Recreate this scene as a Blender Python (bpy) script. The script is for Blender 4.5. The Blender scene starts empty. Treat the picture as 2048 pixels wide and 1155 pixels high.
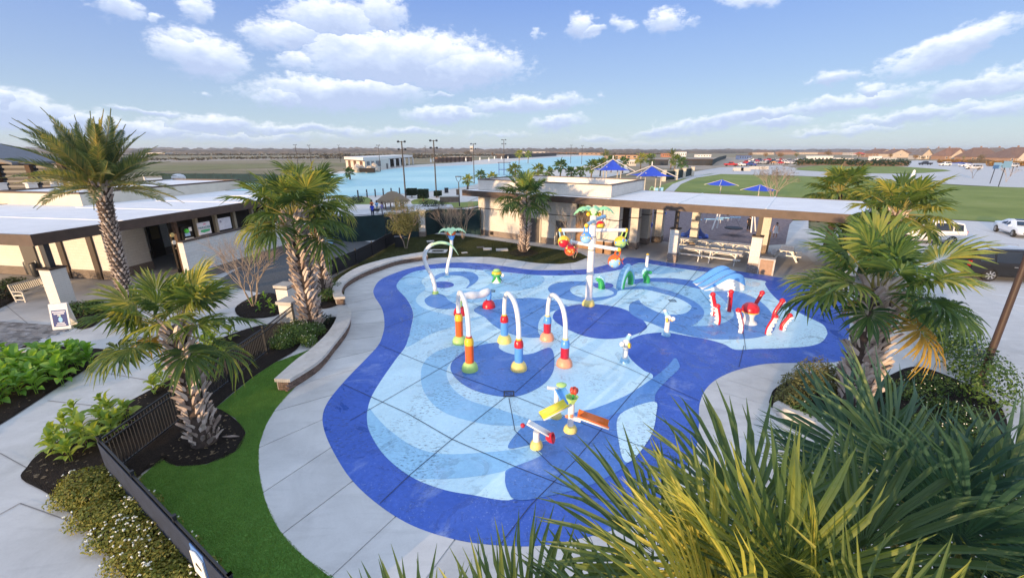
import bpy, bmesh, math, random
import numpy as np
from mathutils import Vector, Matrix, Euler
from mathutils import noise as mnoise
rnd = random.Random(7)
SC = bpy.context.scene
COL = SC.collection
R = math.radians
CAMH = 8.5
FPX = 857.0            # focal length in pixels of the 2048 px wide photograph
PITCH = math.atan(277.0 / FPX)
cd = bpy.data.cameras.new('camera')
cam = bpy.data.objects.new('camera', cd)
COL.objects.link(cam)
cam.location = (0, 0, CAMH)
cam.rotation_euler = (math.pi / 2 - PITCH, 0, 0)
cd.sensor_fit = 'HORIZONTAL'
cd.sensor_width = 36.0
cd.lens = 36.0 * FPX / 2048.0
cd.clip_start = 0.1
cd.clip_end = 9000
SC.camera = cam
CP, SP = math.cos(PITCH), math.sin(PITCH)
SUN_EL = R(5.5)
SUN_AZ = R(-141)       # measured from +Y towards +X : behind the camera on the left
sun_vec = Vector((math.sin(SUN_AZ) * math.cos(SUN_EL), math.cos(SUN_AZ) * math.cos(SUN_EL), math.sin(SUN_EL)))
sd = bpy.data.lights.new('sun', 'SUN')
sd.energy = 1.9
sd.angle = R(0.6)
sd.color = (1.0, 0.68, 0.38)
sun = bpy.data.objects.new('sun', sd)
COL.objects.link(sun)
sun.location = (-30, -20, 40)
sun.rotation_euler = sun_vec.to_track_quat('Z', 'Y').to_euler()
SC.view_settings.view_transform = 'Standard'
SC.view_settings.look = 'None'
SC.view_settings.gamma = 1.0
SC.view_settings.exposure = 1.8
SC.view_settings.use_curve_mapping = False
SC.render.engine = 'CYCLES'
SC.cycles.max_bounces = 8
SC.cycles.transparent_max_bounces = 8
SC.cycles.use_denoising = True
SC.cycles.volume_bounces = 0
def pix_dir(u, v):
    a = (u - 1024.0) / FPX
    b = (v - 577.5) / FPX
    return Vector((a, CP - b * SP, -SP - b * CP))
class NT:
    """tiny helper to wire shader nodes"""
    def __init__(self, nt):
        self.nt = nt
    def n(self, typ, ins=None, **kw):
        nd = self.nt.nodes.new(typ)
        for k, v in kw.items():
            setattr(nd, k, v)
        for k, v in (ins or {}).items():
            s = nd.inputs[k]
            if isinstance(v, bpy.types.NodeSocket):
                self.nt.links.new(v, s)
            elif isinstance(v, bpy.types.Node):
                self.nt.links.new(v.outputs[0], s)
            else:
                s.default_value = v
        return nd
    def m(self, op, a, b=0.0, c=0.0, clamp=False):
        return self.n('ShaderNodeMath', {0: a, 1: b, 2: c}, operation=op, use_clamp=clamp).outputs[0]
    def mix(self, f, a, b, blend='MIX'):
        nd = self.nt.nodes.new('ShaderNodeMix')
        nd.data_type = 'RGBA'
        nd.blend_type = blend
        for idx, val in ((0, f), (6, a), (7, b)):
            s = nd.inputs[idx]
            if isinstance(val, bpy.types.NodeSocket):
                self.nt.links.new(val, s)
            else:
                s.default_value = (*val, 1) if isinstance(val, (tuple, list)) and len(val) == 3 else val
        return nd.outputs[2]
    def ramp(self, f, stops, interp='LINEAR'):
        nd = self.n('ShaderNodeValToRGB', {0: f})
        cr = nd.color_ramp
        cr.interpolation = interp
        while len(cr.elements) > 1:
            cr.elements.remove(cr.elements[-1])
        cr.elements[0].position = stops[0][0]
        cr.elements[0].color = (*stops[0][1], 1)
        for p, c in stops[1:]:
            e = cr.elements.new(p)
            e.color = (*c, 1)
        return nd.outputs[0]
    def noise(self, vec, scale, detail=3.0, rough=0.55, dist=0.0, out=0):
        ins = {'Scale': scale, 'Detail': detail, 'Roughness': rough, 'Distortion': dist}
        if vec is not None:
            ins['Vector'] = vec
        return self.n('ShaderNodeTexNoise', ins).outputs[out]
def make_world():
    w = bpy.data.worlds.new('World')
    SC.world = w
    w.use_nodes = True
    nt = w.node_tree
    nt.nodes.clear()
    T = NT(nt)
    sky = T.n('ShaderNodeTexSky')
    sky.sky_type = 'NISHITA'
    sky.sun_disc = False
    sky.sun_elevation = SUN_EL
    sky.sun_rotation = SUN_AZ
    sky.air_density = 1.0
    sky.dust_density = 0.4
    sky.ozone_density = 3.0
    tc = T.n('ShaderNodeTexCoord')
    sep = T.n('ShaderNodeSeparateXYZ', {0: tc.outputs['Generated']})
    x, y, z = sep.outputs
    zc = T.m('MAXIMUM', z, 0.0)
    grad = T.ramp(zc, [(0.0, (3.9, 4.7, 5.2)), (0.05, (3.3, 4.2, 5.2)), (0.14, (2.45, 3.3, 5.15)), (0.28, (1.45, 2.3, 5.0)), (0.5, (2.2, 3.7, 7.2)), (1.0, (3.6, 5.7, 9.4))])
    skyc = T.mix(0.72, sky.outputs[0], grad)
    az = T.m('ARCTAN2', x, y)
    el = T.m('ARCSINE', z)
    p0 = T.n('ShaderNodeCombineXYZ', {0: az, 1: el, 2: 0.0}).outputs[0]
    pst = T.n('ShaderNodeVectorMath', {0: p0, 1: (1.0, 1.7, 1.0)}, operation='MULTIPLY').outputs[0]
    nz1 = T.noise(pst, 9.0, 5.0, 0.55, 0.0, 1)
    nz2 = T.noise(pst, 34.0, 4.0, 0.6, 0.0, 1)
    c1 = T.n('ShaderNodeVectorMath', {0: nz1, 1: (0.5, 0.5, 0.5)}, operation='SUBTRACT').outputs[0]
    c2 = T.n('ShaderNodeVectorMath', {0: nz2, 1: (0.5, 0.5, 0.5)}, operation='SUBTRACT').outputs[0]
    w1 = T.n('ShaderNodeVectorMath', {0: c1, 1: (0.105, 0.045, 0.0)}, operation='MULTIPLY').outputs[0]
    w2 = T.n('ShaderNodeVectorMath', {0: c2, 1: (0.034, 0.026, 0.0)}, operation='MULTIPLY').outputs[0]
    pw = T.n('ShaderNodeVectorMath', {0: p0, 1: w1}, operation='ADD').outputs[0]
    pw = T.n('ShaderNodeVectorMath', {0: pw, 1: w2}, operation='ADD').outputs[0]
    clouds = [(225, 5, 50, 26, 0, .9), (385, 12, 45, 22, 0, .9), (295, 30, 18, 10, 0, .7), (400, 105, 100, 42, -6, 1.0), (360, 70, 35, 22, 0, .8),
              (580, 68, 85, 30, 3, .9), (665, 40, 105, 42, 0, 1.0), (760, 25, 60, 40, 0, .8), (820, 118, 225, 52, -2, 1.25), (900, 135, 150, 42, 3, 1.2), (590, 120, 40, 20, 0, .7),
              (690, 185, 185, 34, 2, 1.15), (560, 195, 60, 18, 0, .8), (1045, 210, 135, 17, 3, .9), (890, 232, 92, 15, 0, .9), (1115, 247, 55, 15, 3, .8), (880, 192, 28, 6, 0, .5),
              (1165, 48, 32, 23, 0, .9), (1190, 58, 28, 10, 0, .8), (1320, 38, 46, 23, 0, .9), (1240, 48, 20, 13, 0, .5), (1510, 2, 60, 12, 0, .8), (1375, 45, 22, 8, 0, .4),
              (1900, 95, 150, 30, 18, 1.0), (1960, 75, 90, 26, 12, .9), (1680, 148, 55, 17, 8, .75), (1745, 176, 30, 14, 0, .8), (1620, 160, 18, 6, 0, .5), (1960, 170, 110, 24, 10, 1.0), (2060, 158, 70, 22, 6, .9),
              (1700, 205, 160, 17, 9, .8), (1480, 240, 190, 16, 8, .75), (1340, 258, 110, 12, 6, .6), (1830, 228, 190, 18, 9, .7), (1560, 246, 90, 12, 5, .7), (1990, 212, 90, 20, 10, .7), (1720, 260, 120, 12, 5, .5),
              (1190, 280, 70, 8, 0, .5), (1290, 285, 120, 8, 2, .4), (1640, 268, 90, 9, 3, .5),
              (40, 225, 130, 40, -8, 1.0), (10, 205, 60, 26, 0, 1.0), (120, 250, 160, 30, -4, .8), (430, 250, 120, 20, 0, .85), (280, 262, 210, 18, 0, .8), (600, 258, 190, 13, 0, .65), (300, 225, 80, 8, 0, .6), (470, 275, 260, 14, 0, .6), (820, 262, 120, 9, 0, .5), (1000, 268, 90, 7, 0, .35), (410, 181, 16, 6, 0, .5),
              (1070, 72, 14, 7, 0, .4), (1208, 184, 14, 5, 0, .4)]
    best = None
    shade = None
    for cl in clouds:
        d = pix_dir(cl[0], cl[1])
        d.normalize()
        ca = math.atan2(d.x, d.y)
        ce = math.asin(d.z)
        k = math.cos(ca) / FPX
        ra, re = cl[2] * 1.06 * k * math.cos(ca), cl[3] * 1.12 * k
        sl, th = cl[4], cl[5]
        mp = T.n('ShaderNodeMapping', {0: pw, 'Location': (ca, ce, 0), 'Rotation': (0, 0, R(sl)), 'Scale': (ra, re, 1)}, vector_type='TEXTURE')
        ln = T.n('ShaderNodeVectorMath', {0: mp.outputs[0]}, operation='LENGTH').outputs['Value']
        dens = T.m('MULTIPLY_ADD', ln, -th, th)          # th at the heart, 0 on the edge
        yy = T.n('ShaderNodeSeparateXYZ', {0: mp.outputs[0]}).outputs[1]
        if best is None:
            best, shade = dens, yy
        else:
            g = T.m('GREATER_THAN', dens, best)
            mxn = T.n('ShaderNodeMix', {0: g, 2: shade, 3: yy})
            shade = mxn.outputs[0]
            best = T.m('SMOOTH_MAX', best, dens, 0.12)
    zz = T.m('ADD', zc, 0.16)
    pl = T.n('ShaderNodeCombineXYZ', {0: T.m('DIVIDE', x, zz), 1: T.m('DIVIDE', y, zz), 2: 0.0}).outputs[0]
    fld = T.noise(pl, 1.5, 6.0, 0.6, 0.3)
    fld = T.m('MULTIPLY_ADD', fld, 4.2, -1.75)
    far_ = T.m('MAXIMUM', T.n('ShaderNodeMapRange', {0: el, 1: 0.30, 2: 0.42}).outputs[0], T.n('ShaderNodeMapRange', {0: T.m('ABSOLUTE', az), 1: 0.92, 2: 1.05}).outputs[0])
    fld = T.m('MULTIPLY_ADD', far_, T.m('ADD', fld, 1.0), -1.0)
    best = T.m('MAXIMUM', best, fld)
    det = T.noise(pst, 48.0, 7.0, 0.66)
    best = T.m('MULTIPLY_ADD', T.m('SUBTRACT', det, 0.5), 1.05, best)
    mask = T.n('ShaderNodeMapRange', {0: best, 1: 0.0, 2: 0.55, 3: 0.0, 4: 1.0}, interpolation_type='SMOOTHSTEP').outputs[0]
    lit = T.m('MULTIPLY_ADD', shade, 0.95, 0.60)
    lit = T.m('MULTIPLY_ADD', T.m('SUBTRACT', T.noise(pst, 22.0, 4.0, 0.6), 0.5), 0.9, lit)
    lit = T.m('MULTIPLY_ADD', best, -0.30, lit)
    lit = T.m('ADD', lit, T.n('ShaderNodeMapRange', {0: el, 1: 0.0, 2: 0.16, 3: -0.42, 4: 0.0}).outputs[0])
    lit = T.m('MULTIPLY_ADD', T.m('SUBTRACT', 1.0, mask), 0.4, lit, True)
    ccol = T.ramp(lit, [(0.0, (2.9, 3.5, 4.9)), (0.4, (3.9, 4.5, 5.7)), (0.8, (5.6, 5.9, 6.5)), (1.0, (6.2, 6.4, 6.9))])
    up = T.m('MULTIPLY', mask, T.n('ShaderNodeMapRange', {0: el, 1: -0.002, 2: 0.03, 3: 0.0, 4: 0.9}).outputs[0])
    full = T.mix(up, skyc, ccol)
    bg = T.n('ShaderNodeBackground', {0: full, 1: 0.055})
    T.n('ShaderNodeOutputWorld', {0: bg.outputs[0]})
    w.cycles.sampling_method = 'MANUAL'
    w.cycles.sample_map_resolution = 512
make_world()
def G(u, v, z=0.0):
    """where the sight line through photo pixel (u, v) meets the level z"""
    d = pix_dir(u, v)
    t = (z - CAMH) / d.z
    return Vector((d.x * t, d.y * t, z))
def zat(x, y, v):
    """height above (x, y) that shows on photo row v"""
    k = (577.5 - v) / FPX
    return CAMH + y * (k * CP - SP) / (CP + k * SP)
def pxs(p):
    """metres per photo pixel at a point"""
    return (p[1] * CP - (p[2] - CAMH) * SP) / FPX
MATS = {}
def mat(name, col, rough=0.6, var=0.0, vscale=3.0, bump=0.0, bscale=40.0, spec=0.4, metal=0.0, col2=None, rnd_amt=0.0, coat=0.0, stain=0.0, sscale=0.4, objc=False):
    if name in MATS:
        return MATS[name]
    m = bpy.data.materials.new(name)
    m.use_nodes = True
    nt = m.node_tree
    nt.nodes.clear()
    T = NT(nt)
    if objc:
        tc = T.n('ShaderNodeTexCoord').outputs['Object']
    else:
        tc = T.n('ShaderNodeNewGeometry').outputs['Position']
    c = T.n('ShaderNodeRGB')
    c.outputs[0].default_value = (*col, 1)
    out = c.outputs[0]
    if var:
        f = T.n('ShaderNodeMapRange', {0: T.noise(tc, vscale, 5.0, 0.6), 1: 0.3, 2: 0.7}).outputs[0]
        if col2 is None:
            lo = tuple(x * (1 - var) for x in col)
            hi = tuple(min(1, x * (1 + var)) for x in col)
        else:
            lo, hi = col, col2
        out = T.mix(f, lo, hi)
    if stain:
        s = T.n('ShaderNodeMapRange', {0: T.noise(tc, sscale, 6.0, 0.65, 0.6), 1: 0.45, 2: 0.75}).outputs[0]
        out = T.mix(T.m('MULTIPLY', s, stain), out, tuple(x * 0.45 for x in col))
    if rnd_amt:
        oi = T.n('ShaderNodeObjectInfo').outputs['Random']
        f = T.n('ShaderNodeMapRange', {0: oi, 3: 1 - rnd_amt, 4: 1 + rnd_amt}).outputs[0]
        g = T.n('ShaderNodeCombineColor', {0: f, 1: f, 2: f}).outputs[0]
        out = T.mix(1.0, out, g, 'MULTIPLY')
    b = T.n('ShaderNodeBsdfPrincipled', {'Base Color': out, 'Roughness': rough, 'Metallic': metal, 'Specular IOR Level': spec, 'Coat Weight': coat})
    if bump:
        bp = T.n('ShaderNodeBump', {'Height': T.noise(tc, bscale, 4.0, 0.6), 'Strength': bump, 'Distance': 0.02})
        nt.links.new(bp.outputs[0], b.inputs['Normal'])
    T.n('ShaderNodeOutputMaterial', {0: b.outputs[0]})
    MATS[name] = m
    return m
def leaf_mat(name, cols, transl=0.35, rough=0.5, nscale=6.0, spread=0.5, tip=None, obj_rand=True):
    """foliage: colours mixed per object and along noise, some light passing through"""
    if name in MATS:
        return MATS[name]
    m = bpy.data.materials.new(name)
    m.use_nodes = True
    nt = m.node_tree
    nt.nodes.clear()
    T = NT(nt)
    geo = T.n('ShaderNodeNewGeometry')
    oi = T.n('ShaderNodeObjectInfo').outputs['Random']
    n1 = T.noise(geo.outputs['Position'], nscale, 3.0, 0.6)
    isl = geo.outputs['Random Per Island']
    f = T.m('MULTIPLY_ADD', n1, 0.55, T.m('MULTIPLY_ADD', isl, 0.45 * spread + 0.2, -0.22))
    if obj_rand:
        f = T.m('ADD', f, T.m('MULTIPLY_ADD', oi, spread * 0.8, -0.4 * spread), clamp=True)
    k = len(cols)
    out = T.ramp(f, [(0.1 + 0.8 * i / max(1, k - 1), c) for i, c in enumerate(cols)])
    d = T.n('ShaderNodeBsdfPrincipled', {'Base Color': out, 'Roughness': rough, 'Specular IOR Level': 0.35})
    if transl:
        t2 = T.mix(1.0, out, (1.25, 1.15, 0.5), 'MULTIPLY')
        tr = T.n('ShaderNodeBsdfTranslucent', {0: t2})
        mx = T.n('ShaderNodeMixShader', {0: transl, 1: d.outputs[0], 2: tr.outputs[0]})
        T.n('ShaderNodeOutputMaterial', {0: mx.outputs[0]})
    else:
        T.n('ShaderNodeOutputMaterial', {0: d.outputs[0]})
    MATS[name] = m
    return m
def world_origin(o):
    p = Vector((0, 0, 0))
    while o is not None:
        p = p + o.location
        o = o.parent
    return p
def tag(o, label=None, cat=None, group=None, kind=None):
    if label:
        o['label'] = label
    if cat:
        o['category'] = cat
    if group:
        o['group'] = group
    if kind:
        o['kind'] = kind
    return o
def thing(name, label, cat, loc=(0, 0, 0), rz=0.0, group=None):
    o = bpy.data.objects.new(name, None)
    o.empty_display_size = 0.2
    COL.objects.link(o)
    o.location = loc
    o.rotation_euler = (0, 0, rz)
    tag(o, label, cat, group)
    return o
def inst(me, name, parent=None, loc=(0, 0, 0), rot=(0, 0, 0), scale=(1, 1, 1)):
    o = bpy.data.objects.new(name, me)
    COL.objects.link(o)
    o.parent = parent
    o.location = loc
    o.rotation_euler = rot
    o.scale = scale
    return o
def copy_tree(o, parent=None):
    c = o.copy()
    COL.objects.link(c)
    c.parent = parent
    for ch in o.children:
        copy_tree(ch, c)
    return c
class MB:
    """collects vertices and faces; build() links them as ONE mesh object.
    With a parent, coordinates are world coordinates unless local=True."""
    def __init__(self):
        self.v = []
        self.f = []
        self.mi = []
        self.cur = 0
    def face(self, idx):
        self.f.append(idx)
        self.mi.append(self.cur)
    def add(self, vs, fs):
        b = len(self.v)
        self.v.extend([tuple(p) for p in vs])
        for f in fs:
            self.f.append(tuple(i + b for i in f))
            self.mi.append(self.cur)
        return self
    def box(self, c, s, rz=0.0, rot=None):
        hx, hy, hz = s[0] / 2, s[1] / 2, s[2] / 2
        M = rot if rot is not None else Matrix.Rotation(rz, 3, 'Z')
        c = Vector(c)
        vs = [c + M @ Vector((sx * hx, sy * hy, sz * hz)) for sz in (-1, 1) for sx, sy in ((-1, -1), (1, -1), (1, 1), (-1, 1))]
        return self.add(vs, [(3, 2, 1, 0), (4, 5, 6, 7), (0, 1, 5, 4), (1, 2, 6, 5), (2, 3, 7, 6), (3, 0, 4, 7)])
    def bar(self, a, b, w, h=None, up=(0, 0, 1)):
        """rectangular bar from a to b"""
        a, b = Vector(a), Vector(b)
        h = w if h is None else h
        d = (b - a)
        L = d.length
        d.normalize()
        s = d.cross(Vector(up))
        if s.length < 1e-4:
            s = Vector((1, 0, 0))
        s.normalize()
        t = s.cross(d)
        M = Matrix((s, d, t)).transposed()
        return self.box((a + b) / 2, (w, L, h), rot=M)
    def prism(self, poly, z0, z1, cap=True, bottom=True):
        n = len(poly)
        vs = [(p[0], p[1], z0) for p in poly] + [(p[0], p[1], z1) for p in poly]
        fs = [(i, (i + 1) % n, n + (i + 1) % n, n + i) for i in range(n)]
        if cap:
            fs.append(tuple(range(n, 2 * n)))
            if bottom:
                fs.append(tuple(reversed(range(n))))
        return self.add(vs, fs)
    def sheet(self, poly):
        return self.add(poly, [tuple(range(len(poly)))])
    def extrude(self, poly3, vec):
        """closed solid: polygon (3-D points) pushed along vec"""
        n = len(poly3)
        vec = Vector(vec)
        vs = [Vector(p) for p in poly3] + [Vector(p) + vec for p in poly3]
        fs = [(i, (i + 1) % n, n + (i + 1) % n, n + i) for i in range(n)]
        fs.append(tuple(range(n, 2 * n)))
        fs.append(tuple(reversed(range(n))))
        return self.add(vs, fs)
    def tube(self, path, rad, n=8, cap=True, flat=1.0):
        path = [Vector(p) for p in path]
        if not isinstance(rad, (list, tuple)):
            rad = [rad] * len(path)
        b = len(self.v)
        prev = None
        for i, p in enumerate(path):
            t = (path[min(i + 1, len(path) - 1)] - path[max(i - 1, 0)])
            t.normalize()
            if prev is None:
                a = t.cross(Vector((0, 0, 1)))
                if a.length < 1e-3:
                    a = t.cross(Vector((0, 1, 0)))
            else:
                a = prev - t * prev.dot(t)
            a.normalize()
            prev = a
            c = t.cross(a)
            for k in range(n):
                an = 2 * math.pi * k / n
                self.v.append(tuple(p + (a * math.cos(an) + c * math.sin(an) * flat) * rad[i]))
        for i in range(len(path) - 1):
            for k in range(n):
                k2 = (k + 1) % n
                self.face((b + i * n + k, b + i * n + k2, b + (i + 1) * n + k2, b + (i + 1) * n + k))
        if cap:
            self.face(tuple(b + k for k in reversed(range(n))))
            e = b + (len(path) - 1) * n
            self.face(tuple(e + k for k in range(n)))
        return self
    def lathe(self, prof, c=(0, 0, 0), n=16, axis=None):
        """profile of (radius, height) turned about the vertical through c"""
        M = Matrix.Identity(3) if axis is None else Vector((0, 0, 1)).rotation_difference(Vector(axis)).to_matrix()
        c = Vector(c)
        b = len(self.v)
        for r, h in prof:
            for k in range(n):
                an = 2 * math.pi * k / n
                self.v.append(tuple(c + M @ Vector((r * math.cos(an), r * math.sin(an), h))))
        for i in range(len(prof) - 1):
            for k in range(n):
                k2 = (k + 1) % n
                self.face((b + i * n + k, b + i * n + k2, b + (i + 1) * n + k2, b + (i + 1) * n + k))
        if prof[0][0] > 1e-4:
            self.face(tuple(b + k for k in reversed(range(n))))
        if prof[-1][0] > 1e-4:
            e = b + (len(prof) - 1) * n
            self.face(tuple(e + k for k in range(n)))
        return self
    def ball(self, c, r, n=12, s=(1, 1, 1), rot=None):
        c = Vector(c)
        M = rot if rot is not None else Matrix.Identity(3)
        rings = max(4, n // 2)
        b = len(self.v)
        for i in range(rings + 1):
            ph = math.pi * i / rings
            for k in range(n):
                th = 2 * math.pi * k / n
                self.v.append(tuple(c + M @ Vector((r * s[0] * math.sin(ph) * math.cos(th), r * s[1] * math.sin(ph) * math.sin(th), -r * s[2] * math.cos(ph)))))
        for i in range(rings):
            for k in range(n):
                k2 = (k + 1) % n
                self.face((b + i * n + k, b + i * n + k2, b + (i + 1) * n + k2, b + (i + 1) * n + k))
        return self
    def mesh(self, name, m, smooth=False, origin=(0, 0, 0)):
        me = bpy.data.meshes.new(name)
        ox, oy, oz = origin
        me.from_pydata([(x - ox, y - oy, z - oz) for x, y, z in self.v], [], self.f)
        ms = m if isinstance(m, (list, tuple)) else [m]
        for q in ms:
            me.materials.append(q)
        if len(ms) > 1:
            me.polygons.foreach_set('material_index', self.mi)
        if smooth:
            me.polygons.foreach_set('use_smooth', [True] * len(me.polygons))
        me.update()
        return me
    def build(self, name, m, parent=None, smooth=False, local=False, kind=None, label=None):
        if local or parent is None:
            org = (0, 0, 0)
        else:
            org = world_origin(parent)
        o = bpy.data.objects.new(name, self.mesh(name, m, smooth, org))
        COL.objects.link(o)
        o.parent = parent
        if smooth and smooth != 'all':
            o.data.set_sharp_from_angle(angle=R(42))
        if kind:
            o['kind'] = kind
        if label:
            o['label'] = label
        return o
    def solo(self, name, m, label, cat, smooth=False, group=None, base=None):
        """a whole thing that is one mesh, its origin at its base"""
        if base is None:
            xs = [p[0] for p in self.v]
            ys = [p[1] for p in self.v]
            base = ((min(xs) + max(xs)) / 2, (min(ys) + max(ys)) / 2, min(p[2] for p in self.v))
        o = bpy.data.objects.new(name, self.mesh(name, m, smooth, base))
        o.location = base
        COL.objects.link(o)
        if smooth and smooth != 'all':
            o.data.set_sharp_from_angle(angle=R(42))
        return tag(o, label, cat, group)
def spline(pts, closed=False, step=6):
    """Catmull-Rom through the points"""
    P = [Vector((p[0], p[1], 0)) if len(p) == 2 else Vector(p) for p in pts]
    n = len(P)
    out = []
    rng = n if closed else n - 1
    for i in range(rng):
        if closed:
            a, b, c, d = P[(i - 1) % n], P[i], P[(i + 1) % n], P[(i + 2) % n]
        else:
            a, b, c, d = P[max(i - 1, 0)], P[i], P[i + 1], P[min(i + 2, n - 1)]
        for k in range(step):
            t = k / step
            out.append(0.5 * ((2 * b) + (c - a) * t + (2 * a - 5 * b + 4 * c - d) * t * t + (3 * b - a - 3 * c + d) * t ** 3))
    if not closed:
        out.append(P[-1])
    return out
def gpts(pix, z=0.0):
    return [G(u, v, z) for u, v in pix]
def gsp(pix, z=0.0, closed=True, step=6):
    """outline given on the photo, laid on the level z as a smooth curve"""
    return spline([tuple(p) for p in gpts(pix, z)], closed, step)
def length_param(pts):
    acc = [0.0]
    for a, b in zip(pts, pts[1:]):
        acc.append(acc[-1] + (b - a).length)
    return acc
def resample(pts, n):
    acc = length_param(pts)
    L = acc[-1]
    out = []
    j = 0
    for i in range(n + 1):
        s = L * i / n
        while j < len(acc) - 2 and acc[j + 1] < s:
            j += 1
        seg = max(1e-9, acc[j + 1] - acc[j])
        out.append(pts[j].lerp(pts[j + 1], min(1, max(0, (s - acc[j]) / seg))))
    return out
def inside(p, poly):
    x, y = p[0], p[1]
    c = False
    j = len(poly) - 1
    for i in range(len(poly)):
        xi, yi, xj, yj = poly[i][0], poly[i][1], poly[j][0], poly[j][1]
        if (yi > y) != (yj > y) and x < (xj - xi) * (y - yi) / (yj - yi) + xi:
            c = not c
        j = i
    return c
def np_obj(name, verts, faces, m, parent=None, smooth=False):
    """big meshes from arrays; faces is (n, 3) or (n, 4)"""
    me = bpy.data.meshes.new(name)
    nv, (nf, k) = len(verts), faces.shape
    me.vertices.add(nv)
    me.vertices.foreach_set('co', np.asarray(verts, dtype=np.float32).ravel())
    me.loops.add(nf * k)
    me.loops.foreach_set('vertex_index', np.asarray(faces, dtype=np.int32).ravel())
    me.polygons.add(nf)
    me.polygons.foreach_set('loop_start', np.arange(0, nf * k, k, dtype=np.int32))
    me.polygons.foreach_set('loop_total', np.full(nf, k, dtype=np.int32))
    me.materials.append(m)
    me.update(calc_edges=True)
    o = bpy.data.objects.new(name, me)
    COL.objects.link(o)
    o.parent = parent
    return o
def structure(name, mb, m, smooth=False):
    o = mb.build(name, m, None, smooth)
    o['kind'] = 'structure'
    return o
def ground_mat():
    m = bpy.data.materials.new('field_ground')
    m.use_nodes = True
    nt = m.node_tree
    nt.nodes.clear()
    T = NT(nt)
    pos = T.n('ShaderNodeNewGeometry').outputs['Position']
    st = T.n('ShaderNodeVectorMath', {0: pos, 1: (0.0016, 0.010, 1.0)}, operation='MULTIPLY').outputs[0]
    band = T.noise(st, 1.0, 4.0, 0.6)
    col = T.ramp(band, [(0.28, (.14, .15, .07)), (0.42, (.23, .20, .11)), (0.5, (.36, .29, .20)), (0.56, (.22, .19, .11)), (0.66, (.42, .35, .26)), (0.8, (.18, .17, .085))])
    fine = T.noise(pos, 0.35, 5.0, 0.65)
    col = T.mix(T.n('ShaderNodeMapRange', {0: fine, 1: .35, 2: .7, 3: 0, 4: .45}).outputs[0], col, (.15, .135, .07))
    b = T.n('ShaderNodeBsdfPrincipled', {'Base Color': col, 'Roughness': 0.95, 'Specular IOR Level': 0.1})
    T.n('ShaderNodeOutputMaterial', {0: b.outputs[0]})
    return m
def water_mat():
    m = bpy.data.materials.new('lagoon_water')
    m.use_nodes = True
    nt = m.node_tree
    nt.nodes.clear()
    T = NT(nt)
    pos = T.n('ShaderNodeNewGeometry').outputs['Position']
    st = T.n('ShaderNodeVectorMath', {0: pos, 1: (0.02, 0.05, 1.0)}, operation='MULTIPLY').outputs[0]
    col = T.ramp(T.noise(st, 1.0, 3.0, 0.5), [(0.3, (.30, .58, .62)), (0.6, (.40, .66, .68)), (0.8, (.50, .73, .74))])
    bp = T.n('ShaderNodeBump', {'Height': T.noise(pos, 0.8, 4.0, 0.6), 'Strength': 0.12, 'Distance': 0.1})
    b = T.n('ShaderNodeBsdfPrincipled', {'Base Color': col, 'Roughness': 0.4, 'Specular IOR Level': 0.15, 'Normal': bp.outputs[0]})
    T.n('ShaderNodeOutputMaterial', {0: b.outputs[0]})
    return m
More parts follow.
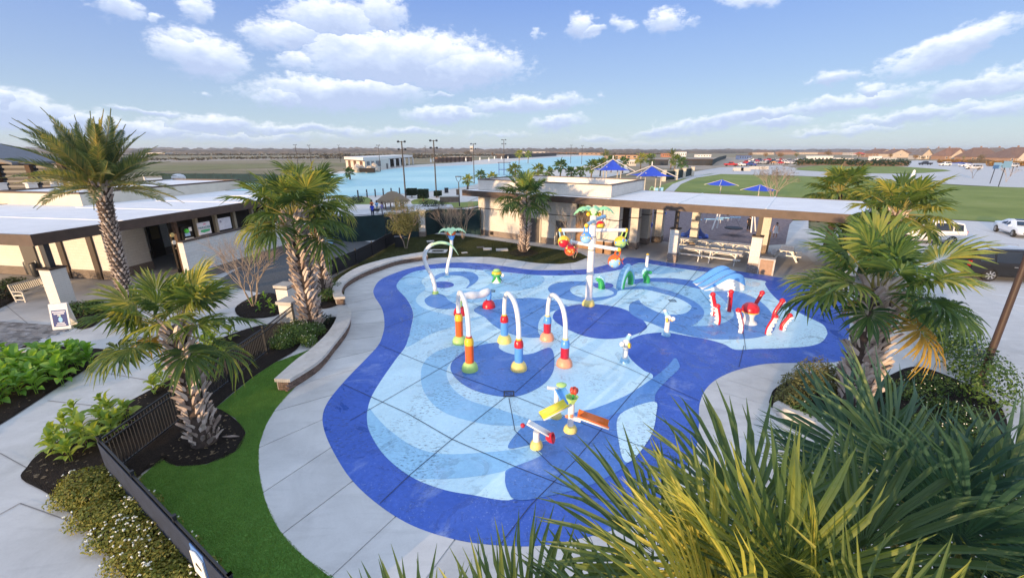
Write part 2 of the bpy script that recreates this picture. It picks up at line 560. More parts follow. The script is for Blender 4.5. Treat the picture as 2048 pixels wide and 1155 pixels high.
def paint_mat(name, col):
    """pool-deck paint: scuffed, with dark grit worn into it and pale chalky wipes"""
    m = bpy.data.materials.new(name)
    m.use_nodes = True
    nt = m.node_tree
    nt.nodes.clear()
    T = NT(nt)
    pos = T.n('ShaderNodeNewGeometry').outputs['Position']
    n1 = T.noise(pos, 0.55, 6.0, 0.62, 0.4)
    n2 = T.noise(pos, 7.0, 5.0, 0.65)
    n3 = T.noise(pos, 26.0, 4.0, 0.7)
    c = T.mix(T.n('ShaderNodeMapRange', {0: n1, 1: .3, 2: .72, 3: 0, 4: .5}).outputs[0], col, tuple(x * .66 for x in col))
    c = T.mix(T.n('ShaderNodeMapRange', {0: n2, 1: .42, 2: .70, 3: 0, 4: .36}).outputs[0], c, tuple(min(1, x * 1.3 + .03) for x in col))
    patch = T.n('ShaderNodeMapRange', {0: T.noise(pos, 0.30, 4.0, 0.6, 0.8), 1: .46, 2: .62, 3: 0, 4: 1}).outputs[0]
    st = T.n('ShaderNodeVectorMath', {0: pos, 1: (6.0, 15.0, 1.0)}, operation='MULTIPLY').outputs[0]
    sp = T.n('ShaderNodeMapRange', {0: T.noise(st, 1.0, 4.0, 0.75), 1: .53, 2: .63, 3: 0, 4: 1}).outputs[0]
    c = T.mix(T.m('MULTIPLY', T.m('MULTIPLY', patch, sp), .85), c, (.03, .05, .10))
    fl = T.n('ShaderNodeMapRange', {0: T.noise(pos, 15.0, 5.0, 0.75), 1: .58, 2: .66, 3: 0, 4: .42}).outputs[0]
    flp = T.n('ShaderNodeMapRange', {0: T.noise(pos, .8, 4.0, 0.6), 1: .38, 2: .62}).outputs[0]
    c = T.mix(T.m('MULTIPLY', fl, flp), c, (.50, .62, .84))
    ch = T.n('ShaderNodeMapRange', {0: T.noise(pos, 0.42, 6.0, 0.7, 1.2), 1: .56, 2: .70, 3: 0, 4: .55}).outputs[0]
    c = T.mix(T.m('MULTIPLY', ch, n3), c, (.55, .66, .85))
    wet = T.n('ShaderNodeMapRange', {0: T.noise(pos, .62, 6.0, 0.68, 1.6), 1: .555, 2: .60, 3: 0, 4: 1}).outputs[0]
    c = T.mix(T.m('MULTIPLY', wet, .30), c, tuple(x * .35 for x in col))
    rg = T.n('ShaderNodeMapRange', {0: n1, 1: .3, 2: .7, 3: .34, 4: .7}).outputs[0]
    rg = T.m('MULTIPLY', rg, T.m('MULTIPLY_ADD', wet, -.72, 1.0))
    bp = T.n('ShaderNodeBump', {'Height': n3, 'Strength': 0.25, 'Distance': 0.01})
    b = T.n('ShaderNodeBsdfPrincipled', {'Base Color': c, 'Roughness': rg, 'Specular IOR Level': 0.35, 'Normal': bp.outputs[0]})
    T.n('ShaderNodeOutputMaterial', {0: b.outputs[0]})
    return m
def grass_mat(name, a, b_, c_, sc=1.2):
    m = bpy.data.materials.new(name)
    m.use_nodes = True
    nt = m.node_tree
    nt.nodes.clear()
    T = NT(nt)
    pos = T.n('ShaderNodeNewGeometry').outputs['Position']
    n = T.noise(pos, sc, 6.0, 0.68, 0.3)
    f = T.noise(pos, 14.0, 4.0, 0.7)
    col = T.ramp(T.m('MULTIPLY_ADD', f, .45, T.m('MULTIPLY', n, .55)), [(0.36, a), (0.5, b_), (0.62, c_)])
    bp = T.n('ShaderNodeBump', {'Height': T.noise(pos, 60.0, 3.0, 0.7), 'Strength': 0.8, 'Distance': 0.05})
    b = T.n('ShaderNodeBsdfPrincipled', {'Base Color': col, 'Roughness': 0.9, 'Specular IOR Level': 0.15, 'Normal': bp.outputs[0]})
    T.n('ShaderNodeOutputMaterial', {0: b.outputs[0]})
    return m
def concrete_mat(name, col, sc=0.6, amt=0.58):
    m = bpy.data.materials.new(name)
    m.use_nodes = True
    nt = m.node_tree
    nt.nodes.clear()
    T = NT(nt)
    pos = T.n('ShaderNodeNewGeometry').outputs['Position']
    oi = T.n('ShaderNodeObjectInfo').outputs['Random']
    n1 = T.noise(pos, sc, 6.0, 0.65, 0.5)
    n2 = T.noise(pos, 18.0, 5.0, 0.7)
    st = T.n('ShaderNodeVectorMath', {0: pos, 1: (0.5, 2.2, 1.0)}, operation='MULTIPLY').outputs[0]
    n3 = T.noise(st, 1.0, 5.0, 0.6, 0.8)
    c = T.mix(T.n('ShaderNodeMapRange', {0: n1, 1: .32, 2: .72, 3: 0, 4: amt}).outputs[0], col, tuple(x * .55 for x in col))
    c = T.mix(T.n('ShaderNodeMapRange', {0: n3, 1: .5, 2: .75, 3: 0, 4: amt * .8}).outputs[0], c, tuple(x * .6 for x in col))
    c = T.mix(T.n('ShaderNodeMapRange', {0: n2, 1: .35, 2: .7, 3: 0, 4: .16}).outputs[0], c, tuple(min(1, x * 1.25) for x in col))
    f = T.n('ShaderNodeMapRange', {0: oi, 3: .90, 4: 1.06}).outputs[0]
    c = T.mix(1.0, c, T.n('ShaderNodeCombineColor', {0: f, 1: f, 2: f}).outputs[0], 'MULTIPLY')
    bp = T.n('ShaderNodeBump', {'Height': n2, 'Strength': 0.15, 'Distance': 0.01})
    b = T.n('ShaderNodeBsdfPrincipled', {'Base Color': c, 'Roughness': 0.85, 'Specular IOR Level': 0.25, 'Normal': bp.outputs[0]})
    T.n('ShaderNodeOutputMaterial', {0: b.outputs[0]})
    return m
def mulch_mat():
    m = bpy.data.materials.new('mulch')
    m.use_nodes = True
    nt = m.node_tree
    nt.nodes.clear()
    T = NT(nt)
    pos = T.n('ShaderNodeNewGeometry').outputs['Position']
    v = T.n('ShaderNodeTexVoronoi', {'Vector': pos, 'Scale': 34.0})
    n = T.noise(pos, 40.0, 5.0, 0.7)
    col = T.ramp(T.m('MULTIPLY_ADD', n, .6, T.m('MULTIPLY', v.outputs['Color'], .35)), [(.25, (.008, .007, .007)), (.55, (.024, .019, .016)), (.8, (.06, .045, .035))])
    bp = T.n('ShaderNodeBump', {'Height': v.outputs['Distance'], 'Strength': 0.7, 'Distance': 0.02})
    b = T.n('ShaderNodeBsdfPrincipled', {'Base Color': col, 'Roughness': 0.95, 'Specular IOR Level': 0.15, 'Normal': bp.outputs[0]})
    T.n('ShaderNodeOutputMaterial', {0: b.outputs[0]})
    return m
M_FIELD = ground_mat()
M_WATER = water_mat()
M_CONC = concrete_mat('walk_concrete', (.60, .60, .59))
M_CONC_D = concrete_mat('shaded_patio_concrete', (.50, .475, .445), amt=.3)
M_LOT = concrete_mat('parking_concrete', (.58, .57, .55), .25, .22)
M_SAND = mat('beach_sand', (.60, .565, .51), .9, .12, 1.5, .3, 30)
M_TURF = grass_mat('turf_base', (.085, .21, .04), (.12, .28, .055), (.17, .34, .08), 2.0)
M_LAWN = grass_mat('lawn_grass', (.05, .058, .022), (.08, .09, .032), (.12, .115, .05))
M_FARLAWN = grass_mat('far_lawn_grass', (.15, .19, .05), (.21, .26, .07), (.27, .30, .10), .09)
M_MULCH = mulch_mat()
M_RUBBER = mat('playground_mulch', (.20, .16, .165), .95, .35, 3.0, .6, 25, spec=.1)
M_GRAVEL = mat('yard_gravel', (.105, .11, .115), .95, .25, 12.0, .6, 40, spec=.1)
M_DIRT = mat('bare_dirt', (.37, .31, .24), .95, .25, .2, 0, spec=.1)
M_JOINT = mat('joint_sealant', (.035, .045, .085), .8)
PD = paint_mat('paint_royal_blue', (.042, .118, .50))
PM2 = paint_mat('paint_cobalt_blue', (.075, .20, .56))
PM = paint_mat('paint_mid_blue', (.115, .29, .64))
PL = paint_mat('paint_sky_blue', (.33, .61, .84))
PP = paint_mat('paint_pale_blue', (.60, .85, .95))
gb = MB()
gb.sheet([(-7500, -400, -.30), (7500, -400, -.30), (7500, 7600, -.30), (-7500, 7600, -.30)])
structure('ground', gb, M_FIELD)
def area(name, pix, m, z, closed_spline=False, step=5, solid=0.0):
    pts = gsp(pix, z, True, step) if closed_spline else gpts(pix, z)
    b = MB()
    if solid:
        b.prism([(p.x, p.y) for p in pts], z - solid, z)
    else:
        b.sheet(pts)
    return structure(name, b, m)
M_OLIVE = grass_mat('olive_field', (.15, .145, .06), (.20, .19, .085), (.26, .23, .12), .05)
area('track', [(-600, 306.2), (690, 306.2), (1400, 305.2), (1400, 304.6), (300, 305.2), (-600, 305.0)], M_DIRT, -.20)
area('grass_strip', [(-400, 346), (260, 345), (480, 338), (690, 330), (690, 326), (300, 331), (-400, 334)], M_OLIVE, -.20)
area('dirt_field', [(1120, 318), (1440, 314), (1640, 320), (1580, 334), (1400, 340), (1210, 330)], M_DIRT, -.20)
area('dirt_track', [(-400, 326), (340, 324), (690, 317), (690, 315), (300, 319), (-400, 321)], M_DIRT, -.19)
area('beach', [(290, 385), (430, 410), (560, 402), (700, 437), (930, 420), (1130, 372), (1260, 345), (1240, 312), (1130, 309), (1000, 316), (900, 326), (800, 331), (690, 342), (560, 352), (440, 354), (290, 356)], M_SAND, -.14)
area('lagoon_water', [(330, 374), (345, 363), (450, 360), (560, 357), (640, 350), (708, 345), (755, 341), (806, 335.5), (870, 332.6), (920, 330.7), (992, 327), (1042, 320.5), (1088, 316), (1134, 313.4), (1190, 312),
                      (1222, 315), (1205, 324), (1150, 334), (1090, 341), (1030, 350), (980, 362), (926, 374), (880, 380), (806, 387), (738, 391), (690, 394), (600, 396), (480, 394), (380, 384)], M_WATER, -.10, True, 4)
area('car_park', [(1640, 500), (1690, 440), (1790, 434), (1969, 443), (2140, 452), (2500, 520), (2700, 900), (2100, 1200), (1700, 1000), (1800, 800), (1850, 745)], M_LOT, -.09)
area('far_car_park', [(1700, 357), (1850, 345), (1760, 327), (1830, 321), (2300, 325), (2500, 384), (2100, 378), (1940, 370.5)], M_LOT, -.12)
area('road', [(1300, 352), (1390, 343), (1440, 335), (1560, 331), (1640, 343), (1760, 346), (1900, 352), (1880, 365), (1720, 357.5), (1600, 351.5), (1420, 347.5), (1360, 360)], M_LOT, -.11)
area('far_lawn', [(1225, 425), (1262, 395), (1318, 372), (1362, 358), (1420, 347.5), (1600, 352), (1720, 358), (1940, 371.5), (2140, 378), (2140, 451), (1969, 442), (1793, 433), (1640, 440), (1450, 440)], M_FARLAWN, -.08)
area('grass_island', [(1590, 338), (1640, 331), (1740, 330), (1890, 339), (1870, 344), (1800, 347), (1700, 345), (1630, 342)], M_FARLAWN, -.06, True, 3)
pl = MB()
pl.sheet([(-60, 0, -.025), (20, 0, -.025), (26, 16, -.025), (34, 40, -.025), (34, 60, -.025), (-8, 62, -.025), (-10, 72, -.025), (-60, 72, -.025)])
structure('plaza_pavement', pl, M_CONC)
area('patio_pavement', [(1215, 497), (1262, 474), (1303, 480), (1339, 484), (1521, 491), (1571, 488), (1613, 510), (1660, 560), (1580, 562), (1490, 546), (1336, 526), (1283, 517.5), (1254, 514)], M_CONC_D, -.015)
area('playground_surface', [(1262, 475), (1240, 420), (1290, 402), (1420, 396), (1590, 412), (1585, 442), (1579, 449), (1571, 488), (1521, 491), (1430, 489), (1339, 484), (1303, 480)], M_RUBBER, -.012)
area('beach_path', [(700, 436), (740, 398), (800, 388), (930, 378), (960, 392), (900, 420), (850, 440)], M_SAND, -.06)
area('palapa_lawn', [(680, 445), (722, 440), (745, 415), (742, 398), (724, 393), (690, 400), (660, 420)], M_FARLAWN, -.05, True, 3)
area('beach_lawn', [(822, 402), (850, 396), (900, 405), (960, 402), (960, 410), (900, 416), (840, 415)], M_FARLAWN, -.05, True, 3)
area('gravel_yard', [(425, 566), (521, 586), (560, 590), (600, 600), (660, 572), (720, 535), (800, 492), (760, 488), (690, 474), (560, 490)], M_GRAVEL, -.012)
mid_lawn = [(688, 588), (662, 592), (648, 568), (740, 510), (800, 478), (860, 467), (930, 472), (1000, 482), (1100, 496.5), (1160, 505.5), (1176, 514), (1150, 524.3), (1120, 527.5), (1075, 525.8), (1030, 519.8), (982, 513.8), (915, 513.8), (857, 516.5), (795, 527), (728, 548), (692, 572)]
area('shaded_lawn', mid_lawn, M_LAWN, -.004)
TURF = [(285, 950), (323, 917), (354, 932), (413, 928), (470, 903), (492, 865), (470, 835), (433, 814), (504, 755), (551, 724), (610, 702), (640, 690), (655, 705), (579, 787), (551, 818), (532, 850), (519, 889), (518, 938), (531, 1000), (560, 1060), (610, 1113), (700, 1175), (740, 1230), (620, 1330), (555, 1326), (487, 1252), (417, 1170), (306, 1045), (262, 997), (270, 965)]
area('turf_lawn', TURF, M_TURF, .0)
def bed(pix, seed):
    """planting bed: mulch heaped a few centimetres, uneven"""
    out = gsp(pix, 0.0, True, 4)
    xs = [p.x for p in out]
    ys = [p.y for p in out]
    b = MB()
    b.sheet([(p.x, p.y, .008) for p in out])
    st = .13 if seed != 9 else .16
    idx = {}
    def vert(i, j):
        if (i, j) not in idx:
            x, y = min(xs) + i * st, min(ys) + j * st
            ed = min((p.x - x) ** 2 + (p.y - y) ** 2 for p in out) ** .5
            h = .012 + .05 * min(1, ed / .5) * (.75 + .8 * mnoise.noise(Vector((x * 1.9, y * 1.9, seed)))) + .02 * mnoise.noise(Vector((x * 9, y * 9, seed)))
            idx[(i, j)] = len(b.v)
            b.v.append((x, y, max(.009, h)))
        return idx[(i, j)]
    nx, ny = int((max(xs) - min(xs)) / st) + 1, int((max(ys) - min(ys)) / st) + 1
    ok = [[inside((min(xs) + i * st, min(ys) + j * st), out) for j in range(ny + 1)] for i in range(nx + 1)]
    for i in range(nx):
        for j in range(ny):
            if ok[i][j] and ok[i + 1][j] and ok[i][j + 1] and ok[i + 1][j + 1]:
                b.face((vert(i, j), vert(i + 1, j), vert(i + 1, j + 1), vert(i, j + 1)))
    o = b.build('mulch_bed', M_MULCH, None, 'all')
    o['kind'] = 'structure'
    return o
bed([(-120, 740), (0, 709), (63, 688), (150, 694), (244, 703), (189, 728), (79, 798), (0, 848), (-120, 910)], 1)
bed([(43, 957), (55, 932), (75, 909), (118, 881), (236, 814), (339, 755), (411, 690), (520, 650), (590, 650), (600, 690), (551, 724), (504, 755), (433, 814), (380, 880), (320, 925), (285, 945), (264, 985), (306, 1045), (417, 1170), (480, 1252), (400, 1300), (252, 1153), (177, 1062), (102, 991)], 2)
bed([(433, 816), (470, 838), (491, 865), (472, 902), (413, 927), (354, 931), (326, 915), (340, 870), (390, 830)], 3)
bed([(470, 616), (500, 595), (521, 587), (553, 589), (562, 626), (490, 636)], 4)
bed([(688, 590), (662, 594), (640, 600), (632, 617), (672, 611)], 5)
bed([(674, 634), (640, 641), (625, 660), (640, 690), (657, 664)], 6)
bed([(1018, 503), (1048, 496), (1078, 503), (1070, 511), (1046, 514), (1022, 510)], 7)
bed([(1128, 518), (1150, 513), (1168, 517), (1150, 521)], 8)
bed([(1542, 790), (1556, 772), (1590, 757), (1640, 764), (1700, 768), (1760, 758), (1822, 733), (1880, 745), (1990, 800), (2010, 880), (1900, 930), (1810, 942), (1700, 890), (1551, 822)], 9)
bed([(130, 620), (150, 612), (190, 600), (215, 620), (190, 650), (150, 655)], 10)
bed([(-60, 610), (0, 572), (40, 560), (60, 575), (30, 600), (0, 615), (-60, 640)], 11)
RING = [((1180, 1072), (1230, 1180)), ((1084, 1090), (1090, 1215)), ((1000, 1090), (960, 1215)), ((910, 1078), (820, 1200)), ((820, 1048), (700, 1175)), ((750, 1003), (610, 1113)), ((700, 955), (560, 1060)),
        ((668, 905), (531, 1000)), ((650, 865), (518, 938)), ((645, 835), (519, 889)), ((652, 810), (532, 850)), ((669, 785), (551, 818)), ((698, 752), (579, 785)), ((735, 714), (625, 742)), ((755, 692), (660, 712)),
        ((764, 674), (685, 684)), ((769, 647), (701, 652)), ((764, 617), (699, 624)), ((749, 592), (692, 606)), ((748, 577), (689, 590)), ((763, 558), (692, 572)), ((804, 541), (728, 549)), ((845, 531), (795, 528)),
        ((889, 526), (857, 517)), ((933, 525), (915, 514)), ((977, 528), (982, 514)), ((1021, 534), (1030, 520)), ((1065, 539.5), (1075, 526)), ((1109, 540), (1120, 527.7)), ((1160, 539), (1150, 524.5)), ((1189, 535), (1176, 515.5)),
        ((1236, 523), (1200, 500)), ((1254, 514), (1220, 490))]
ring_in = gsp([a for a, b in RING], 0, False, 8)
ring_out = gsp([b for a, b in RING], 0, False, 8)
walk = bpy.data.objects.new('walkway', None)
COL.objects.link(walk)
walk['kind'] = 'structure'
acc = length_param([(a + b) / 2 for a, b in zip(ring_in, ring_out)])
cuts = [0]
for i, s in enumerate(acc):
    if s - acc[cuts[-1]] > 1.75:
        cuts.append(i)
if cuts[-1] != len(acc) - 1:
    cuts[-1] = len(acc) - 1
for a, b_ in zip(cuts, cuts[1:]):
    pin = ring_in[a:b_ + 1]
    pout = ring_out[a:b_ + 1]
    g = 0.02
    pin = [pin[0] + (pin[1] - pin[0]).normalized() * g] + pin[1:-1] + [pin[-1] - (pin[-1] - pin[-2]).normalized() * g]
    pout = [pout[0] + (pout[1] - pout[0]).normalized() * g] + pout[1:-1] + [pout[-1] - (pout[-1] - pout[-2]).normalized() * g]
    s = MB()
    n = len(pin)
    zt = .004 + rnd.uniform(-.003, .003)
    vs = []
    for z in (-.08, zt):
        vs += [(p.x, p.y, z) for p in pin] + [(p.x, p.y, z) for p in pout]
    fs = []
    for i in range(n - 1):
        fs.append((2 * n + i, 3 * n + i, 3 * n + i + 1, 2 * n + i + 1))
        fs.append((i, i + 1, 2 * n + i + 1, 2 * n + i))
        fs.append((n + i + 1, n + i, 3 * n + i, 3 * n + i + 1))
    fs += [(0, n, 3 * n, 2 * n), (2 * n - 1, n - 1, 3 * n - 1, 4 * n - 1)]
    s.add(vs, [tuple(reversed(f)) for f in fs])
    s.build('slab', M_CONC, walk)
for quad in ([(1254, 514), (1220, 490), (1262, 474)],):
    pass
RW_IN = [(1700, 640), (1695, 690), (1682, 721), (1610, 725), (1535, 727), (1480, 738), (1440, 754), (1413, 776), (1399, 808), (1398, 846), (1390, 900), (1340, 980), (1260, 1045), (1180, 1072)]
RW_OUT = [(1800, 640), (1835, 715), (1790, 750), (1700, 768), (1600, 760), (1568, 770), (1548, 788), (1546, 812), (1560, 850), (1560, 900), (1530, 970), (1450, 1070), (1350, 1140), (1230, 1180)]
ri = gsp(RW_IN, 0, False, 6)
ro = gsp(RW_OUT, 0, False, 6)
k = 0
while k < len(ri) - 1:
    e = min(k + 6, len(ri) - 1)
    a, b_ = ri[k:e + 1], ro[k:e + 1]
    s = MB()
    for i in range(len(a) - 1):
        t0 = .012 if i == 0 else 0
        p0, p1, q0, q1 = a[i], a[i + 1], b_[i], b_[i + 1]
        if t0:
            p0 = p0 + (p1 - p0).normalized() * t0
            q0 = q0 + (q1 - q0).normalized() * t0
        zt = .004
        s.add([(p0.x, p0.y, zt), (p1.x, p1.y, zt), (q1.x, q1.y, zt), (q0.x, q0.y, zt)], [(3, 2, 1, 0)])
        s.add([(p0.x, p0.y, -.02), (p1.x, p1.y, -.02), (p1.x, p1.y, zt), (p0.x, p0.y, zt)], [(0, 1, 2, 3)])
        if i == 0:
            s.add([(p0.x, p0.y, -.02), (q0.x, q0.y, -.02), (q0.x, q0.y, zt), (p0.x, p0.y, zt)], [(0, 1, 2, 3)])
    s.build('slab', M_CONC, walk)
    k = e
pad = bpy.data.objects.new('splash_pad', None)
COL.objects.link(pad)
pad['kind'] = 'structure'
PAD = [(1180, 1072), (1084, 1090), (1000, 1090), (910, 1078), (820, 1048), (750, 1003), (700, 955), (668, 905), (650, 865), (645, 835), (652, 810), (669, 785), (698, 752), (735, 714), (755, 692), (764, 674), (769, 647), (764, 617), (749, 592), (748, 577), (763, 558), (804, 541),
       (845, 531), (889, 526), (933, 525), (977, 528), (1021, 534), (1065, 539.5), (1109, 540), (1160, 539), (1189, 535), (1236, 523), (1254, 514)]
pts = ring_in[:]
pts += gpts([(1283, 516.5), (1336, 525), (1480, 542.5), (1520, 549), (1571, 557), (1640, 575), (1690, 610)])
pts += [p for p in gsp([(1700, 640)] + RW_IN[1:], 0, False, 6)][:-1]
def paint(pix, m, z, smooth=True, step=6, nm='painted_swirl'):
    b = MB()
    if isinstance(pix[0], Vector):
        pp = [(p.x, p.y, z) for p in pix]
    elif smooth:
        pp = [tuple(p) for p in gsp(pix, z, True, step)]
    else:
        pp = [tuple(p) for p in gpts(pix, z)]
    b.sheet(pp)
    return b.build(nm, m, pad)
paint(pts, PD, .006, nm='painted_base')
LEFT_IN = [(795, 576), (798, 563), (813, 550), (839, 541), (874, 536.6), (918, 535.7), (962, 539.6), (1021, 545), (1079.5, 550), (1138, 550), (1189.6, 547), (1224, 542), (1256.5, 534), (1280, 525)]
INNER = LEFT_IN + [(1312, 529.5), (1371, 538), (1445, 548), (1483, 554), (1529, 561.5), (1530, 568), (1542, 586), (1568, 609), (1615, 633), (1645, 648), (1654, 662), (1653, 671), (1642, 684), (1615, 692), (1557, 696), (1512, 697), (1471, 698.5), (1446, 687), (1412, 677.5), (1380, 672), (1338, 665), (1311, 665), (1283, 669), (1262, 677.5), (1257, 686), (1256, 708), (1269, 724.6), (1288, 740), (1306, 751),
                   (1290, 780), (1250, 815), (1180, 850), (1090, 900), (1030, 945), (1027, 997), (940, 988), (880, 976), (820, 951), (770, 910), (742, 868), (735, 830), (740, 800), (757, 768), (790, 720), (812, 690), (822, 655), (826, 625), (815, 600)]
paint(INNER, PP, .010)
Z2, Z3, Z4, Z5 = .014, .018, .022, .026
paint([(794, 576), (797, 563), (812, 550), (839, 540.5), (860, 546), (843, 561), (851, 577), (838, 588), (832, 602), (851, 617), (895, 629), (933, 636), (968, 632), (912, 651), (863, 667), (818, 692), (813, 688), (823, 655), (827, 625), (816, 600)], PL, Z2)
paint([(967, 538.5), (1021, 545.5), (1079, 550.5), (1088, 556), (1088, 562), (1076, 571.5), (1041, 580), (1000, 584), (1010, 592), (960, 604), (914, 604.7), (896, 601), (888, 596.5), (902, 588), (916, 582), (957, 578), (982, 565), (983, 553)], PL, Z2)
paint([(849, 600), (857, 592), (871, 585.5), (889, 591), (897, 600), (920, 613), (904, 617), (880, 617), (857, 611)], PM, Z3)
paint([(868, 553), (886, 545), (916, 542.7), (942, 543.6), (955, 551), (956, 559), (946, 568.5), (932, 576), (939, 566), (936, 558), (923, 552), (901, 550), (882, 553.3), (871, 559)], PM, Z3)
paint([(886 + 22 * math.cos(t), 569 + 6.6 * math.sin(t)) for t in [i * math.pi / 6 for i in range(12)]], PD, Z3)
paint([(948, 619), (983, 601), (1011, 596.8), (1041, 596), (1065, 595.3), (1109, 601), (1136, 612), (1156, 624), (1123, 618), (1100, 624), (1085, 632), (1077, 646), (1076.6, 664), (1080, 674), (1044, 673), (1006, 661), (983, 646.5), (970, 634)], PM, Z2)
paint([(1106, 630), (1120, 617), (1169, 607), (1233, 613.5), (1272, 629.6), (1293, 649), (1288, 660), (1259, 671.5), (1220, 677), (1175, 673), (1137, 658.6), (1111, 642.5)], PD, Z3)
paint([(1096, 578), (1105, 568), (1130, 563), (1160, 562), (1190, 565), (1215, 570), (1232, 578), (1234, 585), (1228, 592), (1200, 600), (1170, 603), (1135, 599), (1108, 590)], PM, Z3)
paint([(1140, 579), (1150, 572), (1172, 570), (1200, 574), (1226, 583), (1222, 590), (1195, 594), (1165, 594), (1147, 588)], PP, Z4)
paint([(1207 + 20 * math.cos(t), 570.7 + 6.2 * math.sin(t)) for t in [i * math.pi / 6 for i in range(12)]], PD, Z5)
paint([(1236, 541), (1257, 534.6), (1280, 526.5), (1312, 531), (1371, 539.5), (1340, 545.5), (1300, 548), (1262, 546.5)], PL, Z2)
paint([(1258, 615), (1262, 627), (1274, 637), (1298, 644), (1330, 657), (1381, 671), (1427, 677.6), (1491, 677), (1530, 671), (1546, 662), (1551, 649), (1547, 633), (1533, 613), (1507, 594), (1468, 581), (1427, 583), (1393, 583), (1340, 590), (1278, 599), (1262, 606)], PM, Z2)
paint([(1427, 583), (1452, 604), (1468, 626), (1459, 639), (1433, 649), (1381, 651), (1340, 640), (1300, 600), (1271, 570), (1298, 564), (1334, 565), (1371, 571), (1401, 578)], PL, Z3)
paint([(1267, 559.5), (1280, 557), (1302, 555.5), (1342, 556), (1386, 561), (1426, 571.5), (1401, 577.5), (1371, 570.5), (1334, 564.5), (1298, 563.5), (1273, 569)], PM2, Z2)
paint([(1234, 580.5), (1250, 575), (1271, 572), (1298, 572), (1327, 577), (1364, 590), (1393, 605), (1407, 619), (1407, 631), (1398, 641.6), (1380, 651), (1340, 651), (1290, 641), (1262, 627), (1258, 615), (1262, 606), (1276, 600), (1255, 590)], PM, Z4)
paint([(1235, 583), (1248, 579.5), (1283, 578), (1312, 583), (1356, 596), (1380, 609), (1382, 616.6), (1371, 625.4), (1349, 629), (1320, 625), (1295, 613.7), (1282, 605), (1277, 599.5), (1258, 605), (1240, 600)], PP, Z5)
paint([(962, 681), (912, 690), (874, 702), (851, 720), (842, 743), (845, 775), (865, 806), (900, 829), (970, 847), (1036, 850), (1075, 845), (1000, 818), (940, 800), (905, 775), (893, 745), (905, 720), (935, 700), (975, 687)], PL, Z2)
paint([(901, 737), (912, 714), (948, 693), (994, 684.6), (998, 695), (1010, 703), (1035, 709), (1065, 706), (1101, 695), (1109, 728), (1097, 758), (1065, 781), (1021, 793), (962, 784), (921, 764)], PM2, Z3)
paint([(737, 815), (734, 840), (742, 869), (770, 911), (820, 951), (856, 957), (940, 953), (1018, 938), (1084, 908), (1117, 873), (1060, 892), (1000, 901), (892, 907), (830, 893), (780, 860), (752, 832)], PL, Z2)
paint([(1350, 715), (1358, 726), (1359, 735), (1349, 746), (1334, 760), (1311, 788), (1311, 830), (1300, 875), (1255, 925), (1190, 965), (1100, 990), (1028, 997), (1014, 960), (1012, 940), (1040, 928), (1084, 908), (1114, 874), (1062, 888), (1017, 895), (1031, 868), (1059, 843), (1100, 838), (1158, 822), (1191, 815), (1256, 788), (1310, 752), (1335, 732)], PM, Z3)
paint([(1062, 890), (1117, 874), (1160, 852), (1243, 823), (1240, 832), (1236, 880), (1255, 924), (1190, 964), (1100, 989), (1028, 996), (1014, 942), (1084, 910)], PM2, Z4)
paint([(1240, 828), (1308, 802), (1312, 830), (1300, 874), (1256, 924), (1238, 885)], PP, Z5, nm='painted_swirl')
JZ = .030
def joint(pix, w=.022):
    P = gpts(pix, JZ)
    b = MB()
    for a, c in zip(P, P[1:]):
        d = (c - a)
        if d.length < 1e-4:
            continue
        s = Vector((-d.y, d.x, 0)).normalized() * w / 2
        b.add([a - s, c - s, c + s, a + s], [(0, 1, 2, 3)])
    b.build('joint', M_JOINT, pad)
for ln in ([(757, 688), (851, 726), (1003, 781), (1095, 817), (1250, 880), (1392, 930)], [(1030, 784), (1109, 714), (1161, 670), (1250, 590), (1300, 545), (1330, 526)], [(1012, 792), (904, 877), (820, 948), (760, 1005)], [(686, 767), (816, 826), (904, 877), (1036, 934), (1180, 990), (1290, 1020)],
           [(700, 840), (742, 816), (880, 736), (998, 664), (1060, 628), (1115, 595), (1190, 548)], [(1278, 668), (1346, 597), (1375, 565), (1400, 533)], [(1137, 689), (1256, 735), (1330, 770), (1398, 800)], [(770, 655), (850, 625), (960, 585), (1040, 560), (1066, 541)],
           [(1492, 700), (1486, 660), (1440, 630), (1400, 580)], [(845, 580), (920, 597), (1040, 640), (1090, 665), (1130, 688)], [(1180, 1000), (1110, 935), (1030, 860), (1018, 795)], [(1478, 733), (1488, 690)], [(1000, 1088), (1060, 1010), (1150, 920), (1260, 790), (1300, 745)]):
    joint(ln)
JW = mat('walk_joint', (.20, .20, .205), .9)
for ln in ([(0, 905), (60, 938), (112, 985)], [(-60, 1060), (40, 1005), (165, 1050)], [(95, 800), (230, 815)], [(170, 738), (300, 760)], [(244, 700), (330, 722)], [(60, 650), (0, 600)], [(150, 610), (235, 660)], [(300, 600), (390, 650)], [(880, 466), (1060, 492)], [(1090, 505), (1120, 497)], [(1180, 512), (1260, 490)], [(1262, 520), (1400, 492)], [(1400, 530), (1500, 510)], [(1560, 556), (1640, 520)]):
    P = gpts(ln, -.006)
    b = MB()
    for a, c in zip(P, P[1:]):
        s = Vector((-(c - a).y, (c - a).x, 0)).normalized() * .012
        b.add([a - s, c - s, c + s, a + s], [(0, 1, 2, 3)])
    b.build('joint', JW, walk)
MD = mat('drain_grate', (.03, .04, .06), .5)
for (u, v) in ((1018, 788), (984, 582.5), (1345, 602)):
    c = G(u, v)
    b = MB()
    for sx, sy, lx, ly in ((0, .17, .40, .05), (0, -.17, .40, .05), (.17, 0, .05, .29), (-.17, 0, .05, .29)):
        b.box((c.x + sx, c.y + sy, JZ + .004), (lx, ly, .008))
    for i in range(-2, 3):
        b.box((c.x + i * .05, c.y, JZ + .003), (.012, .29, .006))
    b.build('drain_grate', MD, pad)
M_PAVER = mat('paver', (.20, .20, .205), .9, .25, 6.0, .3, 30, rnd_amt=.45)
fore = bpy.data.objects.new('paver_forecourt', None)
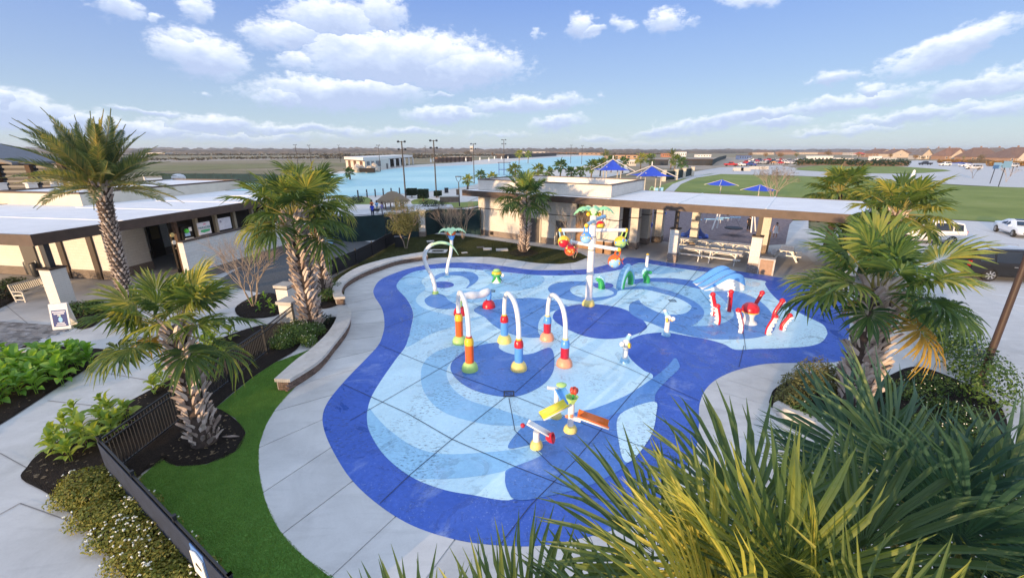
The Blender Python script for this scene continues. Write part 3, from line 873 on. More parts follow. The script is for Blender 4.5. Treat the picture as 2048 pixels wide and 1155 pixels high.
COL.objects.link(fore)
fore['kind'] = 'structure'
PV = gpts([(-110, 640), (0, 644), (117, 652), (139, 656), (66, 685), (0, 707), (-110, 745)])
pb = MB()
pb.box((0, 0, 0), (.385, .185, .07))
pme = pb.mesh('paver', M_PAVER)
u0 = (PV[2] - PV[1]).normalized()
v0 = Vector((-u0.y, u0.x, 0))
ang = math.atan2(u0.y, u0.x)
cnt = 0
c0 = sum(PV, Vector()) / len(PV)
for i in range(-40, 40):
    for j in range(-40, 40):
        p = c0 + u0 * ((i + .5 * (j % 2)) * .4) + v0 * (j * .2)
        if inside(p, PV) and cnt < 330:
            inst(pme, 'paver', fore, (p.x, p.y, -.02 + rnd.uniform(-.004, .004)), (0, 0, ang))
            cnt += 1
def blades(name, poly, n, h, m, parent=None, zbase=0.0, w=.006, seed=1, lean=.5):
    rs = np.random.RandomState(seed)
    xs = [p.x for p in poly]
    ys = [p.y for p in poly]
    P = np.stack([rs.uniform(min(xs), max(xs), n * 3), rs.uniform(min(ys), max(ys), n * 3)], 1)
    ins = np.zeros(len(P), bool)
    px = np.array(xs)
    py = np.array(ys)
    j = len(px) - 1
    for i in range(len(px)):
        cond = ((py[i] > P[:, 1]) != (py[j] > P[:, 1])) & (P[:, 0] < (px[j] - px[i]) * (P[:, 1] - py[i]) / (py[j] - py[i] + 1e-12) + px[i])
        ins ^= cond
        j = i
    P = P[ins][:n]
    k = len(P)
    a = rs.uniform(0, 2 * np.pi, k)
    hh = h * rs.uniform(.5, 1.2, k)
    ww = w * rs.uniform(.7, 1.4, k)
    d = np.stack([np.cos(a) * ww, np.sin(a) * ww], 1)
    la = rs.uniform(0, 2 * np.pi, k)
    lv = hh * lean * rs.uniform(.2, 1.2, k)
    tip = P + np.stack([np.cos(la) * lv, np.sin(la) * lv], 1)
    V = np.zeros((k, 3, 3), np.float32)
    V[:, 0, :2] = P - d
    V[:, 1, :2] = P + d
    V[:, 2, :2] = tip
    V[:, :2, 2] = zbase
    V[:, 2, 2] = zbase + hh
    F = np.arange(k * 3).reshape(k, 3)
    o = np_obj(name, V.reshape(-1, 3), F, m, parent)
    o['kind'] = 'stuff'
    return o
M_BLADE = leaf_mat('turf_blade', [(.14, .26, .05), (.23, .40, .09), (.34, .50, .14)], .25, .6, 3.0, .6, obj_rand=False)
tb = blades('turf_grass', gpts(TURF), 190000, .028, M_BLADE, seed=4)
tag(tb, 'bright green artificial turf between the metal fence and the curved walkway', 'grass')
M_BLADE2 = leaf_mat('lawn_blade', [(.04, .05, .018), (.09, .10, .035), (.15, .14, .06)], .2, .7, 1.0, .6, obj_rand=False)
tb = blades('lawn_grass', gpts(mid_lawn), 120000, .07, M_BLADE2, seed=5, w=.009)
tag(tb, 'dull olive lawn in front of the white brick restroom building', 'grass')
M_FRONDS = {
    'green': leaf_mat('palm_leaf_green', [(.065, .135, .055), (.13, .22, .065), (.27, .33, .09), (.52, .46, .12)], .48, .45, 2.5, .75),
    'warm': leaf_mat('palm_leaf_olive', [(.075, .135, .04), (.165, .23, .055), (.33, .34, .085), (.55, .47, .11)], .48, .45, 2.5, .8),
    'near': leaf_mat('palm_leaf_near', [(.10, .165, .065), (.25, .30, .08), (.50, .48, .105), (.68, .60, .16)], .5, .42, 3.0, .95),
    'nearblue': leaf_mat('palm_leaf_blue', [(.05, .11, .08), (.10, .18, .10), (.20, .27, .11), (.42, .42, .13)], .42, .42, 3.0, .95),
    'dead': leaf_mat('palm_leaf_dry', [(.42, .27, .05), (.55, .36, .06)], .35, .6, 4.0, .5),
}
M_BOOT = leaf_mat('palm_boot', [(.30, .235, .20), (.54, .45, .39), (.70, .61, .55)], 0, .85, 5.0, .9)
M_PTRUNK = mat('palm_trunk_core', (.075, .055, .045), .95, .4, 9.0, .5, 20)
M_PET = leaf_mat('palm_petiole', [(.22, .20, .05), (.36, .27, .09)], 0, .6, 4.0, .5)
def fan_leaf(seed, R=1.1, lp=1.15, nseg=38, droop=.30, lod=0, wk=1.0):
    """costapalmate leaf: petiole along +Y, pleated segments that part and hang at the tips"""
    r = random.Random(seed)
    b = MB()
    b.cur = 1
    pw = .022
    arch = .10 * lp
    st = []
    for i in range(5):
        t = i / 4
        st.append(Vector((0, lp * t, arch * math.sin(t * math.pi * .6))))
    b.tube(st, [pw * 1.5, pw * 1.1, pw, pw * .8, pw * .6], 4)
    b.cur = 0
    hub = st[-1]
    n = nseg
    for i in range(n):
        q = (i + .5) / n * 2 - 1
        th = q * R_(142)
        L = R * (1.0 - .26 * abs(q) ** 1.5) * r.uniform(.9, 1.06)
        hs = hub + Vector((0, .22 * R * (1 - abs(q)) ** 1.2, -.06 * R * (1 - abs(q))))
        d = Vector((math.sin(th), math.cos(th), 0))
        s = Vector((math.cos(th), -math.sin(th), 0))
        fold = .30 * abs(math.sin(th)) * (1 if lod == 0 else .8)
        dr = droop * r.uniform(.6, 1.5)
        hang = r.uniform(.05, .26) * (1 if r.random() < .75 else 2.6)
        tw = r.gauss(0, .055)
        w0 = R * 2 * R_(142) / n * .5
        stations = ((.04, .25), (.40, .92), (.72, .62), (1.0, .04)) if lod == 0 else ((.05, .3), (.5, 1.0), (1.0, .05))
        rows = []
        for t, wf in stations:
            rr_ = L * t
            z = fold * rr_ * (1 - .35 * t) - dr * L * t ** 2.2 - hang * L * max(0, t - .55) ** 2 * 2.2
            back = hang * L * max(0, t - .55) * .35
            c = hs + d * (rr_ - back) + Vector((0, 0, z)) + s * tw * L * t * t * 2
            w = w0 * wk * wf * (min(t, .55) / .55 if t < .55 else 1.0)
            rows.append((c - s * w, c - Vector((0, 0, w * .55)), c + s * w))
        k = len(b.v)
        for row in rows:
            b.v.extend(tuple(p) for p in row)
        for j in range(len(rows) - 1):
            a = k + 3 * j
            b.face((a, a + 1, a + 4, a + 3))
            b.face((a + 1, a + 2, a + 5, a + 4))
    return b
def R_(d):
    return math.radians(d)
FAN = {}
def fan_meshes(kind, lod=0, nseg=38):
    key = (kind, lod, nseg)
    if key not in FAN:
        out = []
        for i, dr in enumerate((.10, .22, .30, .42, .55)):
            b = fan_leaf(11 + i, 1.1, 1.15, nseg, dr, lod, .70 if kind[:4] == 'near' else .9)
            out.append(b.mesh('frond', [M_FRONDS[kind], M_PET]))
        FAN[key] = out
    return FAN[key]
BOOT = None
def boot_mesh():
    global BOOT
    if BOOT is None:
        b = MB()
        w = .055
        prof = [(0, .0, .030), (.16, .045, .028), (.30, .12, .018)]
        for z, o, t in prof:
            ww = w * (1 - z * .9)
            b.v += [(-ww, o - t * .4, z), (0, o + t, z + .01), (ww, o - t * .4, z), (0, o - t, z)]
        for j in range(2):
            a = 4 * j
            for k in range(4):
                k2 = (k + 1) % 4
                b.face((a + k, a + k2, a + 4 + k2, a + 4 + k))
        b.face((8, 9, 10, 11))
        BOOT = b.mesh('boot', M_BOOT)
    return BOOT
def palm(label, base, top, crown=2.4, n=34, kind='green', seed=1, r0=.24, r1=.20, boots=True, lod=0, emin=-38, emax=84, group=None, dead=0, nseg=38, dense=1.0, sag=1.0):
    bx, by = base[0], base[1]
    top = Vector(top)
    rr = random.Random(seed)
    t = thing('palm_tree', label, 'palm tree', (bx, by, 0), group=group)
    org = Vector((bx, by, 0))
    path = []
    for i in range(7):
        q = i / 6
        p = org.lerp(top, q)
        p += Vector((math.sin(seed) * .12 * math.sin(q * math.pi), math.cos(seed) * .12 * math.sin(q * math.pi), 0))
        path.append(p)
    rad = [r0 * 1.15] + [r0 + (r1 - r0) * i / 6 for i in range(1, 7)]
    m = MB()
    m.tube([Vector((bx, by, -.15))] + path, [r0 * 1.25] + rad, 12)
    m.build('trunk', M_PTRUNK, t, True)
    H = top.z
    if boots:
        bm_ = boot_mesh()
        per = 9
        rows = int(H / (.145 / dense))
        k = 0
        for i in range(rows):
            q = (i + .3) / rows
            c = path[0].lerp(path[-1], q) - org
            c += Vector((math.sin(seed) * .12 * math.sin(q * math.pi), math.cos(seed) * .12 * math.sin(q * math.pi), 0))
            rad_ = r0 + (r1 - r0) * q
            for j in range(per):
                if rr.random() < .05:
                    continue
                a = 2 * math.pi * (j + (.5 if i % 2 else 0) + rr.uniform(-.1, .1)) / per
                s = rr.uniform(.85, 1.25) * (r0 / .24)
                side = (.42 if (i + j) % 2 else -.42) + rr.uniform(-.12, .12)
                o = inst(bm_, 'boot', t, c + Vector((math.cos(a), math.sin(a), 0)) * (rad_ * .88), (rr.uniform(-.15, .2), side, a - math.pi / 2), (s, s * rr.uniform(.9, 1.3), s * rr.uniform(.75, 1.05)))
    ms = fan_meshes(kind, lod, nseg)
    dm = fan_meshes('dead', lod, nseg) if dead else None
    sc0 = crown / 2.25
    for i in range(n):
        q = (i + .5) / n
        el = emax + (emin - emax) * q ** .85 + rr.uniform(-8, 8)
        a = i * 2.39996 + rr.uniform(-.25, .25)
        s = sc0 * rr.uniform(.88, 1.1) * (.82 if q < .12 else 1)
        vi = min(4, max(0, int(q * 4.2 * sag + rr.uniform(-.6, .9))))
        me = ms[vi]
        if i >= n - dead:
            me = dm[4]
        c = top - org + Vector((math.cos(a), math.sin(a), 0)) * r1 * .55 + Vector((0, 0, .12 - .30 * q))
        inst(me, 'frond', t, c, (R_(el), rr.uniform(-.35, .35), a - math.pi / 2), (s, s, s))
    return t
def far_palm(base, top_z, crown, seed, kind='green', label='', group=None, n=20, r=.2):
    """palm in the distance: trunk and one crown mesh of pleated fans"""
    rr = random.Random(seed)
    bx, by = base[0], base[1]
    t = thing('palm_tree', label, 'palm tree', (bx, by, 0), group=group)
    m = MB()
    m.tube([(bx, by, -.2), (bx + .1, by, top_z * .5), (bx, by, top_z)], [r * 1.2, r, r * .9], 7)
    m.build('trunk', mat('far_palm_trunk', (.16, .12, .09), .95, .3, 5), t, True)
    c = MB()
    for i in range(n):
        q = (i + .5) / n
        el = R_(82 - 118 * q + rr.uniform(-8, 8))
        a = i * 2.39996 + rr.uniform(-.3, .3)
        M = Euler((el, rr.uniform(-.4, .4), a - math.pi / 2)).to_matrix()
        lf = fan_leaf(seed * 31 + i, 1.1, 1.15, 15, .15 + .4 * q, 1)
        s = crown / 2.25 * rr.uniform(.85, 1.1)
        k = len(c.v)
        for v in lf.v:
            w = M @ Vector(v) * s
            c.v.append((bx + w.x, by + w.y, top_z + w.z))
        c.f += [tuple(x + k for x in f) for f in lf.f]
        c.mi += lf.mi
    c.build('crown', [M_FRONDS[kind], M_PET], t)
    return t
def pinnate(seed, L=3.6, droop=.55, pairs=58):
    r = random.Random(seed)
    b = MB()
    b.cur = 1
    P = []
    for i in range(9):
        t = i / 8
        P.append(Vector((0, L * (t - .10 * droop * t * t), L * (.10 * t - .42 * droop * t ** 2.3))))
    b.tube(P, [.05, .042, .036, .03, .026, .02, .016, .012, .006], 4)
    b.cur = 0
    for i in range(pairs):
        t = .14 + .86 * i / (pairs - 1)
        k = t * 8
        j = min(7, int(k))
        c = P[j].lerp(P[j + 1], k - j)
        tg = (P[j + 1] - P[j]).normalized()
        up = Vector((0, -tg.z, tg.y))
        ll = L * .175 * (math.sin(math.pi * min(1, .15 + .95 * t)) ** .6) * r.uniform(.85, 1.1) + .05
        for sgn in (-1, 1):
            d = (Vector((sgn, 0, 0)) * .72 + tg * (.55 + .5 * t) + up * r.uniform(.12, .48)).normalized()
            e = c + d * ll - Vector((0, 0, ll * r.uniform(.04, .18)))
            mdl = c + d * ll * .5 + up * .015
            w = .033
            n = len(b.v)
            b.v += [tuple(c - tg * w * .6), tuple(c + tg * w * .6), tuple(mdl + tg * w), tuple(mdl - tg * w), tuple(e)]
            b.face((n, n + 1, n + 2, n + 3))
            b.face((n + 3, n + 2, n + 4))
    return b
PINN = {}
def date_palm(label, base, top, L=3.9, n=46, seed=1, r=.30, kind='date', far=False):
    if 'date' not in M_FRONDS:
        M_FRONDS['date'] = leaf_mat('date_palm_leaf', [(.07, .115, .06), (.14, .19, .08), (.29, .28, .11), (.48, .38, .13)], .42, .5, 1.6, .8)
    rr = random.Random(seed)
    org = Vector((base[0], base[1], 0))
    top = Vector(top)
    t = thing('date_palm', label, 'palm tree', org)
    path = [org.lerp(top, i / 8) for i in range(9)]
    m = MB()
    m.tube([org - Vector((0, 0, .15))] + path, [r * 1.2] + [r * (1.1 - .18 * i / 8) for i in range(7)] + [r * 1.1, r * 1.25], 14)
    m.build('trunk', M_PTRUNK, t, True)
    bm_ = boot_mesh()
    rows = int(top.z / .19)
    for i in range(rows):
        q = (i + .4) / rows
        c = org.lerp(top, q) - org
        rad_ = r * (1.1 - .18 * q) * (1 if q < .82 else 1 + (q - .82) * 2.2)
        for j in range(10):
            a = 2 * math.pi * (j + .5 * (i % 2)) / 10 + i * .11
            s = rr.uniform(.95, 1.3)
            inst(bm_, 'boot', t, c + Vector((math.cos(a), math.sin(a), 0)) * rad_ * .86, (rr.uniform(-.05, .2) - (.25 if q > .85 else 0), rr.uniform(-.12, .12), a - math.pi / 2), (s * 1.35, s, s * (.62 if q < .86 else 1.3)))
    if not PINN:
        PINN['m'] = [pinnate(21 + i, 3.9, d).mesh('frond', [M_FRONDS['date'], M_PET]) for i, d in enumerate((.25, .45, .62, .8))]
    for i in range(n):
        q = (i + .5) / n
        el = 87 - 90 * q ** 1.05 + rr.uniform(-7, 7)
        a = i * 2.39996 + rr.uniform(-.2, .2)
        s = L / 3.9 * rr.uniform(.88, 1.08)
        me = PINN['m'][min(3, int(q * 3.2 + rr.uniform(0, .9)))]
        inst(me, 'frond', t, top - org + Vector((math.cos(a), math.sin(a), 0)) * r * .5 + Vector((0, 0, .1 - .3 * q)), (R_(el), rr.uniform(-.5, .5), a - math.pi / 2), (s, s, s))
    return t
def leaf_cloud(b, blobs, n, size, seed, aspect=.55, shell=.55):
    """leaf-sized faces spread through ellipsoids (centre, radii)"""
    r = random.Random(seed)
    vol = [rx * ry * rz for _, (rx, ry, rz) in blobs]
    tot = sum(v ** .67 for v in vol)
    for (c, rad), v in zip(blobs, vol):
        for _ in range(int(n * v ** .67 / tot)):
            while True:
                p = Vector((r.uniform(-1, 1), r.uniform(-1, 1), r.uniform(-1, 1)))
                if shell < p.length < 1:
                    break
            bump_ = 1 + .22 * mnoise.noise(Vector((p.x * 2.3 + seed, p.y * 2.3, p.z * 2.3)))
            q = Vector((c[0] + p.x * rad[0] * bump_, c[1] + p.y * rad[1] * bump_, c[2] + p.z * rad[2] * bump_))
            if q.z < .01:
                continue
            nrm = (p.normalized() + Vector((r.uniform(-1, 1), r.uniform(-1, 1), r.uniform(-.4, 1.2))) * .8).normalized()
            a = nrm.cross(Vector((r.uniform(-1, 1), r.uniform(-1, 1), r.uniform(-1, 1))))
            if a.length < 1e-3:
                continue
            a.normalize()
            d = nrm.cross(a)
            s = size * r.uniform(.6, 1.3)
            k = len(b.v)
            b.v += [tuple(q - a * s * .5), tuple(q - d * s * aspect * .5 + nrm * s * .08), tuple(q + a * s * .5), tuple(q + d * s * aspect * .5 + nrm * s * .08)]
            b.face((k, k + 1, k + 2, k + 3))
    return b
M_TWIG = mat('twig_bark', (.16, .115, .085), .9, .3, 8)
M_BARK = mat('pale_bark', (.34, .27, .21), .9, .3, 8)
LEAF = {
    'box': leaf_mat('boxwood_leaf', [(.04, .085, .02), (.08, .15, .03), (.15, .23, .06)], .2, .5, 2.0, .7),
    'lantana': leaf_mat('lantana_leaf', [(.10, .14, .025), (.22, .23, .04), (.36, .27, .07)], .25, .6, 1.1, .7),
    'dark': leaf_mat('hedge_leaf', [(.012, .028, .012), (.028, .052, .018), (.05, .075, .025)], .15, .5, 1.0, .7),
    'olive': leaf_mat('olive_leaf', [(.13, .14, .05), (.21, .20, .07), (.29, .26, .10)], .3, .6, 2.0, .7),
    'dry': leaf_mat('dry_leaf', [(.10, .085, .05), (.17, .13, .08), (.22, .165, .10)], .2, .7, 2.0, .7),
    'canna': leaf_mat('canna_leaf', [(.13, .30, .04), (.24, .43, .06), (.36, .50, .10)], .45, .4, 3.0, .8),
    'lime': leaf_mat('lime_leaf', [(.17, .28, .04), (.30, .40, .06), (.44, .45, .10)], .35, .45, 3.0, .8),
    'farwood': leaf_mat('far_wood_leaf', [(.13, .12, .10), (.19, .165, .14), (.24, .20, .165)], .0, .9, .02, .8, obj_rand=False),
    'autumn': leaf_mat('autumn_leaf', [(.16, .10, .03), (.28, .16, .045), (.34, .22, .08)], .2, .8, .5, .8),
}
def shrub(name, label, cat, blobs, n, size, leaf, seed, group=None, aspect=.55, stem=True, base=None):
    c = blobs[0][0]
    base = base or (c[0], c[1], 0)
    t = thing(name, label, cat, base, group=group)
    b = leaf_cloud(MB(), blobs, n, size, seed, aspect)
    b.build('foliage', LEAF[leaf], t)
    if stem:
        m = MB()
        r = random.Random(seed)
        for (cc, rad) in blobs[:6]:
            for k in range(4):
                a = r.uniform(0, 6.28)
                m.tube([(cc[0] + .04 * math.cos(a), cc[1] + .04 * math.sin(a), -.02), (cc[0] + rad[0] * .5 * math.cos(a), cc[1] + rad[1] * .5 * math.sin(a), cc[2] + rad[2] * .35)], [.02, .008], 4)
        m.build('stem', M_TWIG, t, kind='stuff')
    return t
def branch(b, p, d, L, r, depth, rr, spread=.6, tips=None, grav=.0, kids=3):
    q = p + d * L
    mid = p + d * L * .5 + Vector((rr.uniform(-1, 1), rr.uniform(-1, 1), 0)) * L * .05
    b.tube([p, mid, q], [r, r * .85, r * .68], 5 if depth > 1 else 4, cap=depth <= 1)
    if depth == 0:
        if tips is not None:
            tips.append(q)
        return
    for k in range(kids if depth > 1 else kids):
        nd = (d + Vector((rr.uniform(-1, 1), rr.uniform(-1, 1), rr.uniform(-.5, .8) - grav)) * spread).normalized()
        branch(b, p + d * L * rr.uniform(.62, 1.0) if k else q, nd, L * rr.uniform(.6, .85), r * .62, depth - 1, rr, spread, tips, grav, kids)
def bare_tree(label, base, h, seed, stems=5, leaf=None, n=0, name='crape_myrtle', cat='tree', depth=4, size=.05, r=.035, m=None, group=None):
    rr = random.Random(seed)
    t = thing(name, label, cat, (base[0], base[1], 0), group=group)
    b = MB()
    tips = []
    for i in range(stems):
        a = 2 * math.pi * i / stems + rr.uniform(-.3, .3)
        d = Vector((math.cos(a) * .30, math.sin(a) * .30, 1)).normalized()
        branch(b, Vector((base[0] + .06 * math.cos(a), base[1] + .06 * math.sin(a), -.03)), d, h * .42, r, depth, rr, .55, tips)
    b.build('trunk', m or M_BARK, t, True)
    if leaf:
        c = MB()
        for p in tips:
            leaf_cloud(c, [((p.x, p.y, p.z), (.22, .22, .18))], max(1, int(n / max(1, len(tips)))), size, rr.randint(0, 9999), .4, 0)
        c.build('crown', LEAF[leaf], t)
    return t
def broad_leaf(seed, L=.36, w=.075):
    r = random.Random(seed)
    b = MB()
    n = 5
    for i in range(n + 1):
        t = i / n
        ww = w * math.sin(math.pi * min(1, .12 + .88 * t)) ** .8 * (1 if i < n else .05)
        y = L * (t - .12 * t * t)
        z = L * (.55 * t - .62 * t * t)
        b.v += [(-ww, y, z + ww * .35), (0, y, z), (ww, y, z + ww * .35)]
    for i in range(n):
        a = 3 * i
        b.face((a, a + 1, a + 4, a + 3))
        b.face((a + 1, a + 2, a + 5, a + 4))
    return b
BL = {k: [broad_leaf(i, .40 + .05 * i, .085 + .012 * i).mesh('leaf', LEAF[k]) for i in range(3)] for k in ('canna', 'lime')}
def leafy_plant(label, base, s, seed, kind, group, n=15):
    rr = random.Random(seed)
    t = thing('leafy_plant', label, 'plant', (base[0], base[1], .04), group=group)
    st = MB()
    for i in range(n):
        a = i * 2.4 + rr.uniform(-.3, .3)
        q = i / n
        h = s * (.62 * (1 - q) + .10) * rr.uniform(.8, 1.15)
        rr0 = s * .10 * q
        p = Vector((math.cos(a) * rr0, math.sin(a) * rr0, h))
        inst(rr.choice(BL[kind]), 'leaf', t, p, (R_(55 - 62 * q + rr.uniform(-15, 15)), rr.uniform(-.35, .35), a - math.pi / 2), (s * 1.0, s * 1.05, s))
    for i in range(4):
        a = i * 1.6
        st.tube([(math.cos(a) * .03, math.sin(a) * .03, -.05), (math.cos(a) * .07 * s, math.sin(a) * .07 * s, .6 * s)], [.014, .007], 4)
    st.build('stem', LEAF[kind], t, local=True)
    return t
def pbase(u, v):
    g = G(u, v)
    return g.x, g.y
x, y = -21.0, 22.0
date_palm('tall feather-leaved date palm rising in front of the left building roof', (x, y), (-20.6, 22.0, 6.85), 3.6, 54, 5, .31)
x, y = pbase(626, 655)
palm('nearer palm of the twin pair by the curved seat wall, pale criss-cross trunk', (x, y), (x - .15, y, 5.6), 2.55, 28, 'warm', 3, .40, .33, emin=-34, dead=1)
x, y = pbase(648, 590)
palm('farther palm of the twin pair, its trunk half hidden behind the nearer one', (x, y), (x + .1, y - .5, 5.9), 2.4, 22, 'warm', 8, .38, .32, emin=-30)
x, y = pbase(410, 884)
palm('squat fan palm leaning beside the black fence corner, pale scaly trunk on a mulch ring', (x, y), (x - .1, y + .1, 3.75), 1.95, 23, 'warm', 12, .32, .27, emin=-28, dead=1)
x, y = pbase(1047, 503)
palm('single fan palm on the lawn before the white restroom building', (x, y), (x + .1, y, 4.7), 2.45, 28, 'green', 21, .34, .28)
x, y = pbase(1702, 800)
palm('big fan palm at the right of the splash pad with some orange dead fronds', (x, y), (x - .1, y, 4.15), 2.5, 25, 'green', 33, .44, .37, dead=2, emin=-36)
palm('olive fan palm beside the white car at the car park edge', (17.9, 20.0), (17.95, 20.0, 5.75), 2.05, 28, 'warm', 44, .30, .26, nseg=30)
palm('bushy fan palm rising behind the right end of the pavilion roof', (29.2, 39.0), (29.2, 39.0, 5.0), 2.7, 32, 'warm', 51, .3, .26, boots=False, lod=1, nseg=26)
palm('dark green fan palm between the pavilion roof end and the car park', (33.8, 39.5), (33.5, 39.5, 4.0), 2.0, 22, 'green', 57, .3, .26, boots=False, lod=1, nseg=26)
palm('low fan palm in the hedge beside the open patio at the pavilion end', (25.5, 31.0), (25.5, 31.0, 2.3), 2.3, 26, 'green', 58, .26, .22, boots=False, lod=1, nseg=26)
palm('large foreground fan palm with upright yellow-green blades at bottom right', (2.1, 1.9), (2.1, 1.9, 4.4), 2.25, 25, 'near', 71, .3, .26, dead=2, emin=12, emax=87, nseg=64, sag=.3)
palm('foreground fan palm at the right edge with blue-green spread blades', (3.95, 2.9), (3.95, 2.9, 4.1), 2.3, 26, 'nearblue', 75, .3, .26, dead=1, emin=12, emax=86, nseg=60, sag=.3)
palm('foreground fan palm below the frame showing only blade tips at bottom centre', (-.08, 1.75), (-.08, 1.75, 3.6), 1.9, 17, 'near', 77, .28, .24, emin=40, emax=87, nseg=60, sag=.3)
def brick_mat(name, d, col1, col2, mortar, bw=.40, bh=.20, rough=.85, bump=.5, ms=.012):
    if name in MATS:
        return MATS[name]
    m = bpy.data.materials.new(name)
    m.use_nodes = True
    nt = m.node_tree
    nt.nodes.clear()
    T = NT(nt)
    geo = T.n('ShaderNodeNewGeometry')
    pos = geo.outputs['Position']
    dt = T.n('ShaderNodeVectorMath', {0: pos, 1: (d[0], d[1], 0)}, operation='DOT_PRODUCT').outputs['Value']
    dn = T.n('ShaderNodeVectorMath', {0: pos, 1: (-d[1], d[0], 0)}, operation='DOT_PRODUCT').outputs['Value']
    z = T.n('ShaderNodeSeparateXYZ', {0: pos}).outputs[2]
    vec = T.n('ShaderNodeCombineXYZ', {0: T.m('ADD', dt, dn), 1: z, 2: 0}).outputs[0]
    br = T.n('ShaderNodeTexBrick', {'Vector': vec, 'Color1': (*col1, 1), 'Color2': (*col2, 1), 'Mortar': (*mortar, 1), 'Scale': 1.0, 'Mortar Size': ms, 'Mortar Smooth': .2, 'Bias': 0.0, 'Brick Width': bw, 'Row Height': bh})
    n = T.noise(pos, 1.2, 5.0, .65)
    c = T.mix(T.n('ShaderNodeMapRange', {0: n, 1: .4, 2: .8, 3: 0, 4: .22}).outputs[0], br.outputs[0], tuple(x * .6 for x in col1))
    bp = T.n('ShaderNodeBump', {'Height': br.outputs['Fac'], 'Strength': bump, 'Distance': .01}, invert=True)
    b = T.n('ShaderNodeBsdfPrincipled', {'Base Color': c, 'Roughness': rough, 'Specular IOR Level': .25, 'Normal': bp.outputs[0]})
    T.n('ShaderNodeOutputMaterial', {0: b.outputs[0]})
    MATS[name] = m
    return m
M_FASCIA = mat('fascia_brown', (.085, .056, .042), .55, .2, 2)
M_BROWN = mat('bronze_frame', (.055, .036, .026), .5)
M_ROOF = mat('roof_membrane', (.74, .735, .73), .7, .08, .5, stain=.18, sscale=.5)
M_STUCCO = mat('cream_stucco', (.62, .57, .47), .9, .06, 1.5, .15, 60)
M_DOORG = mat('grey_door', (.105, .095, .088), .55)
M_GLASS = mat('window_glass', (.10, .13, .08), .1, spec=.7)
M_TAN = mat('tan_panel', (.30, .17, .085), .6, .2, 3)
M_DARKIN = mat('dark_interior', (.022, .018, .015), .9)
M_CAP = mat('cast_stone_cap', (.52, .50, .47), .85, .12, 3, .2, 30, stain=.25, sscale=1.4)
M_DMETAL = mat('black_metal', (.016, .019, .025), .45, spec=.5)
M_SCREEN = mat('navy_screen', (.018, .028, .055), .9, .25, 4.0, .3, 60)
M_GSCREEN = mat('green_windscreen', (.008, .030, .034), .85, .3, 1.2, .2, 20)
M_WHITE = mat('white_paint', (.78, .78, .76), .45, .04, 3)
M_TIMBER = mat('dark_timber', (.085, .05, .032), .8, .3, 4)
A = Vector((-24.36, 21.44, 0))
DL = Vector((.165, .986, 0)).normalized()
TL = Vector((-DL.y, DL.x, 0))
def L(s, t, z=0.0):
    p = A + DL * s + TL * t
    return Vector((p.x, p.y, z))
LANG = math.atan2(DL.y, DL.x)
M_LW = brick_mat('white_block_left', DL, (.74, .73, .69), (.70, .69, .65), (.62, .61, .58), .4, .2, bump=.35)
M_LB = brick_mat('dark_brick_left', DL, (.15, .115, .095), (.21, .165, .14), (.30, .27, .24), .22, .075, bump=.4)
def lbox(b, s0, s1, t0, t1, z0, z1):
    return b.prism([L(s0, t0)[:2], L(s0, t1)[:2], L(s1, t1)[:2], L(s1, t0)[:2]][::-1], z0, z1)
lb = thing('service_building', 'left building with a wide flat white roof on dark fascia and cream walls', 'building', L(10, 8))
b = MB(); lbox(b, .06, 23.94, .06, 17.94, 4.25, 4.41); b.build('roof', M_ROOF, lb)
b = MB()
lbox(b, 0, 24, 0, .06, 3.85, 4.44); lbox(b, 0, .06, .06, 18, 3.85, 4.44); lbox(b, 23.94, 24, .06, 18, 3.85, 4.44); lbox(b, .06, 23.94, 17.94, 18, 3.85, 4.44)
b.build('fascia', M_FASCIA, lb)
for s0 in (4.8, 9.6, 14.4, 19.2):
    b = MB(); lbox(b, s0 - .05, s0 + .05, .1, 10.2, 4.41, 4.435); b.build('roof_seam', M_WHITE, lb)
b = MB(); lbox(b, .06, 23.94, .06, 17.94, 3.87, 3.93); b.build('soffit', M_BROWN, lb)
b = MB()
lbox(b, 6.3, 9.2, 4.2, 17.5, .62, 3.87)
lbox(b, 9.2, 23.5, 7.6, 17.5, .62, 3.87)
b.build('wall', M_LW, lb)
b = MB()
lbox(b, 6.26, 9.24, 4.16, 17.5, 0, .62)
lbox(b, 9.24, 23.5, 7.56, 17.5, 0, .62)
b.build('brick_base', M_LB, lb)
for t in (5.0, 7.6, 9.15):
    b = MB(); lbox(b, 6.18, 6.3, t, t + .42, 0, 3.87); b.build('pilaster', M_BROWN, lb)
d = MB(); lbox(d, 6.2, 6.3, 10.1, 11.3, 0, 2.6); d = d.build('door', M_DOORG, lb)
h = MB(); lbox(h, 6.12, 6.2, 10.2, 10.25, .95, 1.15); h.build('handle', M_WHITE, d)
b = MB(); lbox(b, 6.14, 6.3, 10.0, 11.2, 2.95, 3.4); s = b.build('door_sign', mat('sign_red', (.55, .09, .06), .6), lb)
b = MB()
for k in range(2):
    lbox(b, 6.125, 6.14, 10.15 + .1 * k, 11.0, 3.22 - .16 * k, 3.28 - .16 * k)
b.build('lettering', M_WHITE, s)
d = MB(); lbox(d, 12.2, 13.3, 7.5, 7.6, 0, 2.9); d = d.build('door', M_DARKIN, lb)
b = MB(); lbox(b, 12.4, 13.1, 7.46, 7.5, 1.5, 2.5); b.build('door_window', mat('amber_glass', (.16, .12, .05), .2), d)
for s0 in (9.6, 14.9, 17.2, 20.0):
    b = MB(); lbox(b, s0, s0 + .35, 7.4, 7.56, .0, 3.87); b.build('pilaster', M_BROWN, lb)
b = MB(); lbox(b, 11.0, 11.5, 7.52, 7.56, 1.4, 2.1); b.build('notice', M_WHITE, lb)
P1 = Vector((-33.16, 33.48, 0)); P0 = P1 + TL * 8.5
P2 = L(26.2, 10.3); P3 = P0 + (P2 - P1)
poly = [(p.x, p.y) for p in (P0, P1, P2, P3)]
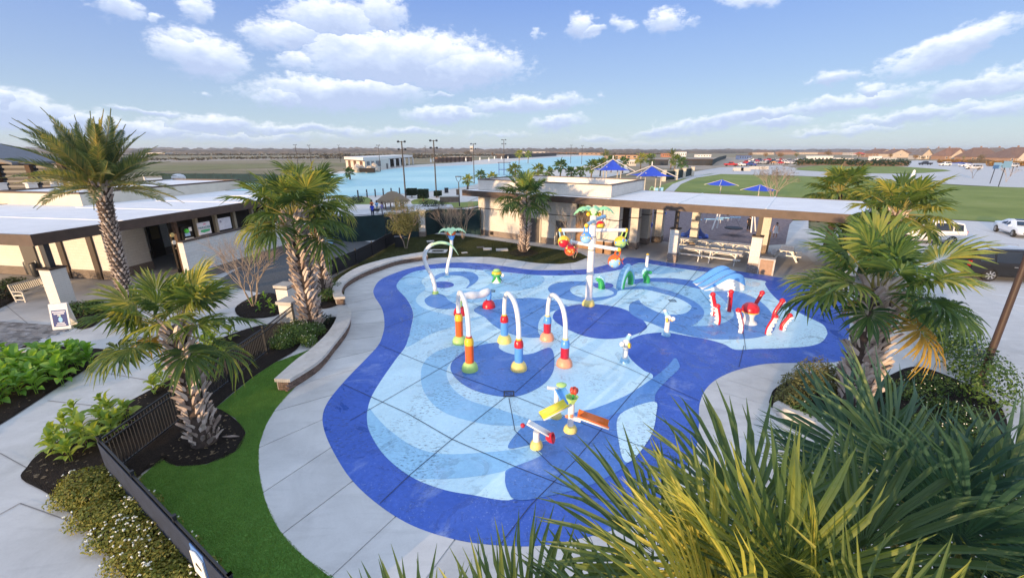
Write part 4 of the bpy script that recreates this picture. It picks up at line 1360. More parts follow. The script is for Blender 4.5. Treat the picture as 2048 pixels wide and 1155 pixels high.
ur = thing('raised_roof_block', 'cream parapet block standing on the left flat roof, orange lit end', 'building', P1 + Vector((0, 0, 4.41)))
b = MB(); n = 4
cx = sum(p[0] for p in poly) / 4; cy = sum(p[1] for p in poly) / 4
def inset(pl_, q):
    return [(x + (cx - x) * q, y + (cy - y) * q) for x, y in pl_]
for i in range(4):
    o0, o1 = poly[i], poly[(i + 1) % 4]
    i0, i1 = inset(poly, .025)[i], inset(poly, .025)[(i + 1) % 4]
    b.prism([o0, o1, i1, i0], 4.41, 5.295)
b.build('parapet', M_STUCCO, ur)
b = MB(); b.prism(inset(poly, .025), 5.2, 5.3); b.build('roof', M_ROOF, ur)
b = MB()
for i in range(4):
    o0, o1 = inset(poly, -.004)[i], inset(poly, -.004)[(i + 1) % 4]
    i0, i1 = inset(poly, .03)[i], inset(poly, .03)[(i + 1) % 4]
    b.prism([o0, o1, i1, i0], 5.30, 5.43)
b.build('coping', M_FASCIA, ur)
for (u, v, sx, sy, sz, nm, lab) in ((358, 359, 1.6, 1.0, .7, 'roof_unit', 'grey rounded ventilator on the left roof near its right end'), (292, 367, .22, .22, .8, 'vent_pipe', 'thin white vent pipe standing on the left roof'),
                                    (333, 366, .9, .5, .3, 'roof_hatch', 'low grey hatch on the left roof beside the ventilator'), (110, 376, .5, .4, .7, 'vent_pipe', 'white vent pipe before the dark timber hall, rightmost of a row'), (66, 380, .7, .4, .6, 'vent_box', 'white vent box before the dark timber hall, middle of a row'), (6, 381, .6, .4, .6, 'vent_box', 'white vent box at the left edge before the dark timber hall'), (148, 373, .5, .4, .6, 'vent_box', 'white vent box behind the date palm crown on the left roof'), (125, 377, .3, .3, .8, 'vent_pipe', 'white pipe on the left roof between two vent boxes')):
    g = G(u, v, 5.0)
    b = MB()
    if nm == 'roof_unit':
        b.lathe([(.75, 0), (.75, .35), (.6, .55), (.25, .68), (0, .7)], g, 14)
    elif nm == 'vent_pipe':
        b.lathe([(sx / 2, 0), (sx / 2, sz), (sx * .8, sz), (sx * .8, sz + .12), (0, sz + .15)], g, 10)
    else:
        b.box((g.x, g.y, 5.0 + sz / 2), (sx, sy, sz), LANG); b.box((g.x, g.y, 5.0 + sz + .04), (sx * 1.25, sy * 1.25, .08), LANG)
    b.solo(nm, mat('galvanised', (.55, .56, .57), .5, .1, 3), lab, 'roof vent')
M_CORR = mat('dark_corrugated', (.032, .034, .042), .6, .2, 2)
hall = thing('timber_hall', 'dark corrugated hall with timber posts and a grey pitched roof at far left', 'building', (-52, 46, 0))
b = MB(); b.box((-56, 47, 3.6), (22, .2, 7.2)); b.build('wall', M_CORR, hall)
b = MB()
for k in range(14):
    b.box((-56, 46.86, .35 + k * .5), (22, .09, .22))
b.build('corrugation', mat('corrugated_rib', (.10, .105, .12), .5), hall, kind='stuff')
for xx in (-58.5, -54.2, -50.6, -47.2):
    b = MB(); b.box((xx, 46.6, 3.7), (.5, .35, 7.4)); b.build('post', M_TIMBER, hall)
b = MB(); b.extrude([(-66, 45.2, 7.2), (-49.6, 45.2, 7.2), (-49.6, 45.2, 7.25), (-56, 45.2, 8.6), (-66, 45.2, 10.2)], (0, .4, 0)); b.build('gable', mat('gable_boards', (.25, .19, .15), .8, .2, 3), hall)
b = MB(); b.extrude([(-50, 44.6, 7.1), (-50, 44.6, 7.35), (-56, 44.6, 9.0), (-70, 44.6, 11.7), (-70, 44.6, 11.4), (-56, 44.6, 8.7)], (0, 6, 0)); b.build('roof', mat('slate_roof', (.12, .125, .14), .6, .15, 2), hall)
b = MB(); b.box((-59, 46.75, 6.55), (8, .1, 1.1)); b.build('window_band', mat('lit_shutter', (.42, .25, .11), .7, .3, 2), hall)
pw = thing('patio_wall', 'long white block wall on a dark brick base, end face lit orange', 'wall', L(6.6, -1.6))
b = MB(); lbox(b, 6.6, 18.4, -1.7, -1.28, .6, 2.74); b.build('wall_block', M_LW, pw)
b = MB(); lbox(b, 6.57, 18.43, -1.73, -1.25, 0, .6); b.build('brick_base', M_LB, pw)
b = MB(); lbox(b, 6.55, 18.45, -1.75, -1.23, 2.74, 2.8); b.build('coping', M_BROWN, pw)
bar = thing('bar_partition', 'dark bar front with bronze posts under the left roof edge', 'wall', L(13.5, 1.2))
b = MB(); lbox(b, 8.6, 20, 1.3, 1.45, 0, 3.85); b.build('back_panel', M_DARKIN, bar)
for s0 in (8.3, 10.0, 11.75, 13.6, 15.6):
    b = MB(); lbox(b, s0, s0 + .22, .5, .75, 0, 3.85); b.build('post', M_TIMBER if s0 < 9 else mat('tan_column', (.30, .26, .19), .8), bar)
b = MB(); lbox(b, 8.3, 19, .3, .9, 1.85, 1.95); b.build('counter', M_BROWN, bar)
def flat_text(txt, size, name, m, parent, origin, right, up, align='CENTER'):
    cu = bpy.data.curves.new(name, 'FONT')
    cu.body = txt
    cu.size = size
    cu.align_x = align
    cu.align_y = 'CENTER'
    cu.extrude = .004
    tmp = bpy.data.objects.new('tmp_text', cu)
    COL.objects.link(tmp)
    bpy.context.view_layer.update()
    me = bpy.data.meshes.new_from_object(tmp.evaluated_get(bpy.context.evaluated_depsgraph_get()))
    bpy.data.objects.remove(tmp)
    right = Vector(right).normalized(); up = Vector(up).normalized()
    nn = right.cross(up)
    org = world_origin(parent) if parent else Vector()
    for v in me.vertices:
        p = Vector(origin) + right * v.co.x + up * v.co.y + nn * v.co.z
        v.co = p - org
    me.materials.clear()
    me.materials.append(m)
    o = bpy.data.objects.new(name, me)
    COL.objects.link(o)
    o.parent = parent
    return o
def board(name, label, cat, s0, s1, t, z0, z1, m):
    o = thing(name, label, cat, L((s0 + s1) / 2, t, z0))
    b = MB(); lbox(b, s0, s1, t, t + .05, z0, z1); b.build('panel', m, o)
    return o
M_BANNER = mat('banner_white', (.70, .70, .76), .7, .1, 4)
bn = board('banner', 'white banner with green and blue PARADISE lettering under the left roof', 'banner', 10.05, 11.15, .45, 2.5, 3.4, M_BANNER)
flat_text('PARADISE', .24, 'lettering', mat('banner_teal', (.02, .22, .26), .6), bn, L(10.6, .435, 3.0), DL, (0, 0, 1))
b = MB(); b.extrude([L(10.2, .438, 2.72), L(10.5, .438, 2.64), L(11.0, .438, 2.70), L(11.08, .438, 2.84), L(10.6, .438, 2.86), L(10.25, .438, 2.85)], TL * .008); b.build('green_swash', mat('banner_green', (.06, .42, .18), .6), bn)
b = MB(); b.extrude([L(10.5, .438, 3.2), L(10.75, .438, 3.2), L(10.8, .438, 3.28), L(10.6, .438, 3.3)], TL * .008); b.build('pink_emblem', mat('banner_pink', (.7, .3, .4), .6), bn)
bn = board('banner', 'plain white banner with a small grey emblem, right of the lettered one', 'banner', 11.95, 13.15, .45, 2.55, 3.45, M_BANNER)
b = MB(); b.extrude([L(12.15 + .1 * math.cos(a), .438, 3.2 + .1 * math.sin(a)) for a in [i * .785 for i in range(8)]], TL * .008); b.build('emblem', mat('banner_grey', (.35, .34, .40), .6), bn)
dp = thing('bar_display', 'colourful bar display with a bright green disc beside the banner', 'sign', L(9.2, .6, 2.0))
b = MB(); lbox(b, 8.85, 9.65, .62, .68, 2.15, 3.3); b.build('backboard', M_DARKIN, dp)
b = MB(); b.ball(L(9.15, .52, 3.0), .17, 10, (1, 1, 1)); b.build('green_disc', mat('neon_green', (.10, .62, .06), .4), dp, True)
b = MB(); lbox(b, 9.02, 9.42, .55, .6, 2.62, 2.85); b.build('blue_panel', mat('display_blue', (.35, .55, .80), .5), dp)
b = MB(); lbox(b, 9.4, 9.62, .55, .6, 2.92, 3.2); b.build('white_card', M_WHITE, dp)
b = MB(); lbox(b, 8.95, 9.6, .5, .6, 2.4, 2.47); b.build('shelf', M_WHITE, dp)
for k, (zz, cc) in enumerate(((2.95, (.55, .45, .18)), (2.42, (.65, .66, .62)))):
    b = MB(); q = L(7.9, .42, zz); b.lathe([(.0, -.02), (.15, -.02), (.15, .03), (0, .03)], q, 12, axis=-TL)
    b.solo('wall_clock', mat('roundel_%s' % ('gold' if k == 0 else 'pale'), cc, .5), ('gold' if k == 0 else 'pale') + ' round plaque hanging left of the green bar display', 'plaque')
g = thing('menu_stand', 'orange lit slatted crate stand in the dark entrance of the left building', 'stand', L(10.2, 1.8))
b = MB(); lbox(b, 10.0, 10.08, 1.2, 2.5, 0, 1.1); b.build('board', M_BROWN, g)
for k in range(3):
    b = MB(); lbox(b, 9.95, 10.0, 1.25, 2.45, .25 + .28 * k, .50 + .28 * k); b.build('plank', mat('warm_plank', (.60, .42, .22), .7, .15, 4), g)
cc = G(134, 624)
co = thing('roof_column', 'white brick column with a dark post carrying the left roof corner', 'column', cc)
Mx = Matrix.Rotation(LANG, 3, 'Z')
b = MB(); b.box((cc.x, cc.y, 1.52), (.74, .74, 1.96), LANG); b.build('shaft', brick_mat('white_block_col', DL, (.70, .68, .64), (.66, .64, .60), (.6, .58, .54), .4, .1, bump=.3), co)
b = MB(); b.box((cc.x, cc.y, .27), (.78, .78, .54), LANG); b.build('brick_base', M_LB, co)
b = MB(); b.box((cc.x, cc.y, 2.54), (.84, .84, .08), LANG); b.build('cap', M_BROWN, co)
b = MB(); b.box((cc.x, cc.y, 3.22), (.26, .26, 1.28), LANG); b.build('post', M_DMETAL, co)
B0 = Vector((-5.09, 44.6, 0))
DB = Vector((.833, -.554, 0)).normalized()
TB = Vector((-DB.y, DB.x, 0))
BANG = math.atan2(DB.y, DB.x)
M_BW = brick_mat('white_block_mid', DB, (.68, .65, .60), (.63, .60, .55), (.55, .52, .48), .4, .2, bump=.35)
M_BB = brick_mat('dark_brick_mid', DB, (.15, .11, .09), (.27, .21, .17), (.42, .38, .34), .30, .10, bump=.4)
def Bp(s, t, z=0.0):
    p = B0 + DB * s + TB * t
    return Vector((p.x, p.y, z))
def bbox_(b, s0, s1, t0, t1, z0, z1):
    return b.prism([Bp(s0, t0)[:2], Bp(s1, t0)[:2], Bp(s1, t1)[:2], Bp(s0, t1)[:2]], z0, z1)
rb = thing('restroom_building', 'white brick restroom building with a raised parapet block and brown doors', 'building', Bp(8, 5))
ZR0, ZR1 = 4.1, 4.66
b = MB()
bbox_(b, 1.1, 15.4, 1.25, 10.2, .56, ZR0)
b.build('wall', M_BW, rb)
b = MB(); bbox_(b, 1.06, 15.44, 1.21, 10.24, 0, .56); b.build('brick_base', M_BB, rb)
b = MB(); bbox_(b, 1.08, 15.42, 1.23, 10.22, 2.76, 2.84); b.build('band_course', M_BROWN, rb)
b = MB(); bbox_(b, 1.3, 15.2, 1.45, 10.0, ZR1 + .3, ZR1 + .4); b.build('upper_roof', M_ROOF, rb)
b = MB()
bbox_(b, 1.1, 15.4, 1.25, 1.5, ZR1, 5.66); bbox_(b, 1.1, 15.4, 9.95, 10.2, ZR1, 5.66); bbox_(b, 1.1, 1.35, 1.5, 9.95, ZR1, 5.66); bbox_(b, 15.15, 15.4, 1.5, 9.95, ZR1, 5.66)
b.build('parapet', M_BW, rb)
b = MB()
bbox_(b, 1.05, 15.45, 1.2, 1.55, 5.66, 5.73); bbox_(b, 1.05, 15.45, 9.9, 10.25, 5.66, 5.73); bbox_(b, 1.05, 1.4, 1.55, 9.9, 5.66, 5.73); bbox_(b, 15.1, 15.45, 1.55, 9.9, 5.66, 5.73)
b.build('coping', M_FASCIA, rb)
for s0, w_ in ((7.45, 1.1), (10.25, 1.15)):
    d = MB(); bbox_(d, s0, s0 + w_, 1.15, 1.22, 0, 2.3); d = d.build('door', M_DOORG, rb)
    h = MB(); bbox_(h, s0 + .12, s0 + .17, 1.08, 1.15, .95, 1.2); h.build('handle', M_WHITE, d)
    f = MB(); bbox_(f, s0 - .1, s0, 1.10, 1.24, 0, 2.4); bbox_(f, s0 + w_, s0 + w_ + .1, 1.10, 1.24, 0, 2.4); bbox_(f, s0 - .1, s0 + w_ + .1, 1.10, 1.24, 2.3, 2.42); f.build('door_frame', M_STUCCO, rb)
b = MB(); bbox_(b, 12.3, 13.9, 1.16, 1.22, 0, 3.2); b.build('tan_panel', M_TAN, rb)
w = MB(); bbox_(w, 12.35, 13.85, 1.12, 1.22, 3.2, 4.08); w = w.build('window', M_BROWN, rb)
b = MB(); bbox_(b, 12.55, 13.65, 1.09, 1.12, 3.34, 3.92); b.build('pane', mat('olive_pane', (.22, .22, .06), .2), w)
b = MB(); bbox_(b, 2.6, 3.0, 1.17, 1.21, .15, .5); b.build('vent_grille', M_DARKIN, rb)
for k, (s0, t0) in enumerate(((13.95, .9), (15.5, 1.0), (16.4, 3.4), (16.6, 6.0), (17.4, 7.6))):
    p = MB(); bbox_(p, s0, s0 + .85, t0, t0 + .85, .56, ZR0); p = p.build('pier', M_BW, rb)
    q = MB(); bbox_(q, s0 - .03, s0 + .88, t0 - .03, t0 + .88, 0, .56); q.build('brick_base', M_BB, p)
    q = MB(); bbox_(q, s0 - .02, s0 + .87, t0 - .02, t0 + .87, 2.76, 2.84); q.build('band_course', M_BROWN, p)
b = MB(); bbox_(b, 15.45, 15.6, 2.0, 9.5, 0, ZR0); b.build('side_panel', M_TIMBER, rb)
for k, s0 in enumerate((14.75, 15.55)):
    o = thing('planter_box', 'tan slatted bin against the restroom corner, %s of two' % ('left' if k == 0 else 'right'), 'bin', Bp(s0 + .3, .45), group='tan bins by the restroom corner')
    b = MB(); bbox_(b, s0, s0 + .62, .15, .75, 0, 1.05); b.build('body', M_TAN, o)
    b = MB(); bbox_(b, s0 - .03, s0 + .65, .12, .78, 1.05, 1.12); b.build('lid', M_CAP, o)
b = MB(); bbox_(b, 5.4, 6.9, 9.90, 9.95, 5.16, 5.42); o = b.build('parapet_sign', M_WHITE, rb)
pv = thing('pavilion', 'long flat pale roof pavilion on white brick columns beside the splash pad', 'pavilion', Bp(25, 5))
b = MB()
for s0, s1 in ((.06, 8), (8, 15.6), (15.6, 21.1), (21.1, 27), (27, 33.04)):
    q = MB(); bbox_(q, s0 + (.02 if s0 > 1 else 0), s1 - .02, .06, 10.0, ZR1 - .16, ZR1 - .03); q.build('roof_panel', M_ROOF, pv)
for s0 in (8, 15.6, 21.1, 27):
    q = MB(); bbox_(q, s0 - .07, s0 + .07, .1, 9.9, ZR1 - .03, ZR1 + .015); q.build('roof_seam', M_WHITE, pv)
b = MB()
bbox_(b, 0, 33.1, 0, .06, ZR0, ZR1); bbox_(b, 0, 33.1, 10.0, 10.06, ZR0, ZR1); bbox_(b, 0, .06, .06, 10, ZR0, ZR1); bbox_(b, 33.04, 33.1, .06, 10.0, ZR0, ZR1)
b.build('fascia', M_FASCIA, pv)
b = MB(); bbox_(b, .06, 33.04, .06, 10, ZR0 + .02, ZR0 + .08); b.build('soffit', mat('soffit_boards', (.30, .22, .16), .7, .2, 3), pv)
def column(s, t, hh=2.62, post=True):
    c = MB(); bbox_(c, s - .33, s + .33, t - .33, t + .33, .72, hh); c = c.build('column', M_BW, pv)
    q = MB(); bbox_(q, s - .36, s + .36, t - .36, t + .36, 0, .72); q.build('brick_base', M_BB, c)
    q = MB(); bbox_(q, s - .38, s + .38, t - .38, t + .38, hh, hh + .08); q.build('cap', M_BROWN, c)
    q = MB(); bbox_(q, s - .14, s + .14, t - .14, t + .14, hh + .08, ZR0 + .02); q.build('post', M_BROWN, c)
for s in (21.1, 26.8, 32.4):
    column(s, .75)
    column(s, 8.4, 3.3)
for s in (23.9, 29.8):
    o = thing('ceiling_fan', 'black ceiling fan hanging under the pavilion roof, %s' % ('above the picnic tables' if s < 25 else 'near its right end'), 'fan', Bp(s, 5, 3.7), group='ceiling fans under the pavilion')
    b = MB(); b.tube([Bp(s, 5, ZR0 + .02), Bp(s, 5, 3.62)], .03, 6); b.build('rod', M_DMETAL, o)
    b = MB(); b.lathe([(.02, -.12), (.14, -.1), (.16, .0), (.1, .08), (.03, .1)], Bp(s, 5, 3.62), 12); b.build('motor', M_DMETAL, o, True)
    for k in range(6):
        a = k * math.pi / 3 + .2
        q = Bp(s, 5, 3.6)
        b = MB(); b.bar(q + Vector((math.cos(a) * .15, math.sin(a) * .15, 0)), q + Vector((math.cos(a) * 1.7, math.sin(a) * 1.7, 0)), .15, .015); b.build('blade', M_DMETAL, o)
M_BRK = mat('wall_brick', (.17, .115, .09), .85, .35, 9.0, .4, 60, rnd_amt=.35)
BRK = MB().box((0, 0, 0), (.195, .10, .058)).mesh('brick', M_BRK)
def seat_wall(label, inner_pix, outer_pix, zt, seed):
    pin = gsp(inner_pix, zt, False, 10)
    pout = gsp(outer_pix, zt, False, 10)
    N = 120
    pin, pout = resample(pin, N), resample(pout, N)
    t = thing('seat_wall', label, 'wall', (pin[N // 2].x, pin[N // 2].y, 0))
    Lw = length_param(pin)[-1]
    nst = max(4, int(Lw / .75))
    per = N // nst
    i = 0
    while i < N:
        j = min(N, i + per)
        if N - j < per * .5:
            j = N
        a = pin[i:j + 1]; o = pout[i:j + 1]
        m = MB(); n = len(a)
        gap = .005
        vs = []
        for z in (zt - .13, zt):
            for q in (a, o):
                for k, p in enumerate(q):
                    sh = Vector()
                    if k == 0: sh = (q[1] - q[0]).normalized() * gap
                    if k == n - 1: sh = (q[-2] - q[-1]).normalized() * gap
                    p = p + sh
                    vs.append((p.x, p.y, z))
        fs = []
        for k in range(n - 1):
            fs += [(2 * n + k, 2 * n + k + 1, 3 * n + k + 1, 3 * n + k), (k, n + k, n + k + 1, k + 1), (k, k + 1, 2 * n + k + 1, 2 * n + k), (n + k + 1, n + k, 3 * n + k, 3 * n + k + 1)]
        fs += [(0, 2 * n, 3 * n, n), (n - 1, 2 * n - 1, 4 * n - 1, 3 * n - 1)]
        m.add(vs, fs)
        m.build('cap_stone', M_CAP, t)
        i = j
    m = MB(); n = N + 1
    inn = .075
    a = [p + (q - p).normalized() * inn for p, q in zip(pin, pout)]
    o = [q + (p - q).normalized() * inn for p, q in zip(pin, pout)]
    vs = [(p.x, p.y, z) for z in (-.05, zt - .131) for q in (a, o) for p in q]
    fs = []
    for k in range(N):
        fs += [(k, k + 1, 2 * n + k + 1, 2 * n + k), (n + k + 1, n + k, 3 * n + k, 3 * n + k + 1), (2 * n + k, 2 * n + k + 1, 3 * n + k + 1, 3 * n + k)]
    fs += [(0, 2 * n, 3 * n, n), (N, 2 * n - 1, 4 * n - 1, 3 * n + N)]
    m.add(vs, fs)
    m.build('mortar_core', mat('mortar', (.34, .31, .28), .95), t)
    org = world_origin(t)
    rows = 4
    bh = (zt - .135) / rows
    cnt = 0
    for r_ in range(rows):
        s = .10 if r_ % 2 else 0
        acc_ = length_param(a)
        k = 0
        while s < acc_[-1] - .05:
            while k < len(acc_) - 2 and acc_[k + 1] < s:
                k += 1
            p = a[k].lerp(a[k + 1], (s - acc_[k]) / max(1e-6, acc_[k + 1] - acc_[k]))
            d = (a[k + 1] - a[k]).normalized()
            nrm = (pin[k] - pout[k]).normalized()
            inst(BRK, 'brick', t, (p.x - org.x - nrm.x * .035, p.y - org.y - nrm.y * .035, bh * (r_ + .5)), (0, 0, math.atan2(d.y, d.x)), (1, 1, bh / .072))
            cnt += 1
            s += .207
        for e, sg in ((0, -1), (N, 1)):
            p0, p1 = a[e], o[e]
            d = (p1 - p0); Ld = d.length; d.normalize()
            dirn = (a[1] - a[0]).normalized() * -1 if e == 0 else (a[-1] - a[-2]).normalized()
            x_ = .1
            while x_ < Ld - .02:
                p = p0 + d * x_ - dirn * .035
                inst(BRK, 'brick', t, (p.x - org.x, p.y - org.y, bh * (r_ + .5)), (0, 0, math.atan2(d.y, d.x)), (1, 1, bh / .072))
                x_ += .207
    return t
seat_wall('curved brick seat wall with pale stone cap ending near the twin palms', [(579, 758), (638, 720), (670, 683), (695, 650), (702, 628), (700, 614)], [(548, 757), (590, 720), (622, 696), (656, 663), (673, 634), (676, 614)], .47, 1)
seat_wall('far curved brick seat wall along the shaded lawn, bluish stained cap', [(690.5, 593), (683, 583), (686, 570), (699, 557), (729, 541), (763, 528.6), (800, 517.4), (855, 509)], [(668, 594), (665, 583), (667.5, 569.5), (687, 550), (720, 532), (763, 519), (800, 511), (850, 502.5)], .46, 2)
ledge = thing('planter_ledge', 'straight white concrete ledge edging the right planting bed', 'wall', G(1680, 880))
b = MB(); p0, p1 = G(1548, 820), G(1812, 945)
b.bar((p0.x, p0.y, .16), (p1.x, p1.y, .16), .30, .36); b.build('ledge_block', M_CAP, ledge)
for k, (u, v, hh) in enumerate(((577, 612, 1.25), (585, 646, 1.2))):
    g = G(u, v)
    o = thing('gate_pillar', ('rear' if k == 0 else 'front') + ' white brick gate pillar left of the twin palm trunks', 'pillar', g, group='gate pillars by the fence')
    b = MB(); b.box((g.x, g.y, .65), (.72, .72, .9), LANG); b.build('shaft', M_LW, o)
    b = MB(); b.box((g.x, g.y, .1), (.76, .76, .2), LANG); b.build('brick_base', M_LB, o)
    b = MB(); b.box((g.x, g.y, 1.12), (.68, .68, .05), LANG); b.build('joint_band', M_BROWN, o)
    b = MB(); b.box((g.x, g.y, hh + .02), (.86, .86, .16), LANG); b.build('cap_stone', M_CAP, o)
    b = None
PICK = MB().box((0, 0, .5), (.018, .018, 1.0)).mesh('picket', M_DMETAL)
def picket_fence(label, pts_, h, step, parts=True, screen=None, post_every=2.4, group=None, rail2=True):
    t = thing('metal_fence', label, 'fence', (pts_[0].x, pts_[0].y, 0), group=group)
    org = world_origin(t)
    scr = MB()
    joined = MB()
    for a, c in zip(pts_, pts_[1:]):
        d = c - a; Ld = d.length; d.normalize()
        n_post = max(1, int(round(Ld / post_every)))
        for k in range(n_post + 1):
            p = a + d * Ld * k / n_post
            m = MB(); m.box((p.x, p.y, (h + .08) / 2), (.065, .065, h + .08), math.atan2(d.y, d.x)); m.box((p.x, p.y, h + .09), (.085, .085, .03), math.atan2(d.y, d.x))
            m.build('post', M_DMETAL, t)
        for z in ((h - .02, h - .2, .14) if rail2 else (h - .02, .14)):
            m = MB(); m.bar((a.x, a.y, z), (c.x, c.y, z), .04, .04); m.build('rail', M_DMETAL, t)
        n = int(Ld / step)
        for k in range(1, n):
            p = a + d * Ld * k / n
            if parts:
                inst(PICK, 'picket', t, (p.x - org.x, p.y - org.y, .1), (0, 0, math.atan2(d.y, d.x)), (1, 1, h - .12))
            else:
                joined.box((p.x, p.y, h / 2), (.016, .016, h - .14), math.atan2(d.y, d.x))
        if screen:
            s = Vector((-d.y, d.x, 0)) * .045
            scr.add([(a.x + s.x, a.y + s.y, .1), (c.x + s.x, c.y + s.y, .1), (c.x + s.x, c.y + s.y, h - .05), (a.x + s.x, a.y + s.y, h - .05),
                     (a.x + s.x * 1.3, a.y + s.y * 1.3, .1), (c.x + s.x * 1.3, c.y + s.y * 1.3, .1), (c.x + s.x * 1.3, c.y + s.y * 1.3, h - .05), (a.x + s.x * 1.3, a.y + s.y * 1.3, h - .05)],
                    [(0, 1, 2, 3), (7, 6, 5, 4), (3, 2, 6, 7), (1, 0, 4, 5), (0, 3, 7, 4), (2, 1, 5, 6)])
    if not parts:
        joined.build('pickets', M_DMETAL, t, kind='stuff')
    if screen:
        scr.build('screen', screen, t)
    return t
FH = 1.22
cor = G(198, 878, FH); cor.z = 0
e2 = G(584, 611, FH); e2.z = 0
m2 = G(525, 656, FH); m2.z = 0
e1 = G(461, 1155, FH); e1.z = 0
f1 = G(530, 1225, FH); f1.z = 0
picket_fence('black picket fence with open bars running from the corner up to the gate pillars', [cor, m2, e2], FH, .105)
picket_fence('fence covered in dark navy screen along the bright turf lawn', [f1, e1, cor], FH, .11, screen=M_SCREEN)
mf = [G(u, v) for u, v in ((645, 561), (674, 548.6), (714, 530.5), (746, 513), (773, 497), (802, 482))]
picket_fence('low dark mesh fence between the gravel yard and the shaded lawn', mf, 1.22, .10, parts=False, screen=mat('grey_mesh_screen', (.05, .052, .062), .9), post_every=3.2)
def windscreen(label, pts_, h, every=2.6):
    t = thing('screen_fence', label, 'fence', (pts_[0].x, pts_[0].y, 0))
    for a, c in zip(pts_, pts_[1:]):
        d = c - a; Ld = d.length; d.normalize()
        n = max(1, int(round(Ld / every)))
        for k in range(n):
            p, q = a + d * Ld * k / n, a + d * Ld * (k + 1) / n
            sg = 8
            m = MB()
            for i in range(sg + 1):      # fabric sags and bellies a little between posts
                r_ = p.lerp(q, i / sg)
                off = Vector((-d.y, d.x, 0)) * (.05 * math.sin(math.pi * i / sg))
                for z, f in ((.05, 0), (h * .5, 1), (h - .06 - .03 * math.sin(math.pi * i / sg), .3)):
                    m.v.append((r_.x + off.x * f, r_.y + off.y * f, z))
            for i in range(sg):
                for j in range(2):
                    m.face((3 * i + j, 3 * i + 3 + j, 3 * i + 4 + j, 3 * i + 1 + j))
            m.build('screen_panel', M_GSCREEN, t, 'all')
        for k in range(n + 1):
            p = a + d * Ld * k / n
            m = MB(); m.tube([(p.x, p.y, 0), (p.x, p.y, h + .08)], .04, 7); m.lathe([(.05, h + .06), (.05, h + .1), (0, h + .14)], (p.x, p.y, 0), 7); m.build('post', M_DMETAL, t)
        m = MB(); m.tube([(a.x, a.y, h), (c.x, c.y, h)], .028, 6); m.build('rail', M_DMETAL, t)
    return t
windscreen('tall green screened fence left of the stone pillar behind the small tree', [G(640, 478), G(705, 485), G(838, 474)], 2.6)
windscreen('tall green screened fence between the stone pillar and the restroom building', [G(853, 471), G(880, 466), G(925, 467), G(962, 471)], 2.7)
windscreen('green screened fence beside the beach far behind the palapa', [Vector((-43, 105, 0)), Vector((-70, 118, 0)), Vector((-95, 120, 0))], 2.6, 5)
g = G(845, 472)
o = thing('stone_pillar', 'white brick pillar with a flat stone cap between two green screens', 'pillar', g)
b = MB(); b.box((g.x, g.y, 1.55), (.72, .72, 2.1), .1); b.build('shaft', M_BW, o)
b = MB(); b.box((g.x, g.y, .27), (.78, .78, .54), .1); b.build('brick_base', M_BB, o)
b = MB(); b.box((g.x, g.y, 2.67), (1.0, 1.0, .14), .1); b.build('cap_stone', M_CAP, o)
def paintc(name, col, rough=.32):
    return mat('gloss_' + name, col, rough, .06, 4, spec=.5, coat=.25)
C_WHITE = paintc('white', (.80, .80, .79))
C_RED = paintc('red', (.55, .012, .025))
C_DRED = paintc('crimson', (.46, .012, .035))
C_ORANGE = paintc('orange', (.80, .13, .012))
C_YEL = paintc('yellow', (.85, .52, .03))
C_CREAM = paintc('cream_yellow', (.78, .64, .20), .45)
C_LIME = paintc('lime', (.42, .66, .20), .45)
C_SALMON = paintc('salmon', (.84, .34, .20), .45)
C_BLUE = paintc('azure', (.10, .33, .78))
C_PBLUE = paintc('pale_blue', (.30, .58, .82))
C_GREEN = paintc('green', (.03, .36, .10))
C_LGREEN = paintc('leaf_green', (.26, .62, .32))
C_MINT = paintc('mint', (.50, .76, .44))
def at(u, v, Y):
    """point on the sight line of (u, v) at distance Y ahead"""
    d = pix_dir(u, v)
    t = Y / d.y
    return Vector((d.x * t, Y, CAMH + d.z * t))
def dome(r, h, flare=1.0):
    return [(r * flare, 0), (r * flare, .03)] + [(r * math.cos(a) ** .85, .03 + (h - .03) * math.sin(a)) for a in [i * math.pi / 16 for i in range(1, 8)]] + [(r * .42, h), (0, h)]
def arch(label, front, rear, apex_v, cols, hs):
    g0, g1 = G(*front), G(*rear)
    mid = (g0 + g1) / 2
    t = thing('water_arch', label, 'water arch', mid, group='three water arches on the splash pad')
    cd_, cs, cc_, cr = cols
    zs, zc = hs           # sleeve height, collar height
    for g in (g0, g1):
        b = MB(); b.lathe(dome(.34, .40), g, 20); b.build('base_dome', cd_, t, True)
        b = MB(); b.lathe([(.175, .36), (.178, .40 + zs)], g, 18); b.build('sleeve', cs, t, True)
        z = .40 + zs
        b = MB(); b.lathe([(.188, z - .01), (.19, z + .02), (.188, z + zc * .45), (.165, z + zc * .75), (.125, z + zc), (0, z + zc)], g, 18); b.build('collar', cc_, t, True)
        b = MB(); b.lathe([(.118, z + zc - .01), (.122, z + zc + .05), (.10, z + zc + .06)], g, 16); b.build('ring', cr, t, True)
    z0 = .40 + zs + zc + .03
    za = zat(mid.x, mid.y, apex_v) - .05
    P = []
    for i in range(29):
        a = math.pi * i / 28
        q = math.copysign(abs(math.cos(a)) ** .75, math.cos(a))
        P.append(mid + (g0 - mid) * q + Vector((0, 0, z0 + (za - z0) * math.sin(a) ** .80)))
    b = MB(); b.tube(P, .098, 14); b.build('pipe', C_WHITE, t, True)
    return t
arch('white water arch on lime domes with orange sleeves, leftmost of three', (940, 739), (919.5, 685), 588, (C_LIME, C_ORANGE, C_YEL, C_RED), (.74, .30))
arch('white water arch on cream domes with blue sleeves and red collars, middle of three', (1037.4, 738), (1009, 683), 590, (C_CREAM, C_BLUE, C_RED, C_YEL), (.62, .30))
